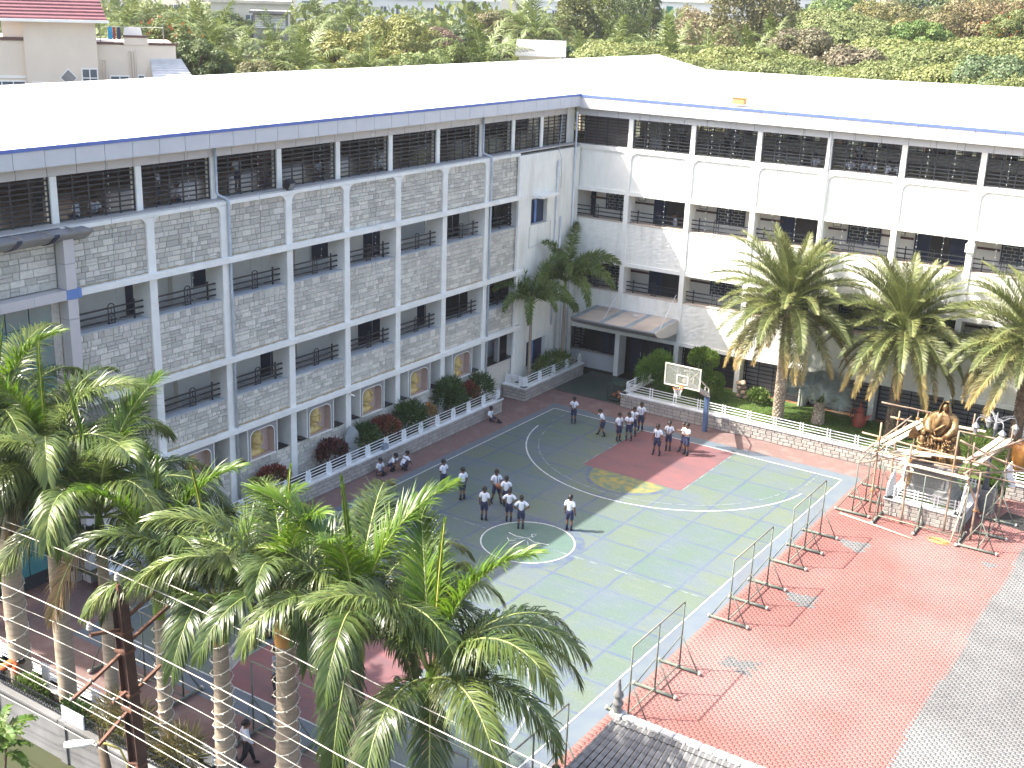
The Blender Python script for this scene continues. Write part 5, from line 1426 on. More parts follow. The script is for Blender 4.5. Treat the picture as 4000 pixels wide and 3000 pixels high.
def frond_mesh(name, L, elev, bend, nl, ll, lw, m, seed, fa=(70, 30), vee=(10, 25), droop=0.8, t0=0.16, segs=3, rr=0.028, plum=False, bpow=1.4, side=0.0, pet='petiole', twist=0.0):
    """feather leaf: base at the origin, growing towards +x, gravity along -z; one leaf blade = rachis with leaflets"""
    r = np.random.RandomState(seed)
    n = 22
    ts = np.linspace(0, 1, n + 1)
    e = np.radians(elev) - np.radians(bend) * ts ** bpow
    az = np.radians(side) * ts ** 2
    d = np.stack([np.cos(e) * np.cos(az), np.cos(e) * np.sin(az), np.sin(e)], 1)
    P = np.concatenate([[[0, 0, 0]], np.cumsum((d[:-1] + d[1:]) / 2 * L / n, 0)])
    V, F, MI = [], [], []
    mb = MB(); mb.tube([tuple(p) for p in P[::2]], [rr * (1 - 0.85 * t) for t in ts[::2]], 5)
    V = [tuple(v) for v in mb.v]; F = list(mb.f); MI = [1] * len(F)
    k = np.sort(np.concatenate([np.linspace(t0, 0.995, nl) + r.normal(0, 0.004, nl) for _ in (0, 1)]).clip(0.02, 0.998))
    sgn = np.where(np.arange(len(k)) % 2 == 0, 1.0, -1.0)
    for t, s in zip(k, sgn):
        i = min(int(t * n), n - 1); f = t * n - i
        p = P[i] * (1 - f) + P[i + 1] * f
        T = d[i] * (1 - f) + d[i + 1] * f; T /= np.linalg.norm(T)
        B = np.cross(T, [0, 0, 1.0])
        nb = np.linalg.norm(B); B = B / nb if nb > 0.05 else np.array([0, 1.0, 0])
        U = np.cross(B, T)
        if twist:
            c_, s_ = math.cos(twist * t), math.sin(twist * t); B, U = B * c_ + U * s_, U * c_ - B * s_
        a = np.radians(lerp(fa[0], fa[1], t) + r.normal(0, 5))
        ve = np.radians(r.uniform(0, 360) if plum else lerp(vee[0], vee[1], t) + r.normal(0, 13))
        lat = -B * s * math.cos(ve) + U * math.sin(ve)
        D = T * math.cos(a) + lat * math.sin(a)
        env = (0.45 + 0.55 * math.sin(min(1, (t - t0) / 0.30 + 0.15) * PI / 2)) * (1 - 0.62 * max(0, (t - 0.55) / 0.45) ** 1.5)
        ln = ll * env * r.uniform(0.88, 1.08)
        w = lw * (0.75 + 0.25 * env)
        q = p.copy(); base = len(V)
        Wd = T - D * T.dot(D); Wd /= max(np.linalg.norm(Wd), 1e-6)
        dr = droop * r.uniform(0.7, 1.3)
        for j in range(segs):
            ww = w * (0.55, 1.0, 0.8, 0.5)[j if segs > 2 else j + 0] / 2
            V += [tuple(q - Wd * ww), tuple(q + Wd * ww)]
            D2 = D + np.array([0, 0, -1.0]) * dr * ((j + 0.6) / segs) ** 1.2
            D2 /= np.linalg.norm(D2); q = q + D2 * ln / segs
            Wd = Wd - D2 * Wd.dot(D2); Wd /= max(np.linalg.norm(Wd), 1e-6)
        V.append(tuple(q))
        for j in range(segs - 1): F.append((base+2*j, base+2*j+1, base+2*j+3, base+2*j+2)); MI.append(0)
        F.append((base+2*segs-2, base+2*segs-1, base+2*segs)); MI.append(0)
    me = bpy.data.meshes.new(name); me.from_pydata(V, [], F)
    me.materials.append(MATS[m]); me.materials.append(MATS[pet]); me.polygons.foreach_set('material_index', MI)
    me.shade_smooth()
    return me

# --- royal palms -------------------------------------------------------
def roy(elev, bend, m, seed, L=3.95, **k):
    a = dict(nl=150, ll=0.95, lw=0.034, droop=1.75, fa=(62, 30), vee=(12, 18), t0=0.12, bpow=1.5, rr=0.04); a.update(k)
    return frond_mesh('frond', L, elev, bend, m=m, seed=seed, **a)
ROY = {'spear': [roy(87, 8, 'royal_young', 1, 3.4, droop=0.05, fa=(7, 4), ll=0.5, pet='petiole_yellow')],
       'up': [roy(80, 60, 'royal_young', 2, 3.9, droop=0.7, fa=(45, 24), vee=(25, 30)), roy(75, 85, 'royal_leaf', 3, droop=1.0, vee=(20, 25)), roy(70, 95, 'royal_dark', 13, droop=1.1, vee=(20, 25), side=8)],
       'mid': [roy(62, 118, 'royal_leaf', 4), roy(56, 112, 'royal_leaf', 5, side=14), roy(50, 116, 'royal_dark', 6, side=-12)],
       'low': [roy(36, 112, 'royal_leaf', 7, 3.7), roy(28, 104, 'royal_dark', 8, 3.7, side=10), roy(20, 98, 'royal_leaf', 9, 3.7, side=-10)],
       'hang': [roy(-20, 58, 'royal_dark', 10, 3.3), roy(-30, 50, 'royal_dark', 11, 3.2, droop=1.6)], 'dead': [roy(-48, 34, 'royal_dead', 12, 2.8, droop=1.9, nl=90)]}
def trunk(mb_r, H, r0, r1, n=14, rings=26, rnd=None):
    prof = []
    for i in range(rings + 1):
        t = i / rings
        r = lerp(r0, r1, t) * (1 + 0.10 * math.sin(PI * min(1, t * 1.25)))
        prof += [(r * 1.012, H * t - 0.012), (r * 0.99, H * t + 0.012)]
    return MB().lathe(prof, n)
def royal_palm(label, loc, heart, r, fronds, seed, shaft='shaft_green', lights=False, group='royal palms in a row beside the court'):
    """fronds: list of (class, azimuth in degrees); heart = height of the growing point above the base"""
    rnd = random.Random(seed)
    t = thing('royal_palm', label, 'palm tree', loc, 0.0, group)
    ht_ = heart - 1.15
    trunk(None, ht_, r*1.12, r*0.86).build('trunk', 'trunk_grey', t, smooth=True)
    MB().lathe([(r*0.90, ht_), (r*1.0, ht_+0.15), (r*0.86, ht_+0.55), (r*0.55, ht_+1.0), (r*0.35, heart+0.05)], 14).build('crownshaft', shaft, t, smooth=True)
    if shaft == 'shaft_brown':
        MB().lathe([(r*1.02, ht_+0.02), (r*1.12, ht_+0.2), (r*0.98, ht_+0.6), (r*0.66, ht_+1.0)], 12, a0=-0.4, a1=2.3).build('green_sheath', 'shaft_green', t, smooth=True)
    for c, az in fronds:
        me = rnd.choice(ROY[c]); a = rad(az + rnd.uniform(-6, 6))
        off = 0.10 if c in ('up', 'spear') else 0.16
        inst('frond', me, t, (off*math.cos(a), off*math.sin(a), heart - {'spear':0,'up':0.03,'mid':0.1,'low':0.2,'hang':0.3,'dead':0.4}[c]), rot=(rnd.uniform(-.08,.08), 0, a), scale=rnd.uniform(0.92, 1.06))
    return t
PY = -38.55
std = [('spear',60),('up',20),('up',200),('up',110),('mid',330),('mid',40),('mid',95),('mid',160),('mid',250),('low',10),('low',70),('low',130),('low',215),('low',300),('hang',180),('hang',350),('up',310),('mid',205),('mid',290),('low',255),('low',345),('dead',120)]
def rot(f, k): return [(c, a + k) for c, a in f]
royal_palm('royal palm at the left edge of the picture with a thick ringed trunk', (4.75,PY,0.3), 8.1, 0.27, rot(std, 0), 1)
royal_palm('second royal palm from the left edge with dark hanging fronds', (6.9,PY,0.3), 7.8, 0.22, rot(std, 75), 2)
royal_palm('slim royal palm just behind the rusty steel utility pole', (8.9,PY,0.3), 7.0, 0.16, [x for x in rot(std, 140) if x[0] != 'hang'], 3)
royal_palm('slender royal palm right of the utility pole with a green wired crownshaft', (11.05,PY,0.3), 5.7, 0.17, [('spear',0),('up',30),('up',150),('up',270),('mid',0),('mid',70),('mid',130),('mid',200),('up',330),('mid',100)], 4)
royal_palm('royal palm with brown crownshaft in front of the near hoop', (13.25,PY,0.3), 5.75, 0.22, rot([x for x in std if x[0] in ('spear','up','mid')], 210) + [('low',205),('low',60),('mid',20)], 5, 'shaft_brown')
royal_palm('royal palm with peeling orange sheath above its wired trunk', (15.45,PY,0.3), 6.5, 0.26, [x for x in rot(std, 30) if x[0] in ('spear','up','mid')] + [('up',300),('low',100),('low',30),('low',160)], 6, 'shaft_brown')
royal_palm('royal palm with one long frond hanging straight down to the bottom edge', (17.65,PY,0.3), 6.8, 0.20, [x for x in rot(std, 100) if x[0] in ('spear','up','mid')] + [('low',40),('low',80),('low',130),('low',10),('hang',300),('hang',100)], 7)
royal_palm('last royal palm of the row, its fronds spread over the court', (19.75,PY,0.3), 6.3, 0.20, [('spear',90),('up',10),('up',130),('up',250),('mid',20),('mid',60),('mid',350),('mid',110),('mid',170),('low',5),('low',45),('low',325),('low',90),('low',150),('low',280),('hang',310)], 8)
# fairy-light strings wound round four trunks
def light_string(label, loc, z0, z1, r, turns, seed):
    rnd = random.Random(seed); t = thing('string_light', label, 'string lights', loc, 0.0, 'string lights wound round palm trunks')
    n = int(turns*16)
    P = [((r+0.02)*math.cos(2*PI*turns*i/n), (r+0.02)*math.sin(2*PI*turns*i/n), lerp(z0, z1, i/n) + 0.05*math.sin(2*PI*turns*i/n)) for i in range(n+1)]
    MB().tube(P, 0.014, 5).build('cord', 'cord_white', t)
    mb = MB()
    for p in P[::2]: mb.ball((p[0]*1.04, p[1]*1.04, p[2]-0.02), 0.02, 5, 4)
    mb.build('bulbs', 'bulb', t)['kind'] = 'stuff'
mat('cord_white', (0.62,0.58,0.48), None, 3, 0.6)
for lab, x, z0, z1, r_, tn in (('white light string wound round the slender palm right of the pole', 11.05, 0.6, 4.4, 0.19, 11), ('white light string wound round the palm in front of the near hoop', 13.25, 0.6, 4.7, 0.25, 11),
                               ('white light string wound round the palm with the orange sheath', 15.45, 0.6, 5.4, 0.285, 12), ('faint light string wound round the leftmost thick palm trunk', 4.75, 0.6, 6.2, 0.30, 8)):
    light_string(lab, (x, PY, 0.3), z0, z1, r_, tn, int(x*10))

# --- date palms --------------------------------------------------------
def dat(elev, bend, m, seed, L=2.75):
    return frond_mesh('frond', L, elev, bend, 125, 0.40, 0.022, m, seed, fa=(62, 32), vee=(30, 22), droop=0.22, t0=0.14, segs=2, rr=0.024, bpow=1.3)
DAT = {80: [dat(82, 32, 'date_leaf', 31, 2.4)], 60: [dat(66, 46, 'date_leaf', 32), dat(58, 52, 'date_leaf', 33)], 35: [dat(42, 58, 'date_leaf', 34), dat(34, 60, 'date_leaf', 35)],
       5: [dat(16, 66, 'date_leaf', 36), dat(6, 64, 'date_leaf', 37)], -25: [dat(-18, 55, 'date_old', 38), dat(-26, 50, 'date_old', 39)]}
def knobbly_trunk(H, r0, r1, m, parent, dens=15, seed=0):
    rnd = random.Random(seed); mb = MB()
    mb.lathe([(r0*0.95, 0), (lerp(r0,r1,.5)*0.93, H*0.5), (r1*0.95, H)], 12)
    rows_ = int(H/0.13)
    for j in range(rows_):
        for k in range(11):
            a = 2*PI*(k + 0.5*(j % 2))/11; z = H*j/rows_; r = lerp(r0, r1, j/rows_)
            ca, sa = math.cos(a), math.sin(a); w = r*0.27
            mb.add([(r*0.93*ca - w*sa, r*0.93*sa + w*ca, z), (r*0.93*ca + w*sa, r*0.93*sa - w*ca, z), (r*1.13*ca, r*1.13*sa, z+0.10+rnd.uniform(-.02,.03)), (r*0.95*ca, r*0.95*sa, z+0.16)], [(0,1,2),(0,2,3),(1,3,2)])
    return mb.build('trunk', m, parent)
def date_palm(label, loc, heart, seed, sc, pale=False):
    rnd = random.Random(seed)
    t = thing('date_palm', label, 'palm tree', loc, 0.0, 'date palms on the far lawn')
    knobbly_trunk(heart-0.1, 0.27, 0.23, 'trunk_pale' if pale else 'trunk_date', t, seed=seed)
    i = 0
    for cls, cnt, dz in ((80, 9, 0.2), (60, 18, 0.12), (35, 20, 0.0), (5, 22, -0.12), (-25, 20, -0.28)):
        for k in range(cnt):
            a = 2.39996*i + rnd.uniform(-.15,.15); i += 1
            inst('frond', rnd.choice(DAT[cls]), t, (0.14*math.cos(a), 0.14*math.sin(a), heart+dz), rot=(rnd.uniform(-.2,.2), rnd.uniform(-.08,.08), a), scale=sc*rnd.uniform(0.9,1.08))
    return t
date_palm('date palm with pale trunk behind the lawn railing, nearest the hoop', (13.42,-2.0,LZ), 6.0, 1, 1.42, True)
date_palm('middle date palm of the three, with a dark knobbly trunk', (18.7,-0.9,LZ), 5.5, 2, 1.38)
date_palm('date palm at the picture edge behind the amber vase', (24.3,-1.0,LZ), 6.0, 3, 1.42)

# --- foxtail palms in the corner --------------------------------------
FOX = [frond_mesh('frond', 2.5, e, b, 170, 0.40, 0.034, 'foxtail_leaf', s, fa=(60, 40), plum=True, droop=0.5, t0=0.14, segs=2, rr=0.022, bpow=1.5) for e, b, s in ((78, 70, 51), (62, 110, 52), (48, 120, 53), (35, 115, 54))]
def foxtail(label, loc, heart, r, seed, sc):
    rnd = random.Random(seed); t = thing('foxtail_palm', label, 'palm tree', loc, 0.0, 'foxtail palms in the corner')
    trunk(None, heart-0.8, r, r*0.8, 10, 22).build('trunk', 'trunk_grey', t, smooth=True)
    MB().lathe([(r*0.85, heart-0.8), (r*0.9, heart-0.6), (r*0.5, heart)], 10).build('crownshaft', 'shaft_green', t, smooth=True)
    for i in range(14):
        a = 2.39996*i + seed; inst('frond', FOX[0 if i < 2 else rnd.choice((1, 2, 3))], t, (0.05*math.cos(a), 0.05*math.sin(a), heart-0.02*i), rot=(rnd.uniform(-.1,.1), 0, a), scale=sc*rnd.uniform(0.9, 1.1))
foxtail('foxtail palm with slim grey trunk nearer the court in the corner', (0.45,-4.75,LZ), 4.5, 0.09, 1, 1.2)
foxtail('taller foxtail palm close against the corner of the two wings', (0.75,-1.9,LZ), 5.2, 0.09, 2, 1.35)

# --- silver fan palm ----------------------------------------------------
def fan_mesh(seed, R0=0.86):
    rnd = random.Random(seed); mb = MB(); n = 44
    sp = 2*PI*0.86; a0 = -sp/2
    c = (0, 0, 0); pts = []
    for i in range(n):
        a = a0 + sp*(i+0.5)/n; w = sp/n*0.5; fold = 0.035
        rr = R0*(1-0.18*abs(a)/PI)*rnd.uniform(0.94,1.04); ri = rr*0.5
        P = lambda ang, r, z: (r*math.cos(ang), r*math.sin(ang), z - 0.16*(r/R0)**2 + 0.10*abs(math.sin(ang))*r/R0)
        b = len(mb.v)
        mb.v += [P(a-w, 0.05, 0), P(a-w, ri, -fold), P(a, ri, fold), P(a+w, ri, -fold), P(a+w, 0.05, 0), P(a, rr, fold-0.05)]
        mb.f += [(b,b+1,b+2), (b,b+2,b+4), (b+4,b+2,b+3), (b+1,b+5,b+2), (b+2,b+5,b+3)]
    return mb.mesh('fan_leaf', 'fan_leaf')
FAN = [fan_mesh(1), fan_mesh(2)]
t = thing('fan_palm', 'silver-blue fan palm with stubby shaggy trunk on the sunlit lawn', 'palm tree', (15.2,-1.2,LZ))
knobbly_trunk(1.15, 0.30, 0.24, 'trunk_pale', t, seed=9)
rnd = random.Random(4)
for i, (az, el, ln) in enumerate(((185, 28, 1.9), (150, 48, 1.6), (110, 66, 1.55), (70, 60, 1.6), (15, 45, 1.5), (-15, 25, 1.45), (230, 60, 1.3), (40, 80, 1.5), (300, 50, 1.2))):
    a, e = rad(az), rad(el); d = Vector((math.cos(a)*math.cos(e), math.sin(a)*math.cos(e), math.sin(e)))
    p0 = Vector((0.12*math.cos(a), 0.12*math.sin(a), 1.1)); p1 = p0 + d*ln*0.72
    MB().tube([tuple(p0), tuple(p0.lerp(p1, 0.5)+Vector((0,0,0.04))), tuple(p1)], [0.045,0.03,0.022], 6).build('petiole', 'petiole', t, smooth=True)
    o = inst('fan_leaf', FAN[i % 2], t, p1); o.rotation_mode = 'QUATERNION'
    nrm = Vector((0.35*d.x + 0.25, 0.35*d.y - 0.75, 0.55)).normalized()
    xax = (d - nrm*d.dot(nrm)).normalized(); yax = nrm.cross(xax)
    o.rotation_quaternion = Matrix((xax, yax, nrm)).transposed().to_quaternion()
    o.scale = (1.05*rnd.uniform(.9,1.1),)*3

# --- leafy bushes ---------------------------------------------------------
def leaf_cloud(lobes, n, size, asp, seed, up=0.35, shell=0.55, tang=False):
    """rhombic leaves spread through ellipsoid lobes (cx,cy,cz,rx,ry,rz); returns vertex and face arrays"""
    r = np.random.RandomState(seed)
    w = np.array([l[3]*l[4] + l[4]*l[5] + l[3]*l[5] for l in lobes]); idx = r.choice(len(lobes), n, p=w/w.sum())
    Lb = np.array(lobes)[idx]
    u = r.normal(size=(n, 3)); u /= np.linalg.norm(u, axis=1)[:, None]
    lowm = u[:, 2] < -0.35; u[lowm, 2] *= -0.6; u /= np.linalg.norm(u, axis=1)[:, None]
    rad_ = shell + (1-shell) * r.uniform(0, 1, n) ** 0.6
    rad_ *= 1 + 0.10*np.sin(u[:, 0]*7 + Lb[:, 0]*3) * np.cos(u[:, 1]*6 + Lb[:, 1])
    P = Lb[:, :3] + u * Lb[:, 3:] * rad_[:, None]
    D = u + r.normal(0, 0.75, (n, 3)) + np.array([0, 0, up]); D /= np.linalg.norm(D, axis=1)[:, None]
    if tang:
        nr = u / Lb[:, 3:]; nr /= np.linalg.norm(nr, axis=1)[:, None]; nr = nr + r.normal(0, 0.38, (n, 3)); D = np.cross(nr, r.normal(size=(n, 3))); D /= np.maximum(np.linalg.norm(D, axis=1)[:, None], 1e-6)
    S = np.cross(D, nr if tang else r.normal(size=(n, 3))); S /= np.maximum(np.linalg.norm(S, axis=1)[:, None], 1e-6)
    s = size * r.uniform(0.6, 1.25, n)[:, None]
    V = np.stack([P, P + D*s*0.5 + S*s*asp*0.5, P + D*s, P + D*s*0.5 - S*s*asp*0.5], 1).reshape(-1, 3)
    return V
def quad_mesh(name, V, m):
    n = len(V) // 4
    me = bpy.data.meshes.new(name)
    me.vertices.add(len(V)); me.vertices.foreach_set('co', V.astype(np.float32).ravel())
    me.loops.add(len(V)); me.loops.foreach_set('vertex_index', np.arange(len(V), dtype=np.int32))
    me.polygons.add(n); me.polygons.foreach_set('loop_start', np.arange(n, dtype=np.int32) * 4)
    me.update(calc_edges=True)
    me.materials.append(MATS[m]); return me
def bush(name, label, loc, lobes, n, size, asp, m, seed, group=None, up=0.35, stems=5, shell=0.55, h=0.5):
    t = thing(name, label, 'shrub', loc, 0.0, group)
    me = quad_mesh('foliage', leaf_cloud(lobes, n, size, asp, seed, up, shell), m)
    o = inst('foliage', me, t)
    rnd = random.Random(seed); mb = MB()
    for i in range(stems):
        a = rnd.uniform(0, 6.28); q = rnd.uniform(0.05, 0.25)
        mb.tube([(q*0.3*math.cos(a), q*0.3*math.sin(a), 0), (q*math.cos(a), q*math.sin(a), h*0.5), (2*q*math.cos(a), 2*q*math.sin(a), h)], [0.03,0.02,0.01], 5)
    mb.build('stem', 'bark', t); return t
g_ = 'shrubs in the flower bed by the stone wing'
bush('lady_palm_shrub', 'dark green strappy shrub in the bed nearest the corner end', (0.55,-9.4,LZ), [(0,0,0.75,0.55,0.6,0.75)], 900, 0.34, 0.16, 'lady_leaf', 1, g_, 0.1)
bush('croton_shrub', 'reddish croton bush between two dark green shrubs at the corner end of the bed', (0.55,-10.35,LZ), [(0,0,0.70,0.5,0.45,0.65)], 1300, 0.15, 0.5, 'croton_leaf', 2, g_)
bush('lady_palm_shrub', 'tallest dark green strappy shrub in the bed below the last gilded bust', (0.45,-11.9,LZ), [(0,0,0.95,0.6,0.8,0.95),(0.05,0.6,0.5,0.5,0.5,0.5)], 1700, 0.36, 0.16, 'lady_leaf', 3, g_, 0.1)
bush('croton_shrub', 'small golden-orange croton above the boulders in the bed', (0.5,-13.6,LZ), [(0,0,0.55,0.35,0.4,0.55)], 500, 0.15, 0.5, 'croton_gold', 4, g_)
bush('lady_palm_shrub', 'broad dark green strappy shrub behind the railing middle', (0.5,-15.1,LZ), [(0,0,0.75,0.6,0.85,0.75)], 1400, 0.36, 0.16, 'lady_leaf', 5, g_, 0.1)
bush('croton_shrub', 'large round rusty-red croton bush in front of a gilded bust', (0.55,-16.9,LZ), [(0,0,0.70,0.62,0.82,0.68)], 2600, 0.15, 0.5, 'croton_leaf', 6, g_)
bush('lady_palm_shrub', 'dark green strappy shrub beside the upright grey slab', (0.55,-18.2,LZ), [(0,0,0.65,0.5,0.6,0.65)], 1000, 0.34, 0.16, 'lady_leaf', 7, g_, 0.1)
bush('croton_shrub', 'dark crimson croton bush partly behind the palm fronds', (0.55,-20.4,LZ), [(0,0,0.65,0.6,0.75,0.65)], 2000, 0.15, 0.5, 'croton_dark', 8, g_)
bush('croton_shrub', 'brownish croton bush seen through the palm fronds along the bed', (0.55,-24.0,LZ), [(0,0,0.6,0.55,0.8,0.6)], 1400, 0.15, 0.5, 'croton_leaf', 9, g_)
g2 = 'shrubs on the far lawn'
bush('bamboo_bush', 'feathery bright green bamboo bush at the end of the far railing', (6.6,-2.2,LZ), [(0,0,0.95,1.0,0.75,0.95),(0.3,0,1.55,0.6,0.5,0.75)], 3600, 0.30, 0.12, 'bamboo_leaf', 11, g2, 0.0)
t = bush('topiary_bush', 'clipped two-tier topiary bush with a round ball on a wide drum', (9.0,-1.35,LZ), [(0,0,0.85,1.05,0.85,0.62),(0.1,0,1.0,1.0,0.8,0.55)], 6000, 0.11, 0.55, 'topiary_leaf', 12, g2, 0.2, 3, 0.86)
inst('top_ball', quad_mesh('top_ball', leaf_cloud([(-0.1,0,2.05,0.78,0.68,0.62)], 3800, 0.11, 0.55, 13, 0.2, 0.88), 'topiary_leaf'), t)
bush('low_shrub', 'small yellow-green shrub at the foot of the stacked boulders', (11.6,-0.2,LZ), [(0,0,0.35,0.55,0.45,0.4)], 700, 0.18, 0.5, 'shrub_leaf', 14, g2)
bush('papyrus_clump', 'tall grassy green clump behind the statue', (23.4,-3.3,LZ), [(0,0,0.9,0.8,0.7,1.0)], 1500, 0.6, 0.035, 'shrub_leaf', 15, g2, 0.6)
bush('low_shrub', 'dark shrub in the shade of the middle date palm', (20.6,-0.6,LZ), [(0,0,0.8,0.9,0.6,0.8)], 1500, 0.3, 0.14, 'lady_leaf', 16, g2)
bush('low_shrub', 'bright green shrub beside the lamp post plinth', (24.5,-4.9,0.0), [(0,0,0.95,0.5,0.35,0.35)], 700, 0.13, 0.5, 'topiary_leaf', 17, g2)
bush('croton_shrub', 'orange croton in the statue planter beside the pedestal', (21.35,-6.3,LZ), [(0,0,0.25,0.25,0.6,0.28)], 500, 0.13, 0.5, 'croton_gold', 18, g2)
bush('ground_cover', 'bright green ground cover in front of the granite pedestal', (22.5,-8.3,LZ), [(0,0,0.08,1.25,0.25,0.14)], 1500, 0.09, 0.5, 'topiary_leaf', 19, g2)
bush('fern_clump', 'dark fern clump under the foxtail palms', (0.7,-2.9,LZ), [(0,0,0.5,0.5,1.6,0.55)], 1300, 0.40, 0.10, 'foxtail_leaf', 20, None, 0.3)
g3 = 'plants in the bed behind the compound wall'
for i, (x, lab) in enumerate(((9.5,'spiky olive dracaena left of the slender wired palm'), (10.3,'spiky brownish dracaena at the foot of the slender wired palm'), (12.1,'spiky dracaena between the two wired palm trunks'))):
    bush('dracaena', lab, (x,-39.05,0.3), [(0,0,0.6+0.2*i,0.45,0.4,0.6),(0.1,0,1.4,0.4,0.4,0.4)], 700, 0.5, 0.06, 'dracaena_leaf', 30+i, g3, 0.2)
for i, (x, lab) in enumerate(((3.6,'dark leafy bush behind the man in orange'), (5.7,'flowering bush between the two leftmost palm trunks'), (7.7,'dark strappy plant between the second and third palm trunks'))):
    bush('garden_bush', lab, (x,-38.95,0.3), [(0,0,0.45,0.6,0.35,0.5)], 800, 0.2, 0.3, 'lady_leaf' if i != 1 else 'shrub_leaf', 40+i, g3)
# small feathery tree at the bottom left corner, outside the wall
t = thing('young_tree', 'young feathery tree reaching into the bottom left corner outside the wall', 'tree', (8.2,-41.6,0.0))
MB().tube([(0,0,0),(0.1,0.05,0.8),(0.05,0.2,1.5),(0.3,0.3,2.2)], [0.05,0.04,0.03,0.015], 6).build('trunk', 'bark', t, smooth=True)
yf = frond_mesh('leaf_spray', 0.9, 30, 60, 16, 0.22, 0.09, 'bamboo_leaf', 77, fa=(65, 45), vee=(5, 10), droop=0.2, t0=0.1, segs=2, rr=0.01)
ry = random.Random(5)
for i in range(16):
    a = 2.4*i; z = 1.3 + 0.06*i
    inst('leaf_spray', yf, t, (0.08, 0.15, z), rot=(ry.uniform(-.3,.3), ry.uniform(-.3,.3), a), scale=ry.uniform(0.7,1.1))
# ================================================================ people
mat('skin', (0.17,0.085,0.05), (0.15,0.075,0.043), 6, 0.55, objv=0.25)
mat('shirt_white', (0.74,0.76,0.80), (0.66,0.68,0.73), 9, 0.8, bump=0.3, bscale=18)
mat('shirt_grey', (0.24,0.28,0.33), (0.20,0.24,0.29), 9, 0.8)
mat('shirt_orange', (0.52,0.12,0.03), (0.42,0.09,0.025), 9, 0.8)
mat('shirt_check', (0.42,0.46,0.55), (0.12,0.14,0.22), 60, 0.8, lo=0.45, hi=0.55)
mat('shorts_navy', (0.030,0.036,0.085), (0.022,0.027,0.066), 8, 0.8)
mat('trousers_dark', (0.022,0.024,0.032), None, 8, 0.8)
mat('sock', (0.025,0.03,0.055), None, 8, 0.9)
mat('shoe', (0.012,0.012,0.013), None, 8, 0.4)
mat('hair', (0.012,0.010,0.009), None, 20, 0.5)
mat('tie_blue', (0.10,0.14,0.26), (0.30,0.34,0.44), 90, 0.7, lo=0.45, hi=0.55)
mat('eye', (0.02,0.015,0.012), None, 8, 0.3)
BASE = dict(pe=(0,0,.52), sp=(0,.005,.62), ch=(0,0,.735), nb=(0,.005,.815), nt=(0,-.008,.862), hd=(0,-.018,.928),
            sL=(.102,.005,.795), eL=(.132,.02,.64), wL=(.138,-.03,.495), sR=(-.102,.005,.795), eR=(-.132,.02,.64), wR=(-.138,-.03,.495),
            hL=(.055,0,.49), kL=(.06,-.012,.275), aL=(.062,.012,.045), hR=(-.055,0,.49), kR=(-.06,-.012,.275), aR=(-.062,.012,.045), yaw=0.0, tilt=0.0)
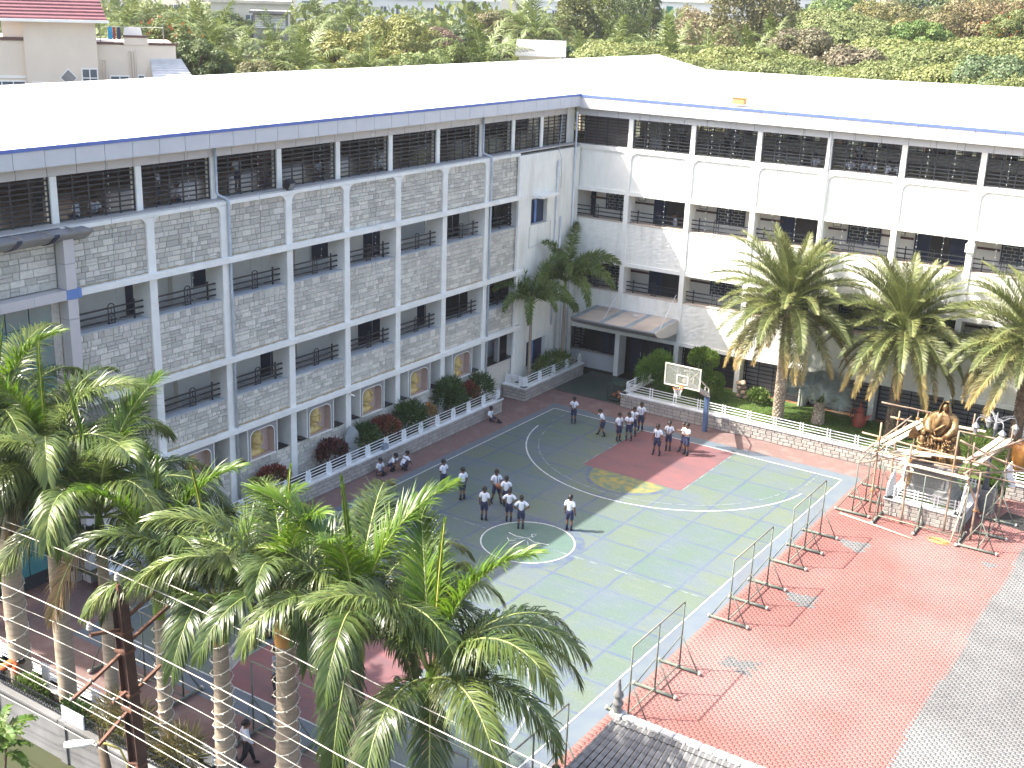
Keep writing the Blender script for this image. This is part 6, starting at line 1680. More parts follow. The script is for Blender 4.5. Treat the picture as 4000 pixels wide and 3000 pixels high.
POSES = {
 'stand': dict(),
 'wide': dict(kL=(.085,-.01,.275), aL=(.115,.01,.045), kR=(-.075,-.01,.275), aR=(-.105,.0,.045), eL=(.145,.03,.645), wL=(.15,-.01,.50), eR=(-.14,.03,.645), wR=(-.15,.0,.50), yaw=0.3),
 'front': dict(eL=(.135,.02,.65), wL=(.045,-.115,.60), eR=(-.135,.02,.65), wR=(-.04,-.12,.61), tilt=0.15),
 'fold': dict(eL=(.135,-.02,.66), wL=(-.03,-.13,.66), eR=(-.135,-.02,.66), wR=(.04,-.13,.68), kL=(.09,-.02,.28), aL=(.11,.0,.045), yaw=0.4),
 'throw': dict(sp=(0,-.02,.61), ch=(0,-.075,.715), nb=(0,-.12,.78), nt=(0,-.145,.82), hd=(0,-.165,.885), sL=(.10,-.11,.755), sR=(-.10,-.10,.765), eL=(.13,-.07,.61), wL=(.09,-.13,.50), eR=(-.12,-.23,.74), wR=(-.10,-.385,.79),
               kL=(.10,-.06,.275), aL=(.13,.05,.045), kR=(-.07,-.10,.28), aR=(-.09,-.16,.045), yaw=0.1),
 'reach': dict(eL=(.10,-.13,.74), wL=(.06,-.26,.76), eR=(-.13,.03,.64), wR=(-.12,-.05,.50), kL=(.06,-.06,.28), aL=(.06,-.10,.045), kR=(-.06,.03,.28), aR=(-.06,.12,.05)),
 'stride': dict(kL=(.06,-.09,.29), aL=(.06,-.15,.05), kR=(-.06,.04,.27), aR=(-.065,.20,.075), eL=(.135,.08,.66), wL=(.12,.05,.52), eR=(-.14,-.05,.65), wR=(-.12,-.13,.54)),
 'ball': dict(eL=(.15,-.02,.66), wL=(.085,-.15,.60), eR=(-.15,-.02,.66), wR=(-.085,-.15,.60), kL=(.095,-.02,.28), aL=(.14,-.03,.045), kR=(-.075,.0,.28), aR=(-.11,.08,.045), tilt=0.35, yaw=-0.3),
 'hips': dict(eL=(.215,.05,.68), wL=(.105,-.03,.575), eR=(-.215,.05,.68), wR=(-.105,-.03,.575)),
 'cross': dict(pe=(0,0,.075), sp=(0,-.01,.175), ch=(0,-.03,.285), nb=(0,-.04,.365), nt=(0,-.055,.412), hd=(0,-.07,.478), sL=(.102,-.035,.345), eL=(.14,-.05,.20), wL=(.09,-.16,.13), sR=(-.102,-.035,.345), eR=(-.14,-.05,.20), wR=(-.09,-.16,.13),
               hL=(.06,-.01,.07), kL=(.19,-.15,.10), aL=(-.03,-.23,.045), hR=(-.06,-.01,.07), kR=(-.19,-.15,.10), aR=(.05,-.19,.04), tilt=0.25),
 'legsout': dict(pe=(0,0,.075), sp=(0,.015,.175), ch=(0,.02,.29), nb=(0,.015,.37), nt=(0,.0,.418), hd=(0,-.015,.485), sL=(.102,.015,.35), eL=(.13,.0,.20), wL=(.11,-.13,.15), sR=(-.102,.015,.35), eR=(-.13,.0,.20), wR=(-.10,-.14,.15),
                 hL=(.055,-.02,.075), kL=(.08,-.20,.16), aL=(.06,-.34,.045), hR=(-.055,-.02,.075), kR=(-.08,-.22,.10), aR=(-.03,-.38,.045), tilt=0.3),
 'bend': dict(pe=(0,.05,.52), sp=(0,-.03,.60), ch=(0,-.13,.645), nb=(0,-.21,.65), nt=(0,-.255,.655), hd=(0,-.31,.645), sL=(.10,-.19,.62), sR=(-.10,-.19,.62), eL=(.13,-.22,.48), wL=(.08,-.27,.35), eR=(-.13,-.22,.48), wR=(-.08,-.27,.35), hL=(.055,.05,.49), hR=(-.055,.05,.49), kL=(.065,.0,.275), kR=(-.065,.0,.275)),
 'eat': dict(eL=(.13,-.03,.66), wL=(.05,-.13,.76), eR=(-.13,-.03,.66), wR=(-.04,-.13,.77), tilt=0.1),
 'crouch': dict(pe=(0,.08,.20), sp=(0,.02,.29), ch=(0,-.06,.38), nb=(0,-.11,.44), nt=(0,-.14,.475), hd=(0,-.17,.535), sL=(.10,-.09,.42), sR=(-.10,-.09,.42), eL=(.13,-.17,.30), wL=(.07,-.26,.22), eR=(-.13,-.17,.30), wR=(-.07,-.27,.20),
                hL=(.06,.07,.19), hR=(-.06,.07,.19), kL=(.09,-.14,.27), kR=(-.09,-.14,.27), aL=(.07,-.02,.045), aR=(-.07,-.02,.045), tilt=0.5),
}
TMP = bpy.data.scenes.new('tmp')
def skin_mesh(nodes, edges, m, sub=1):
    """nodes: list of (co, rx, ry); grows one continuous surface"""
    me = bpy.data.meshes.new('sk'); me.from_pydata([n[0] for n in nodes], edges, [])
    o = bpy.data.objects.new('sk', me); TMP.collection.objects.link(o)
    md = o.modifiers.new('Skin', 'SKIN'); md.use_smooth_shade = True
    for sv, n in zip(me.skin_vertices[0].data, nodes): sv.radius = (n[1], n[2])
    me.skin_vertices[0].data[0].use_root = True
    sd = o.modifiers.new('Sub', 'SUBSURF'); sd.levels = sub; sd.render_levels = sub
    TMP.view_layers[0].update(); dg = TMP.view_layers[0].depsgraph
    r = bpy.data.meshes.new_from_object(o.evaluated_get(dg))
    bpy.data.objects.remove(o); bpy.data.meshes.remove(me)
    r.materials.clear(); r.materials.append(MATS[m]); r.shade_smooth()
    return r
def add_to(me, mb):
    bm = bmesh.new(); bm.from_mesh(me); t = bpy.data.meshes.new('t'); t.from_pydata(mb.v, [], mb.f); bm.from_mesh(t); bm.to_mesh(me); bm.free(); bpy.data.meshes.remove(t); me.shade_smooth()
def mix(a, b, t): return tuple(a[i] + (b[i]-a[i])*t for i in range(3))
_fig = {}
def figure_parts(pose, shirt='shirt_white', long=False, tie=True):
    key = (pose, shirt, long, tie)
    if key in _fig: return _fig[key]
    J = dict(BASE); J.update(POSES[pose]); out = []
    # body: one surface from pelvis to wrists and ankles
    n, e = [], []
    def nd(co, a, b=None): n.append((co, a, b or a)); return len(n)-1
    pe = nd(J['pe'], .070, .055); sp = nd(J['sp'], .066, .052); ch = nd(J['ch'], .080, .056); nb = nd(J['nb'], .050, .042); nt = nd(J['nt'], .031)
    e += [(pe,sp),(sp,ch),(ch,nb),(nb,nt)]
    for s in 'LR':
        sh = nd(J['s'+s], .040); el = nd(J['e'+s], .027); fm = nd(mix(J['e'+s], J['w'+s], .35), .026); wr = nd(J['w'+s], .017)
        e += [(nb,sh),(sh,el),(el,fm),(fm,wr)]
        hp = nd(J['h'+s], .058); kn = nd(J['k'+s], .036); cf = nd(mix(J['k'+s], J['a'+s], .3), .036); an = nd(J['a'+s], .022)
        e += [(pe,hp),(hp,kn),(kn,cf),(cf,an)]
    body = skin_mesh(n, e, 'skin', 1)
    mb = MB(); hd = Vector(J['hd'])
    Rh = Matrix.Translation(hd) @ Matrix.Rotation(J['yaw'], 4, 'Z') @ Matrix.Rotation(J['tilt'], 4, 'X')
    mb.ball((0,0,0), .066, 14, 10, (.86,1.0,1.12)); mb.ball((0,-.012,-.035), .047, 10, 8, (.88,1.0,.95))
    mb.ball((0,-.068,-.006), .012, 6, 5, (.8,1.0,1.3)); mb.ball((0,-.062,-.034), .014, 6, 4, (1.3,.5,.5))
    for s in (-1, 1): mb.ball((s*.058,.004,-.006), .016, 6, 5, (.5,.9,1.2))
    mb.xf(Rh)
    for s in 'LR':     # hands
        w = Vector(J['w'+s]); d = (w - Vector(J['e'+s])).normalized(); sg = 1 if s == 'L' else -1
        sd_ = d.cross(Vector((0,-1,0.2))); sd_ = sd_.normalized() if sd_.length > .1 else Vector((1,0,0))
        nr = d.cross(sd_).normalized()
        mb.tube([tuple(w-d*.005), tuple(w+d*.022), tuple(w+d*.044)], [.016,.021,.018], 7)
        for q, ln in ((-1.5,.030),(-.5,.038),(.5,.036),(1.5,.028)):
            b0 = w + d*.042 + sd_*q*.0095
            mb.tube([tuple(b0), tuple(b0+d*ln*.5+nr*.003), tuple(b0+d*ln*.9+nr*.012)], [.0062,.0055,.004], 5)
        b0 = w + d*.016 + sd_*.017*sg
        mb.tube([tuple(b0), tuple(b0+d*.018+sd_*.012*sg), tuple(b0+d*.034+sd_*.012*sg)], [.0075,.0065,.0045], 5)
    add_to(body, mb); out.append(('body', body))
    mb = MB()
    for s in (-1, 1): mb.ball((s*.025,-.060,.006), .008, 6, 5)
    mb.xf(Rh); out.append(('eyes', mb.mesh('eyes', 'eye', True)))
    # hair cap
    mb = MB(); prof = [(.071*math.sin(a), .071*math.cos(a)) for a in [0.02+1.78*i/8 for i in range(9)]]
    mb.lathe(prof, 16, sx=.92, sy=1.06)
    mb.v = [(x, y + .012 + (.016 if y > 0 else 0)*(1-max(0, z)/.071), z*1.16 + .012 + (0.020*max(0, -y)/.07 if z < .03 else 0)) for x, y, z in mb.v]
    mb.xf(Rh); out.append(('hair', mb.mesh('hair', 'hair', True)))
    # shirt
    n, e = [], []
    lo = mix(J['pe'], J['sp'], -.35)
    a0 = nd(lo, .079, .062); a1 = nd(J['sp'], .083, .067); a2 = nd(J['ch'], .094, .070); a3 = nd(J['nb'], .052, .046)
    e += [(a0,a1),(a1,a2),(a2,a3)]
    for s in 'LR':
        sh = nd(J['s'+s], .050); up = nd(mix(J['s'+s], J['e'+s], .45), .046); en = nd(mix(J['s'+s], J['e'+s], .80 if not long else .98), .046)
        e += [(a3,sh),(sh,up),(up,en)]
        if long: wr = nd(mix(J['e'+s], J['w'+s], .9), .026); e.append((en, wr))
    out.append(('shirt', skin_mesh(n, e, shirt, 1)))
    # shorts / trousers
    n, e = [], []
    a0 = nd(mix(J['pe'], J['sp'], .95), .086, .069); a1 = nd(J['pe'], .090, .073); e.append((a0, a1))
    for s in 'LR':
        hp = nd(J['h'+s], .066); md = nd(mix(J['h'+s], J['k'+s], .5), .060); hm = nd(mix(J['h'+s], J['k'+s], 1.0), .061); e += [(a1,hp),(hp,md),(md,hm)]
        if long:
            kn = nd(mix(J['k'+s], J['a'+s], .1), .046); an = nd(mix(J['k'+s], J['a'+s], .95), .040); e += [(hm,kn),(kn,an)]
    out.append(('trousers' if long else 'shorts', skin_mesh(n, e, 'trousers_dark' if long else 'shorts_navy', 1)))
    for s in 'LR':
        k, a = Vector(J['k'+s]), Vector(J['a'+s])
        if not long: out.append(('sock', MB().tube([tuple(k.lerp(a, .45)), tuple(k.lerp(a, .7)), tuple(a)], [.036,.031,.027], 8).mesh('sock', 'sock', True)))
        sh = (a - k).normalized(); f = Vector((0,-1,0)) if sh.z < -.55 else Vector((0,-.35,1)).normalized()
        mb = MB(); h0 = a + Vector((0, .02 if sh.z < -.55 else 0, -.018)); 
        mb.tube([tuple(h0), tuple(h0+f*.04+Vector((0,0,.002))), tuple(h0+f*.085-Vector((0,0,.008))), tuple(h0+f*.115-Vector((0,0,.012)))], [.026,.031,.027,.012], 8)
        out.append(('shoe', mb.mesh('shoe', 'shoe', True)))
    if tie:
        c, b, q = Vector(J['ch']), Vector(J['nb']), Vector(J['sp'])
        up = (b - q).normalized(); fr = up.cross(Vector((1,0,0))).normalized(); fr = fr if fr.y < 0 else -fr
        p = [b + fr*.050 - up*.01, c + fr*.080, c.lerp(q, .6) + fr*.080, q + fr*.076 - up*.02]
        mb = MB(); W_ = [.010,.014,.017,.006]
        mb.strip([tuple(x - Vector((w,0,0))) for x, w in zip(p, W_)], [tuple(x + Vector((w,0,0))) for x, w in zip(p, W_)])
        mb.strip([tuple(x + fr*.004 + Vector((w,0,0))) for x, w in zip(p, W_)], [tuple(x + fr*.004 - Vector((w,0,0))) for x, w in zip(p, W_)])
        out.append(('tie', mb.mesh('tie', 'tie_blue')))
    _fig[key] = out
    return out
def person(label, loc, rz, pose, H=1.45, group='boys in white shirts and navy shorts', **k):
    t = thing('person', label, 'person', loc, rad(rz), group)
    t.scale = (H, H, H)
    for nm, me in figure_parts(pose, **k): inst(nm, me, t)
    return t
G1 = 'boys standing about on the far half of the court'
for a in ((5.07,-7.72,15,'front',1.36,'boy standing alone at the far corner of the court with hands clasped'), (7.10,-8.30,-56,'throw',1.40,'boy leaning forward with one arm stretched out beside the red key'),
          (8.05,-8.50,70,'stand',1.42,'boy on the court side of a huddle of three, arm hanging down'), (8.36,-8.10,15,'fold',1.40,'boy with folded arms in the front of the huddle of three'),
          (8.20,-7.30,30,'reach',1.42,'boy at the back of the huddle of three, arm held out'), (8.19,-6.55,20,'stand',1.46,'boy standing behind the baseline with a loosened tie'),
          (10.32,-8.95,0,'wide',1.50,'boy standing with legs apart on the far red key'), (10.50,-8.12,12,'front',1.46,'boy holding his hands before him in the middle of the red key'),
          (11.08,-7.75,-60,'reach',1.42,'boy reaching sideways half hidden behind another on the red key'), (11.40,-8.08,-30,'fold',1.55,'boy in sunlight nearest the shadow edge on the red key')):
    person(a[5], (a[0],a[1],0.012), a[2], a[3], a[4], G1)
G2 = 'boys grouped by the centre circle'
for a in ((11.40,-18.55,190,'stand',1.53,'boy standing alone at the rim of the centre circle casting a shadow'), (9.80,-19.62,215,'hips',1.43,'boy seen from behind standing inside the centre circle line'),
          (7.62,-18.20,55,'ball',1.52,'boy looking down at the basketball in his hands'), (8.18,-19.85,200,'stand',1.45,'boy seen from behind standing left of the group by the centre circle'),
          (8.25,-18.40,205,'stride',1.46,'boy stepping away in the middle of the group by the centre circle'), (9.05,-19.35,210,'hips',1.42,'boy seen from behind between two others at the centre circle'),
          (5.15,-18.55,-100,'front',1.45,'boy standing sideways near the left sideline, lower legs behind a frond'), (6.30,-18.75,-110,'stand',1.45,'boy mostly hidden behind palm frond tips')):
    person(a[5], (a[0],a[1],0.012), a[2], a[3], a[4], G2)
ball((7.62+0.235*0.90, -18.20-0.235*0.64+0.02, 0.90), 'brown basketball held by the boy looking down')
G3 = 'boys sitting on the ground'
for a in ((1.72,-10.1,95,'legsout',1.4,'boy sitting alone against the planter wall with legs stretched'), (1.80,-18.75,80,'cross',1.4,'boy sitting first in the row under the planter wall behind fronds'),
          (1.95,-18.1,100,'crouch',1.4,'boy crouching in the row under the planter wall'), (2.35,-17.75,170,'crouch',1.4,'boy bending down at the end of the row under the planter wall'),
          (13.65,-32.0,-70,'cross',1.45,'boy sitting cross-legged at the edge of the near red key'), (13.85,-31.2,-50,'cross',1.45,'boy sitting just beyond another, half hidden by a frond'),
          (7.75,-31.55,60,'cross',1.4,'boy sitting beside the near red key left of the orange sheathed palm'), (7.70,-30.85,70,'legsout',1.4,'boy sitting behind the orange palm sheath'),
          (7.72,-32.3,80,'cross',1.4,'boy sitting half hidden behind the hoop arm and fronds'), (7.75,-30.1,60,'cross',1.4,'boy sitting farthest along the side of the near red key')):
    person(a[5], (a[0],a[1],0.004), a[2], a[3], a[4], G3)
person('adult in grey shirt and dark trousers standing on the near red key', (10.54,-34.0,0.012), -60, 'stand', 1.70, None, shirt='shirt_grey', long=True, tie=False)
person('boy in white shirt walking behind the wired palm trunks, leading of two', (12.3,-36.95,0.0), 140, 'stride', 1.45, 'two boys walking behind the palms', long=True)
person('boy in white shirt walking behind the wired palm trunks, following of two', (11.75,-37.2,0.0), 150, 'stride', 1.45, 'two boys walking behind the palms', long=True)
person('boy at the bottom edge raising his hands to his mouth by the tiled roof', (20.1,-33.6,0.0), -50, 'eat', 1.42, None)
person('man in orange shirt bending over the bed beside the leftmost palms', (4.7,-39.1,0.32), 150, 'bend', 1.70, None, shirt='shirt_orange', long=True, tie=False)
person('man in checked shirt standing at the railing of the white wing', (5.36-0.1,0.3145+1.15+0.17,7.62), -60, 'stand', 1.70, None, shirt='shirt_check', long=True, tie=False)
G4 = 'pupils on the top floor'
for a in ((-1.9,-30.45,12.31,-60,'cross',1.45,'pupil sitting at the top floor grille, first of two in the same bay'), (-1.9,-29.75,12.31,60,'cross',1.45,'pupil sitting at the top floor grille, second of two in the same bay'),
          (-2.1,-26.75,12.31,150,'stand',1.45,'pupil standing inside the top floor beside a seated one'), (-2.1,-25.75,12.31,-30,'cross',1.4,'pupil sitting near the down pipe on the top floor of the stone wing'),
          (-2.6,-22.3,12.31,90,'stand',1.45,'pupil standing inside the top floor above the floodlight'), (-3.2,-17.0,12.31,100,'cross',1.4,'pupil sitting deep inside the top floor of the stone wing'),
          (-2.0,-14.4,12.31,80,'cross',1.4,'pupil sitting below the red stand on the top floor')):
    person(a[6], a[:3], a[3], a[4], a[5], G4)
def rw(x, y, z): 
    c, s = math.cos(0.0326), math.sin(0.0326); return (x*c - y*s, 0.3145 + x*s + y*c, z)
for a in ((14.15,1.7,12.31,20,'cross',1.45,'pupil sitting at the white wing top floor, first of the seated row'), (14.75,1.9,12.31,60,'cross',1.45,'pupil sitting second in the row of the white wing top floor'),
          (15.3,1.6,12.31,10,'cross',1.45,'pupil sitting third in the row of the white wing top floor'), (15.95,1.7,12.31,150,'cross',1.45,'pupil in white sitting fourth in the row of the white wing top floor'),
          (16.5,1.8,12.31,0,'cross',1.45,'pupil sitting by the post of the white wing top floor'), (14.2,3.0,12.31,20,'stand',1.45,'pupil standing behind the seated row of the white wing top floor'),
          (4.0,4.0,12.31,30,'stand',1.45,'pupil standing deep inside the second top bay of the white wing'), (7.4,3.6,12.31,10,'stand',1.45,'pupil standing inside the third top bay of the white wing'),
          (6.6,4.2,12.31,60,'stand',1.45,'pupil standing beside another inside the third top bay of the white wing'), (12.4,1.7,12.31,20,'cross',1.45,'pupil sitting alone in the fourth top bay of the white wing')):
    person(a[6], rw(*a[:3]), a[3], a[4], a[5], G4)
tag(MB().prism([(-0.16,0.0),(-0.18,0.22),(-0.05,0.30),(0.12,0.26),(0.17,0.12),(0.15,0.0)], 'x', -0.1, 0.1).build('school_bag', 'shirt_grey', None, loc=(1.28,-17.75,0.752)), 'grey school bag slumped on the white planter coping', 'bag')

bpy.data.scenes.remove(TMP)
# ================================================================ compound wall, gate roof, utility pole
mat('wall_plaster', (0.21,0.21,0.21), (0.165,0.165,0.165), 1.5, 0.9, c3=(0.12,0.12,0.115), bump=0.2)
mat('rust_steel', (0.075,0.040,0.030), (0.055,0.030,0.024), 5, 0.75, c3=(0.09,0.05,0.036))
mat('rust_arm', (0.15,0.072,0.045), (0.11,0.055,0.038), 6, 0.8)
mat('porcelain', (0.55,0.50,0.46), None, 4, 0.3)
mat('wire_alu', (0.50,0.47,0.40), None, 4, 0.45)
mat('lamp_white', (0.74,0.72,0.64), None, 4, 0.4)
mat('roof_tile', (0.13,0.13,0.125), (0.19,0.185,0.18), 5, 0.45, island=0.2)
mat('roof_tile_one', (0.13,0.13,0.125), (0.19,0.185,0.18), 5, 0.45, objv=0.2)
mat('ridge_tile', (0.50,0.49,0.47), (0.42,0.41,0.40), 4, 0.6, objv=0.08)
mat('board_sign', (0.62,0.66,0.70), (0.30,0.34,0.42), 35, 0.5, stretch=(0.3,1,3), lo=0.55, hi=0.6)
mat('pot_green', (0.02,0.07,0.03), None, 3, 0.6)
W0 = -39.62
cw = thing('compound_wall', 'grey plastered compound wall with coping at the bottom left', 'wall', (0, W0, 0))
for i in range(-1, 5):
    x0, x1 = 5.1 + i*3.0, 8.1 + i*3.0
    MB().box(x0+0.28, x1-0.0, -0.10, 0.10, -0.02, 1.22).build('wall_panel', 'wall_plaster', cw)
    MB().bbox(x0, x0+0.28, -0.15, 0.15, -0.02, 1.30, 0.01).build('pilaster', 'wall_plaster', cw)
    MB().bbox(x0+0.28, x1, -0.17, 0.17, 1.221, 1.30, 0.01).build('coping', 'wall_plaster', cw)
fc = thing('iron_fence', 'black iron lattice fence with spikes on top of the compound wall', 'fence', (0, W0, 1.30))
for i in range(-1, 5):
    x0 = 5.1 + i*3.0 + 0.28; L_ = 2.72
    for z in (0.06, 0.34): MB().box(x0, x0+L_, -0.012, 0.012, z, z+0.025).build('rail', 'iron', fc)
    mb = MB(); n = 22
    for k in range(n):
        a = x0 + L_*k/n; b = x0 + L_*(k+1)/n
        mb.tube([(a,0,0.08),(b,0.01,0.34)], 0.011, 4, False); mb.tube([(b,0,0.08),(a,-0.01,0.34)], 0.011, 4, False)
        mb.tube([(a,0,0.34),(a,0,0.50)], [0.011,0.002], 4, False)
    mb.build('lattice', 'iron', fc)
sgn = thing('wall_sign', 'small white printed board fixed to the iron fence', 'sign', (8.62, W0-0.04, 1.18))
MB().bbox(-0.45, 0.45, -0.015, 0.0, 0.0, 0.52, 0.004).build('board', 'board_sign', sgn)
MB().box(-0.47, 0.47, -0.002, 0.02, -0.02, 0.54).build('backing', 'pipe_grey', sgn)
# concrete step below the wall, green bin and bare stumps outside
for i, (x, h, lean, lab) in enumerate(((11.35, 2.25, -0.35, 'lopped brown tree stump leaning outside the compound wall'), (13.05, 1.9, 0.05, 'thin lopped stump with a pale cut top outside the wall'))):
    t = thing('tree_stump', lab, 'tree stump', (x, -40.6, 0.0), 0.0, 'lopped stumps outside the wall')
    MB().tube([(0,0,0),(lean*0.4,0.05,h*0.45),(lean,0.05,h)], [0.17-0.07*i,0.14-0.06*i,0.11-0.05*i], 8).build('trunk', 'bark', t, smooth=True)
    for q in range(3): MB().tube([(lean*0.9,0.05,h*0.92),(lean+0.12*(q-1),0.05+0.03*q,h+0.35)], [0.05,0.02], 6).build('branch_stub', 'bark', t)
# ---- gate roof with glazed tiles
gt = thing('gate_roof', 'dark tiled gate roof with pale ridge and finial at the bottom edge', 'roof', (22.05,-34.15,0.0))
nc, nr_ = 42, 13
def roof_pt(s, t, side=-1):
    """s along the ridge in metres, t down the slope 0..1 with a concave sweep"""
    run, drop = (2.35 if side < 0 else 1.15)*t, 1.25*(t**0.8)*0.82 + 0.22*t
    return Vector((s - 0.72*t*max(0.0, 1 - s/2.0), side*run, 4.0 - drop))
mb = MB()
for side in (-1, 1):
    n = 14; o = len(mb.v)
    for i in range(31):
        for j in range(n+1): mb.v.append(tuple(roof_pt(i*0.2, j/n, side) - Vector((0,0,0.03))))
    for i in range(30):
        for j in range(n): mb.f.append((o+i*(n+1)+j, o+(i+1)*(n+1)+j, o+(i+1)*(n+1)+j+1, o+i*(n+1)+j+1))
mb.build('roof_deck', 'iron', gt)
tw = 0.145; prof_t = [(-tw*0.5, 0.0), (-tw*0.28, 0.045), (0.0, 0.055), (tw*0.22, 0.02), (tw*0.5, 0.012)]
tl = 0.215
tm = MB()
a = [(x, 0.0, z+0.012) for x, z in prof_t]; b = [(x, -tl, z+0.03) for x, z in prof_t]; c0 = [(x, -tl, z) for x, z in prof_t]
tm.strip(a, b); tm.strip(b, c0)
tile_me = tm.mesh('roof_tile', 'roof_tile_one'); tile_me.shade_smooth()
rest = MB(); cnt = 0
for j in range(nr_):
    for i in range(nc):
        t0, t1 = j/nr_, (j+1)/nr_
        s = 0.07 + i*tw
        p, q = roof_pt(s, t0), roof_pt(s, t1)
        yv = (p - q).normalized(); xv = (roof_pt(s+0.05, t0) - roof_pt(s-0.05, t0)); xv = (xv - yv*xv.dot(yv)).normalized(); zv = xv.cross(yv)
        M = Matrix.Translation(p) @ Matrix((xv, yv, zv)).transposed().to_4x4()
        if j < 10 and i < 30:
            o = inst('roof_tile', tile_me, gt); o.matrix_local = M; cnt += 1
        else:
            k0 = len(rest.v); rest.v += [tuple(M @ Vector(v)) for v in tm.v]; rest.f += [tuple(x + k0 for x in f) for f in tm.f]
o = rest.build('roof_tiles', 'roof_tile', gt, smooth=True); o['kind'] = 'stuff'
for i in range(16):
    MB().bbox(0.15+i*0.34, 0.15+i*0.34+0.325, -0.11, 0.11, 3.99, 4.07, 0.02).build('ridge_tile', 'ridge_tile', gt)
mb = MB()
for j in range(13): 
    p, q = roof_pt(0, j/13), roof_pt(0, (j+1)/13)
    MB().tube([tuple(p+Vector((0,0,0.03))), tuple(q+Vector((0,0,0.03)))], 0.055, 6).build('verge_tile', 'roof_tile_one', gt, smooth=True)
for side in (-1, 1):
    p, q = roof_pt(0, 1, side), roof_pt(6, 1, side)
    MB().box(p.x-0.05, q.x, min(p.y, p.y+side*0.06), max(p.y, p.y+side*0.06), p.z-0.22, p.z-0.02).build('eave_board', 'white_paint', gt)
MB().box(0.0, 6.0, -1.8, 0.9, 2.45, 2.62).build('ceiling_slab', 'white_paint', gt)
for x in (0.35, 5.5):
    for y in (-1.5, 0.7): MB().bbox(x-0.2, x+0.2, y-0.2, y+0.2, 0.0, 2.45, 0.02).build('gate_post', 'white_paint', gt)
MB().bbox(-0.18, 0.14, -0.15, 0.15, 3.96, 4.10, 0.02).build('finial_base', 'ridge_tile', gt)
MB().lathe([(0.0,4.10),(0.11,4.10),(0.12,4.14),(0.08,4.20),(0.13,4.30),(0.13,4.36),(0.07,4.42),(0.12,4.52),(0.12,4.58),(0.06,4.66),(0.05,4.80),(0.025,4.90),(0.035,4.94),(0.0,5.0)], 14, (-0.02,0,0)).build('finial', 'roof_tile_one', gt, smooth=True)
# ---- utility pole
PX, PYY = 12.62, -40.9
up_ = thing('utility_pole', 'rusty steel utility pole with angled cross-arms at the bottom left', 'utility pole', (PX+0.35, PYY, 0.0))
lean = Vector((-0.055, 0.0, 1.0))
def pp(z, dx=0.0, dy=0.0): return (lean.x*z + dx, dy, z)
mb = MB()
for s in (-1, 1):
    mb.v += []
w0, w1 = 0.21, 0.15
def beam_seg(mb, x0, x1, y0, y1, za, zb, ka, kb):
    vs = []
    for z, k in ((za, ka), (zb, kb)):
        c = Vector(pp(z)); vs += [(c.x+x0*k, c.y+y0*k, z), (c.x+x1*k, c.y+y0*k, z), (c.x+x1*k, c.y+y1*k, z), (c.x+x0*k, c.y+y1*k, z)]
    mb.add(vs, [(0,3,2,1),(4,5,6,7),(0,1,5,4),(1,2,6,5),(2,3,7,6),(3,0,4,7)])
for args in ((-0.16,-0.135,-0.13,0.13), (0.135,0.16,-0.13,0.13), (-0.135,0.135,-0.015,0.015)): beam_seg(mb, *args, 0.0, 7.0, 1.15, 0.95)
mb.build('mast', 'rust_steel', up_)
def arm(a, b, w=0.07):
    a, b = Vector(a), Vector(b); L_ = (b-a).length
    o = MB().box(-w/2, w/2, -w/2, w/2, 0, L_).build('cross_arm', 'rust_arm', up_); o.location = a; o.rotation_mode = 'QUATERNION'; o.rotation_quaternion = (b-a).to_track_quat('Z', 'Y')
def insul(p):
    MB().tube([(p[0],p[1],p[2]-0.12),(p[0],p[1],p[2])], 0.015, 6).build('pin', 'rust_arm', up_)
    MB().lathe([(0.0,0.17),(0.045,0.16),(0.05,0.13),(0.035,0.12),(0.065,0.09),(0.07,0.06),(0.04,0.05),(0.075,0.02),(0.07,-0.01),(0.0,-0.01)], 12, p).build('insulator', 'porcelain', up_, smooth=True)
T_ = pp(6.55)
arm(pp(6.35,0,0.1), (T_[0]+0.10, 0.95, 6.75)); arm(pp(6.15,0,-0.1), (T_[0]-0.02, -0.85, 6.35)); arm(pp(7.0), pp(7.25))
INS = [(pp(7.28)[0], 0.0, 7.38), (T_[0]+0.10, 0.95, 6.90), (T_[0]-0.02, -0.85, 6.50)]
for p in INS: insul(p)
arm(pp(5.55,0,-0.12), pp(5.05,0,-1.55)); arm(pp(5.75,0,0.12), pp(6.15,0,1.35))
arm(pp(4.55,0,-0.1), pp(4.45,0,-0.5)); arm(pp(4.45,0,0.1), pp(4.75,0,0.95)); arm(pp(4.05,0,-0.1), pp(3.6,0,-1.05)); 
for z in (6.1, 5.6, 4.5, 4.1, 2.6, 1.9): 
    c = pp(z); MB().box(c[0]-0.18, c[0]+0.18, -0.17, 0.17, z-0.03, z+0.03).build('clamp_band', 'rust_arm', up_)
LOW = [pp(5.05,0,-1.55), pp(5.25,0,-1.0), pp(4.62,0,0.9), pp(4.6,0,0.35), pp(4.5,0,-0.45), pp(3.62,0,-1.05), pp(3.95,0,-0.35)]
for p in LOW: MB().lathe([(0.0,0.08),(0.03,0.07),(0.035,0.0),(0.0,-0.01)], 8, p).build('spool', 'porcelain', up_, smooth=True)
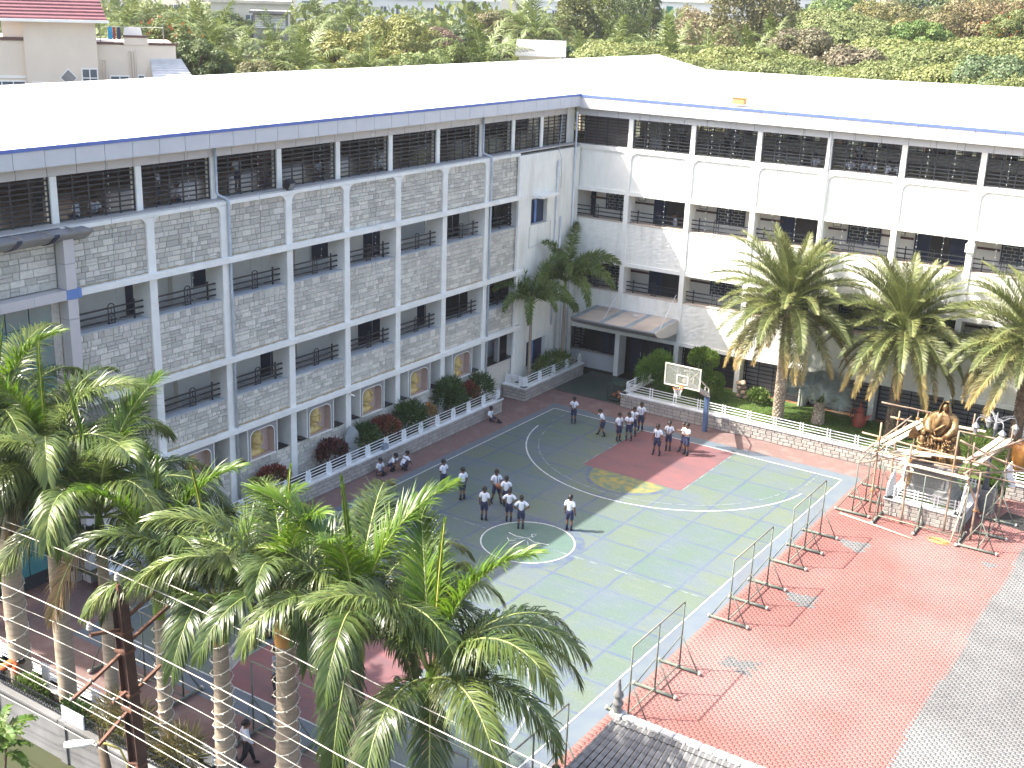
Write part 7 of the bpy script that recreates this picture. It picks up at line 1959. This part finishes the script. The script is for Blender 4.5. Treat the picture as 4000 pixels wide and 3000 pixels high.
# street lamp on the pole
sl = thing('street_lamp', 'cream street lamp on a short bent arm fixed to the utility pole', 'street lamp', (PX+0.35, PYY, 0.0))
MB().tube([pp(1.6,-0.12,-0.2),pp(2.6,-0.13,-0.2),pp(3.05,-0.20,-0.30),pp(3.22,-0.42,-0.50),pp(3.24,-0.58,-0.62)], 0.028, 8).build('bracket', 'petiole_yellow', sl, smooth=True)
hb = MB().lathe([(0.0,-0.40),(0.10,-0.38),(0.14,-0.20),(0.13,0.05),(0.09,0.25),(0.05,0.32),(0.0,0.33)], 12, sx=1.0, sy=0.6)
hb.xf(Matrix.Translation(pp(3.24,-0.86,-0.86)) @ Matrix.Rotation(rad(45),4,'Z') @ Matrix.Rotation(rad(90),4,'Y') @ Matrix.Rotation(PI/2,4,'Z'))
hb.build('lamp_head', 'lamp_white', sl, smooth=True)
# overhead wires: run along the street past the pole
wi = 0
def wire(p, dzl, dzr, r, lab, dyl=0.0, dyr=0.0):
    p = Vector(p) + Vector((PX+0.35, PYY, 0)); P = []
    for i in range(25):
        t = -1 + i/12*1.0; x = p.x + t*22
        sag = -0.55*(1-abs(abs(t)-0.5)*2)
        P.append((x - p.x, (dyl if t < 0 else dyr)*abs(t), (dzl if t < 0 else dzr)*abs(t) + sag*min(1, abs(t)*3)))
    tag(MB().tube(P, r, 5).build('overhead_wire', 'wire_alu', None, loc=p), lab, 'wire', 'overhead wires on the utility pole')
names = ('topmost overhead wire passing over the pole top insulator', 'overhead wire on the court-side upper insulator of the pole', 'overhead wire on the street-side upper insulator of the pole')
for p, nm in zip(INS, names): wire((p[0], p[1], p[2]+0.15), 0.2, 0.1, 0.012, nm)
lows = ('lower wire at the tip of the long street-side cross-arm', 'lower wire beside the tip of the long cross-arm', 'lower wire at the court-side end of the short cross-arm', 'lower wire beside the mast on the court side', 'lower wire on the small bracket of the pole', 'lowest wire at the end of the bottom cross-arm', 'lower wire just under the small bracket of the pole')
for p, nm in zip(LOW, lows): wire(p, 0.35, -0.1, 0.0095, nm)
wire(pp(6.16,0,1.35), 0.2, 0.2, 0.006, 'thin dark stay wire from the court-side long cross-arm')
# flood lamp on the stone wing sill
fl = thing('flood_lamp', 'black flood lamp fixed on the sill of the stone wing top floor', 'flood lamp', (-0.12,-22.05,12.62))
MB().box(-0.14,0.14,-0.17,0.17,0.08,0.42).xf(Matrix.Rotation(0.5,4,'Y')).build('housing', 'iron', fl)
MB().box(0.141,0.15,-0.13,0.13,0.12,0.38).xf(Matrix.Rotation(0.5,4,'Y')).build('glass', 'lantern', fl)
MB().tube([(0,-0.2,0.0),(0,-0.2,0.3),(0.05,0.2,0.3),(0,0.2,0.0)], 0.015, 5).build('bracket', 'iron', fl)
# small camera under the ledge
cm = thing('security_camera', 'small white security camera under the ledge above the busts', 'camera', (0.12,-18.75,3.36))
MB().tube([(0,0,0.1),(0,0,0.0),(0.1,0.0,-0.02)], 0.02, 6).build('bracket', 'white_paint', cm); MB().tube([(0.04,0.0,-0.02),(0.22,0.08,-0.08)], 0.04, 8).build('body', 'white_paint', cm, smooth=True)
# hanging strings of small lights on both facades
cord = MB().tube([(0,0,0),(0.01,0.005,-2.2),(0,0,-4.4)], 0.006, 4).mesh('cord', 'wire_thin')
mb = MB()
for i in range(22): mb.ball((0.012*math.sin(i*2.1),0.012*math.cos(i*1.7),-0.15-i*0.2), 0.018, 5, 4)
bul = mb.mesh('bulbs', 'bulb')
def hang(loc, lab, sz=1.0):
    t = thing('light_strand', lab, 'string lights', loc, 0.0, 'light strands hanging down the facades'); inst('cord', cord, t); inst('bulbs', bul, t)['kind'] = 'stuff'; t.scale = (1,1,sz)
ORD = ('first', 'second', 'third', 'fourth', 'fifth', 'sixth', 'seventh', 'eighth')
for k in range(8):
    hang((0.12, YK[k]+1.7, 14.55), 'thin light strand down the stone wing, %s bay from the corner' % ORD[k], 1.35)
for k in range(6):
    hang(rw(XK[k]+1.2, -0.35, 14.55), 'thin light strand down the white wing, corner side of its %s bay from the corner' % ORD[k+1], 1.5)
    hang(rw(XK[k]+2.4, -0.35, 14.55), 'thin light strand down the white wing, far side of its %s bay from the corner' % ORD[k+1], 1.4)
# ================================================================ town and trees behind the school
TREES = [('round', -28.7, -3.1, 17.9, 2.6, 'leaf_flame'), ('round', -24.5, -4.5, 16.9, 2.1, 'leaf_dark'), ('round', -24.7, -1.8, 16.2, 1.9, 'leaf_mid'), ('round', -17.7, -6.0, 16.1, 1.8, 'leaf_rust'), ('round', -32.5, 11.7, 16.2, 2.6, 'leaf_mid'), ('round', -26.3, 10.6, 17.1, 3.1, 'leaf_yellow'), ('round', -36.0, 28.6, 18.2, 4.9, 'leaf_yellow'), ('round', -20.6, 7.6, 16.6, 2.7, 'leaf_yellow'), ('round', -16.1, 6.2, 16.5, 2.8, 'leaf_light'), ('round', -60.9, 46.8, 16.8, 4.4, 'leaf_mid'), ('round', -39.3, 38.8, 16.7, 2.8, 'leaf_pink'), ('round', -39.9, 44.5, 16.9, 3.4, 'leaf_dark'), ('round', -18.6, 14.3, 16.6, 2.4, 'leaf_light'), ('round', -40.1, 50.5, 18.4, 3.9, 'leaf_rust'), ('round', -100.2, 78.3, 16.7, 6.0, 'leaf_mid'), ('round', -75.2, 46.8, 16.8, 3.8, 'leaf_dark'), ('round', -14.9, 21.6, 16.8, 3.2, 'leaf_waxy'), ('tall', -28.3, 46.2, 19.9, 4.2, 'leaf_willow'), ('tall', -28.8, 51.7, 20.5, 4.4, 'leaf_mid'), ('tall', -37.3, 75.6, 19.8, 5.2, 'leaf_dark'), ('round', -34.8, 65.5, 16.8, 4.4, 'leaf_dark'), ('umbrella', -10.9, 23.9, 17.2, 5.8, 'leaf_lime'), ('umbrella', -23.4, 37.5, 16.7, 4.9, 'leaf_lime'), ('tall', -23.1, 60.4, 18.8, 4.5, 'leaf_beige'), ('tall', -13.9, 51.4, 21.6, 6.5, 'leaf_gum'), ('tall', -13.5, 59.1, 21.1, 5.6, 'leaf_gum'), ('round', -24.4, 70.8, 18.3, 4.4, 'leaf_beige'), ('umbrella', -2.3, 28.1, 17.3, 6.0, 'leaf_lime'), ('umbrella', -4.7, 22.6, 16.8, 4.8, 'leaf_lime'), ('umbrella', -6.6, 56.4, 19.9, 7.1, 'leaf_green'), ('umbrella', -3.6, 52.2, 19.1, 6.3, 'leaf_green'), ('round', -1.2, 35.0, 18.3, 3.4, 'leaf_brown'), ('round', 5.5, 26.7, 17.6, 3.5, 'leaf_brown'), ('umbrella', 2.8, 23.7, 16.8, 4.7, 'leaf_green'), ('umbrella', 5.5, 39.3, 18.1, 6.8, 'leaf_lime'), ('umbrella', 10.1, 32.3, 17.9, 6.0, 'leaf_green'), ('umbrella', 9.5, 23.8, 17.1, 5.0, 'leaf_green'), ('umbrella', 11.4, 40.9, 18.5, 6.3, 'leaf_lime'), ('round', -5.6, 67.3, 20.5, 4.5, 'leaf_gold'), ('round', -0.3, 58.5, 19.2, 3.3, 'leaf_gold'), ('round', 3.0, 51.1, 19.2, 2.8, 'leaf_fresh'), ('round', 2.0, 64.3, 20.9, 4.8, 'leaf_orange'), ('round', 3.9, 69.9, 21.3, 5.2, 'leaf_orange'), ('round', 8.8, 58.7, 20.2, 3.2, 'leaf_flame'), ('umbrella', 13.6, 22.9, 17.2, 4.9, 'leaf_lime'), ('round', 16.0, 21.4, 17.6, 3.0, 'leaf_waxy'), ('umbrella', 16.9, 21.6, 17.1, 3.6, 'leaf_green'), ('umbrella', 7.1, 22.0, 16.4, 4.0, 'leaf_lime'), ('round', -2.6, 78.6, 19.9, 4.4, 'leaf_fresh'), ('round', -43.3, 60.4, 15.9, 3.3, 'leaf_rust'), ('tall', -65.8, 81.3, 18.3, 2.0, 'leaf_dark'), ('tall', -31.1, 67.6, 19.9, 1.0, 'leaf_dark'), ('umbrella', -21.6, 82.9, 18.4, 6.3, 'leaf_green'), ('round', -20.2, 136.0, 22.9, 8.5, 'leaf_dark'), ('round', -29.2, 122.7, 21.7, 8.4, 'leaf_fresh'), ('round', -73.9, 33.2, 17.8, 4.4, 'leaf_mid'), ('round', -5.2, 119.1, 23.0, 7.6, 'leaf_green'), ('round', -71.0, 77.5, 17.1, 5.4, 'leaf_mid'), ('umbrella', -0.9, 22.1, 16.2, 3.8, 'leaf_green')]
COCO = [('a', -31.1, 3.1, 17.4, 3.07), ('b', -44.0, 6.6, 17.8, 2.75), ('a', -33.0, 7.0, 15.9, 2.92), ('b', -22.5, 3.2, 16.2, 2.86), ('a', -18.3, 4.3, 16.0, 2.2), ('b', -17.1, 15.3, 16.7, 3.54), ('a', -65.2, 56.3, 17.9, 3.81), ('b', -26.0, 35.9, 18.2, 3.03), ('a', -11.3, 30.5, 17.1, 3.42), ('b', -8.8, 28.4, 16.8, 3.01), ('a', -6.3, 28.5, 16.7, 2.98), ('b', -2.6, 28.0, 16.8, 2.53), ('a', -15.3, 30.6, 16.9, 2.54), ('b', -15.4, 25.9, 16.6, 1.83), ('a', -48.5, 16.7, 17.7, 3.03), ('b', -3.4, 34.1, 17.8, 2.07), ('a', -32.4, 43.6, 18.4, 3.05), ('b', -36.8, 14.5, 16.8, 2.75), ('a', -74.8, 61.1, 17.8, 3.72)]

def tmat(n, a, b, hue=0.02): leafmat(n, a, b, 0.6, 0.25, 0.18, hue, 0.35)
tmat('leaf_flame', (0.098,0.132,0.034), (0.138,0.161,0.040)); tmat('leaf_dark', (0.063,0.098,0.029), (0.098,0.132,0.034)); tmat('leaf_mid', (0.115,0.155,0.037), (0.161,0.190,0.046)); tmat('leaf_rust', (0.165,0.140,0.060), (0.135,0.140,0.048))
tmat('leaf_yellow', (0.230,0.224,0.052), (0.172,0.190,0.040)); tmat('leaf_light', (0.172,0.218,0.063), (0.138,0.178,0.046)); tmat('leaf_pink', (0.195,0.125,0.085), (0.150,0.125,0.065)); tmat('leaf_waxy', (0.063,0.109,0.040), (0.115,0.161,0.069))
tmat('leaf_willow', (0.132,0.155,0.057), (0.172,0.184,0.069)); tmat('leaf_lime', (0.165,0.195,0.052), (0.20,0.22,0.065)); tmat('leaf_green', (0.125,0.160,0.045), (0.165,0.190,0.058)); tmat('leaf_beige', (0.310,0.253,0.149), (0.230,0.196,0.103))
tmat('leaf_gum', (0.138,0.144,0.057), (0.184,0.172,0.081)); tmat('leaf_brown', (0.180,0.150,0.095), (0.145,0.135,0.068)); tmat('leaf_gold', (0.235,0.20,0.065), (0.16,0.155,0.05)); tmat('leaf_fresh', (0.086,0.155,0.029), (0.127,0.190,0.040)); tmat('leaf_orange', (0.225,0.165,0.075), (0.155,0.145,0.055))
def crown_lobes(kind, seed):
    """unit crown: radius 1, top at z=0; lobes reach down to about -1.4"""
    rnd = random.Random(seed); L = []
    if kind == 'umbrella':
        for i in range(26):
            a = 2.39996*i; q = math.sqrt((i+0.5)/26)*0.80; r = rnd.uniform(0.20,0.32)
            L.append((q*math.cos(a), q*math.sin(a), -0.14-0.38*q*q-rnd.uniform(0,0.05), r, r, r*0.5))
    elif kind == 'tall':
        for i in range(26):
            z = -2.6*((i+0.5)/26); q = rnd.uniform(0.2,0.72)*(0.25+min(1,-z*0.8)); a = 2.39996*i; r = rnd.uniform(0.22,0.36)
            L.append((q*math.cos(a), q*math.sin(a), z-0.12, r, r, r*1.25))
    else:
        for i in range(22):
            a = 2.39996*i; ph = math.acos(1-1.55*(i+0.5)/22); q = 0.70*rnd.uniform(0.85,1.12); r = rnd.uniform(0.24,0.38)
            L.append((q*math.sin(ph)*math.cos(a), q*math.sin(ph)*math.sin(a), -0.95+0.72*math.cos(ph), r, r, r*0.8))
    return L
CROWN = {}
def crown(kind, var, size):
    key = (kind, var, size)
    if key not in CROWN:
        n = {'umbrella': 30000, 'tall': 20000, 'round': 16000}[kind]
        CROWN[key] = quad_mesh('crown', leaf_cloud(crown_lobes(kind, var+3), n, size, 0.85, var*7+1, {'round': 0.2, 'tall': -0.5, 'umbrella': -0.15}[kind], {'round': 0.74, 'tall': 0.6, 'umbrella': 0.80}[kind], kind != 'tall'), 'leaf_mid')
    return CROWN[key]
words = {'leaf_flame':'red-flowered', 'leaf_dark':'dark green', 'leaf_mid':'mid green', 'leaf_rust':'rusty', 'leaf_yellow':'yellow-green', 'leaf_light':'light green broad-leaved', 'leaf_pink':'pinkish', 'leaf_waxy':'waxy dark-leaved', 'leaf_willow':'drooping olive', 'leaf_lime':'flat-topped lime green', 'leaf_green':'flat-topped green', 'leaf_beige':'dry beige', 'leaf_gum':'tall grey-green gum', 'leaf_brown':'brownish bare-looking', 'leaf_gold':'golden', 'leaf_fresh':'fresh green', 'leaf_orange':'orange-tinged'}
rt = random.Random(9)
def where(x, y):
    if x < -16 and y < 12: return 'behind the roof near the cream house'
    if x < -20: return 'behind the long roof of the stone wing'
    if x < -8: return 'behind the peak of the white roof'
    return 'behind the roof of the white wing'
def spread(items, base, az):
    """labels: base text, told apart by the order from the left"""
    cnt = {}
    for it in items: cnt.setdefault(base(it), []).append(it)
    lab = {}
    W = ('second','third','fourth','fifth','sixth','seventh','eighth','ninth')
    for b, l in cnt.items():
        l.sort(key=az)
        for i, it in enumerate(l): lab[it] = b if len(l) == 1 else (('leftmost ' + b) if i == 0 else ('rightmost ' + b if i == len(l)-1 else b + ', %s from the left' % W[i-1]))
    return lab
azim = lambda x, y: -math.atan2(33.4-x, y+56.7)
TLAB = spread(TREES, lambda it: '%s tree %s' % (words[it[5]], where(it[1], it[2])), lambda it: azim(it[1], it[2]))
CLAB = spread(COCO, lambda it: 'coconut palm %s' % where(it[1], it[2]), lambda it: azim(it[1], it[2]))
for it in TREES:
    kind, x, y, zt, r, m = it
    big = r > 4.2
    t = thing('tree', TLAB[it], 'tree', (x, y, -0.03), rt.uniform(0, 6.28), 'trees behind the school')
    me = crown(kind, rt.randrange(3), 0.030 if kind == 'umbrella' else (0.042 if big else 0.055))
    c = inst('crown', me, t, (0, 0, zt)); c.scale = (r*1.08, r*1.08, r*(1.0 if kind != 'umbrella' else 1.15))
    c.material_slots[0].link = 'OBJECT'; c.material_slots[0].material = MATS[m]
    hgt = zt - r*(0.9 if kind != 'tall' else 1.6)
    mb = MB(); tr = 0.05*r + 0.12
    mb.tube([(0,0,0),(0.05*r,0,hgt*0.5),(0,0.04*r,hgt)], [tr*1.3,tr,tr*0.7], 8)
    for i in range(7):
        a = i*0.9; q = rt.uniform(0.3,0.65)*r
        mb.tube([(0,0.03*r,hgt*rt.uniform(0.8,0.98)),(q*0.5*math.cos(a),q*0.5*math.sin(a),hgt+0.25*r),(q*math.cos(a),q*math.sin(a),min(zt-0.25*r,hgt+0.55*r))], [tr*0.5,tr*0.3,tr*0.12], 5)
    mb.build('trunk', 'bark', t, smooth=True)
    if m == 'leaf_flame':
        o = inst('blossom', quad_mesh('blossom', leaf_cloud(crown_lobes('round', 4), 160, 0.07, 0.8, 5, 0.6, 0.9), 'flower_red'), t, (0, 0, zt+0.05*r)); o.scale = (r*1.1,)*3
# coconut palms
COC = [frond_mesh('frond', 4.2, e, b, 46, 0.95, 0.075, 'coco_leaf', s, fa=(62, 30), vee=(0, 10), droop=0.9, t0=0.16, segs=2, rr=0.05, bpow=1.4) for e, b, s in ((82, 40, 61), (62, 80, 62), (40, 85, 63), (12, 80, 64), (-18, 55, 65))]
for i, it in enumerate(COCO):
    k, x, y, zt, r = it
    t = thing('coconut_palm', CLAB[it], 'palm tree', (x, y, -0.03), 0.0, 'coconut palms behind the school')
    sc_ = r/3.0; h = zt - 1.9*sc_
    MB().tube([(0.8,0.3,0),(0.3,0.1,h*0.5),(0,0,h)], [0.2,0.15,0.12], 8).build('trunk', 'trunk_grey', t, smooth=True)
    for q in range(17):
        a = 2.39996*q + i; me = COC[0 if q < 3 else (1 if q < 7 else (2 if q < 11 else (3 if q < 14 else 4)))]
        inst('frond', me, t, (0,0,h), rot=(rt.uniform(-.15,.15),0,a), scale=sc_*rt.uniform(0.85,1.1))
# far treeline, one mass
rf = np.random.RandomState(5); lob = []
for i in range(420):
    d = rf.uniform(150, 420); az = rf.uniform(0.08, 1.08); x, y = 33 - d*math.sin(az), -57 + d*math.cos(az); r = rf.uniform(5, 10)
    lob.append((x, y, 20.0 - d*0.024 - r*0.55 + rf.uniform(-4.5, 0.2) + (1.5 if d < 220 else 0), r, r, r*0.65))
V_ = leaf_cloud(lob, 90000, 1.0, 0.6, 8, 0.4, 0.8)
tag(inst('treeline', quad_mesh('treeline', V_, 'leaf_mid')), 'hazy wooded belt of distant tree tops below the skyline', 'treeline', kind='stuff')
# ---------------------------------------------------------------- buildings behind
mat('cream_wall', (0.66,0.58,0.47), (0.62,0.54,0.44), 0.8, 0.85, c3=(0.60,0.52,0.43)); mat('red_tiles', (0.25,0.105,0.115), (0.21,0.09,0.10), 3, 0.6); mat('brown_trim', (0.11,0.06,0.05), None, 3, 0.7)
mat('slate_pale', (0.50,0.51,0.52), None, 2, 0.8); mat('far_white', (0.76,0.75,0.71), (0.70,0.69,0.65), 0.4, 0.8); mat('far_cream', (0.66,0.60,0.48), None, 0.4, 0.8); mat('far_glass', (0.10,0.13,0.15), None, 1, 0.2); mat('far_green', (0.05,0.20,0.14), None, 1, 0.4); mat('far_grey', (0.24,0.235,0.225), None, 1, 0.8)
mat('cloth_blue', (0.05,0.38,0.62), None, 3, 0.8); mat('cloth_navy', (0.05,0.05,0.12), None, 3, 0.8); mat('cloth_red', (0.40,0.04,0.05), None, 3, 0.8); mat('star_red', (0.62,0.03,0.02), None, 3, 0.5)
HU = Vector((0.602, 0.799, 0)); HN = Vector((0.799, -0.602, 0))    # along the house front, and its outward normal
hr = math.atan2(HU.y, HU.x)
hs = thing('house', 'cream house with red tiled roof behind the stone wing', 'house', (-26.6, -17.0, 0.0), hr)
hs.scale = (0.92, 1, 1)
# local: x along the front (to the right), y towards the back
def hb_(x0, x1, y0, y1, z0, z1, m, nm, parent=hs): return MB().box(x0, x1, y0, y1, z0, z1).build(nm, m, parent)
hb_(2.05, 6.05, 0.0, 6.0, 0.0, 17.95, 'cream_wall', 'tower_wall'); hb_(0.9, 2.04, 0.35, 6.0, 0.0, 17.85, 'cream_wall', 'tower_return'); hb_(-7.0, 2.04, 0.25, 8.0, 0.0, 16.85, 'cream_wall', 'side_wall')
hb_(6.06, 10.6, 0.5, 7.0, 0.0, 16.7, 'cream_wall', 'terrace_wall')
hb_(-7.0, 2.03, 0.15, 0.40, 16.86, 17.02, 'brown_trim', 'parapet_trim'); hb_(6.07, 7.6, 0.42, 0.62, 16.71, 16.84, 'brown_trim', 'parapet_trim'); hb_(7.62, 9.0, 0.42, 0.62, 16.71, 17.1, 'cream_wall', 'parapet'); hb_(7.6, 9.02, 0.36, 0.66, 17.1, 17.22, 'brown_trim', 'parapet_trim'); hb_(9.02, 10.75, 0.42, 0.62, 16.71, 16.84, 'brown_trim', 'parapet_trim')
hb_(-7.0, 2.0, 0.2, 0.34, 14.9, 15.02, 'far_white', 'string_course')
mb = MB(); mb.add([(0.6,-0.5,18.0),(6.7,-0.5,18.0),(5.9,2.6,20.6),(1.4,2.6,20.6)], [(0,1,2,3)]); mb.add([(6.7,-0.5,18.0),(6.7,6.5,18.0),(5.9,2.6,20.6)], [(0,1,2)])
rf_ = mb.build('roof', 'red_tiles', hs)
for i in range(14):
    z = 18.05+i*0.17; q = (z-18.0)/2.6; MB().box(0.6+0.8*q, 6.7-0.8*q, -0.5+3.1*q-0.03, -0.5+3.1*q+0.03, z, z+0.05).build('tile_course', 'red_tiles', rf_)
hb_(0.5, 6.8, -0.62, -0.45, 17.86, 18.0, 'far_white', 'fascia', rf_)
def win(x0, x1, z0, z1, y=-0.03, parent=hs, nx=2, nz=2, m='far_glass'):
    w = bpy.data.objects.new('window', None); col.objects.link(w); w.parent = parent
    MB().box(x0, x1, y-0.01, y+0.02, z0, z1).build('pane', m, w)
    b = 0.07
    for a in ((x0-b,x0,z0-b,z1+b),(x1,x1+b,z0-b,z1+b),(x0,x1,z0-b,z0),(x0,x1,z1,z1+b)): MB().box(a[0],a[1],y-0.05,y+0.03,a[2],a[3]).build('frame', 'far_white', w)
    for i in range(1, nx): MB().box(lerp(x0,x1,i/nx)-0.03, lerp(x0,x1,i/nx)+0.03, y-0.04, y-0.012, z0, z1).build('mullion', 'far_white', w)
    for i in range(1, nz): MB().box(x0, x1, y-0.035, y-0.012, lerp(z0,z1,i/nz)-0.025, lerp(z0,z1,i/nz)+0.025).build('mullion', 'far_white', w)
win(5.15, 5.95, 14.5, 15.4); win(2.35, 3.2, 13.6, 14.65); win(-0.6, 1.9, 13.6, 14.7, 0.22, nx=4)
win(6.75, 7.75, 14.2, 15.0, 0.47, nx=2, nz=1); win(8.35, 8.65, 14.3, 15.05, 0.47, nx=1, nz=1)
d_ = bpy.data.objects.new('diamond_window', None); col.objects.link(d_); d_.parent = hs; d_.location = (4.35, -0.03, 14.95); d_.rotation_euler = (0, PI/4, 0)
MB().box(-0.30,0.30,-0.01,0.02,-0.30,0.30).build('pane', 'far_grey', d_); MB().box(-0.36,0.36,0.021,0.03,-0.36,0.36).build('frame', 'far_white', d_)
for x in (6.35, 6.5, 7.9, 8.05, 8.2): MB().tube([(x,0.42,13.5),(x,0.42,16.4 if x > 7 else 15.9)], 0.04, 6).build('drain_pipe', 'cream_wall', hs)
mb = MB(); n = 8
for i in range(n):
    t0, t1 = i/n, (i+1)/n; f = lambda t: (0.5-1.2*t*t, 16.0-1.0*t)
    (ya, za), (yb, zb) = f(t0), f(t1); mb.add([(9.1,ya,za),(10.9+0.6*t0,ya,za),(10.9+0.6*t1,yb,zb),(9.1,yb,zb)], [(0,1,2,3)])
    MB().box(9.1, 10.9+0.6*t1, yb-0.03, yb+0.02, zb-0.02, zb+0.03).build('slate_course', 'slate_pale', hs)
mb.build('porch_roof', 'slate_pale', hs)
hb_(9.2, 9.35, -0.5, -0.35, 12.0, 14.95, 'cream_wall', 'porch_post'); hb_(10.6, 10.75, -0.5, -0.35, 12.0, 14.95, 'cream_wall', 'porch_post')
star = []
for i in range(10):
    a = PI/2 + i*PI/5; r_ = 0.42 if i % 2 == 0 else 0.18; star.append((r_*math.cos(a), r_*math.sin(a)))
tag(MB().prism(star, 'y', -0.06, 0.06).build('star_lantern', 'star_red', None, loc=tuple(Vector((-26.6,-17.0,0)) + HU*9.06 + HN*0.42 + Vector((0,0,14.55))), rz=hr), 'red paper star lantern hanging under the grey porch roof of the house', 'lantern')
# washing line on the terrace
for i, (x, w, m, lab) in enumerate(((6.9,0.28,'cloth_blue','bright blue garment'), (7.4,0.22,'cloth_navy','navy garment'), (7.12,0.14,'cloth_red','dark red garment'), (8.2,1.1,'far_white','white sheet'))):
    p = Vector((-26.6,-17.0,0)) + HU*x*0.92 - HN*(1.6+0.03*i) + Vector((0,0,16.95))
    tag(MB().prism([(-w/2,0.0),(-w/2*0.8,0.62),(0,0.68),(w/2*0.8,0.62),(w/2,0.05),(0.02,-0.05)], 'y', -0.015, 0.015).build('washing', m, None, loc=p, rz=hr), lab + ' hanging on the washing line of the house terrace', 'laundry', 'washing on the house terrace')
wl = thing('washing_line', 'terrace washing line strung beside the red tiled roof', 'washing line', tuple(Vector((-26.6,-17.0,16.7)) + HU*5.8 - HN*1.6), hr)
MB().tube([(0,0,0.9),(3.4,0,0.92)], 0.012, 5).build('cord', 'far_white', wl)
for x in (0.0, 3.4): MB().tube([(x,0,0.0),(x,0,1.1)], 0.03, 6).build('post', 'far_grey', wl)
def block(name, label, loc, rz, w, d, h, m, rows, cols_, z0=None, storey=3.0, extra=None, ws=(1.1, 1.2)):
    t = thing(name, label, 'building', loc, rz)
    MB().box(0, w, 0, d, 0, h).build('walls', m, t); MB().box(-0.2, w+0.2, -0.2, d+0.2, h, h+0.35).build('parapet', m, t)
    for j in range(rows):
        for i in range(cols_):
            x = (i+0.5)*w/cols_; z = h - 1.9 - j*storey
            o = MB().box(x-ws[0]/2, x+ws[0]/2, -0.02, 0.02, z-ws[1]/2, z+ws[1]/2).build('window', 'far_glass', t)
            MB().box(x-ws[0]/2-0.12, x+ws[0]/2+0.12, -0.10, -0.021, z-ws[1]/2-0.12, z-ws[1]/2-0.001).build('sill', 'far_white', o)
            MB().box(x-0.04, x+0.04, -0.05, -0.021, z-ws[1]/2, z+ws[1]/2).build('mullion', 'far_white', o)
    return t
vr = 0.66
block('far_building', 'long white building with small windows beyond the trees', (-97.0,95.0,0), vr, 22.0, 12, 18.0, 'far_white', 2, 9, ws=(0.9,1.5))
block('far_building', 'white building with an open balcony left of the long white one', (-104.0,88.0,0), vr, 9.0, 12, 18.6, 'far_white', 2, 2, ws=(2.6,1.1))
block('far_building', 'pale yellow block above the corrugated shed', (-77.0,45.5,0), vr+0.1, 9.0, 8, 17.6, 'far_cream', 2, 3)
t = block('far_building', 'cream apartment block with a green vertical stripe', (-50.5,103.0,0), 0.45, 9.5, 10, 19.2, 'far_white', 3, 3, ws=(1.5,1.3))
MB().box(2.6, 3.5, -0.06, -0.02, 6, 18.6).build('green_stripe', 'far_green', t)
for j in range(3): MB().box(4.9, 9.0, -1.0, -0.05, 15.2-3*j, 15.9-3*j).build('balcony', 'far_cream', t)
block('far_building', 'narrow white tower between the casuarinas', (-87.0,128.0,0), 0.6, 5.5, 8, 18.2, 'far_white', 4, 3, ws=(0.8,1.0))
for i, (x, y, w, h, m, lab) in enumerate(((-150,150,30,19.6,'far_white','widest white block on the hazy skyline'), (-120,185,24,20.4,'far_cream','cream block on the hazy skyline'), (-95,215,26,20.2,'far_white','white block on the skyline right of the cream one'), (-60,240,30,20.6,'far_white','white block on the skyline behind the gum trees'),
                                     (-175,120,26,18.8,'far_cream','low cream block on the skyline above the house terrace'), (-30,270,40,21.0,'far_grey','grey block on the skyline above the golden trees'), (-125,125,16,18.4,'far_white','small white block on the skyline above the coconut palms'))):
    block('far_building', lab, (x, y, 0), 0.6-0.05*i, w, 14, h, m, 3, 8, ws=(1.6,1.3))
sh_ = thing('shed', 'small shed with grey sheet roof among the trees behind the peak', 'shed', (-15.2, 16.9, 0.0), 0.55)
MB().box(0, 3.0, 0, 3.5, 0, 16.0).build('walls', 'far_cream', sh_)
mb = MB(); mb.add([(-0.3,-0.3,16.05),(3.3,-0.3,16.05),(3.3,3.8,16.85),(-0.3,3.8,16.85)], [(0,1,2,3)]); mb.build('roof', 'far_grey', sh_)
MB().box(-0.3, 3.3, -0.36, -0.30, 15.9, 16.1).build('fascia', 'far_white', sh_)
cs = thing('shed', 'corrugated shutter shed below the pale yellow block', 'shed', (-52.5, 28.0, 0.0), 0.75)
MB().box(0, 3.2, 0, 3, 0, 17.3).build('walls', 'far_grey', cs); MB().box(-0.3, 3.5, -0.6, 3.2, 17.3, 17.55).build('roof', 'far_grey', cs)
for i in range(8): MB().box(0.2, 3.0, -0.05, -0.01, 16.0+i*0.15, 16.1+i*0.15).build('slat', 'far_white', cs)
# light haze over the whole place
hm = bpy.data.materials.new('haze'); hm.use_nodes = True
hn = hm.node_tree; hn.nodes.remove(hn.nodes['Principled BSDF'])
pv = hn.nodes.new('ShaderNodeVolumePrincipled'); pv.inputs['Color'].default_value = (0.95, 0.97, 1.0, 1); pv.inputs['Density'].default_value = 0.0002; pv.inputs['Anisotropy'].default_value = 0.3
hn.links.new(pv.outputs[0], hn.nodes['Material Output'].inputs['Volume'])
MATS['haze'] = hm
hz = MB().box(-500, 500, -300, 700, -1.0, 25.0).build('haze', 'haze'); hz['kind'] = 'stuff'
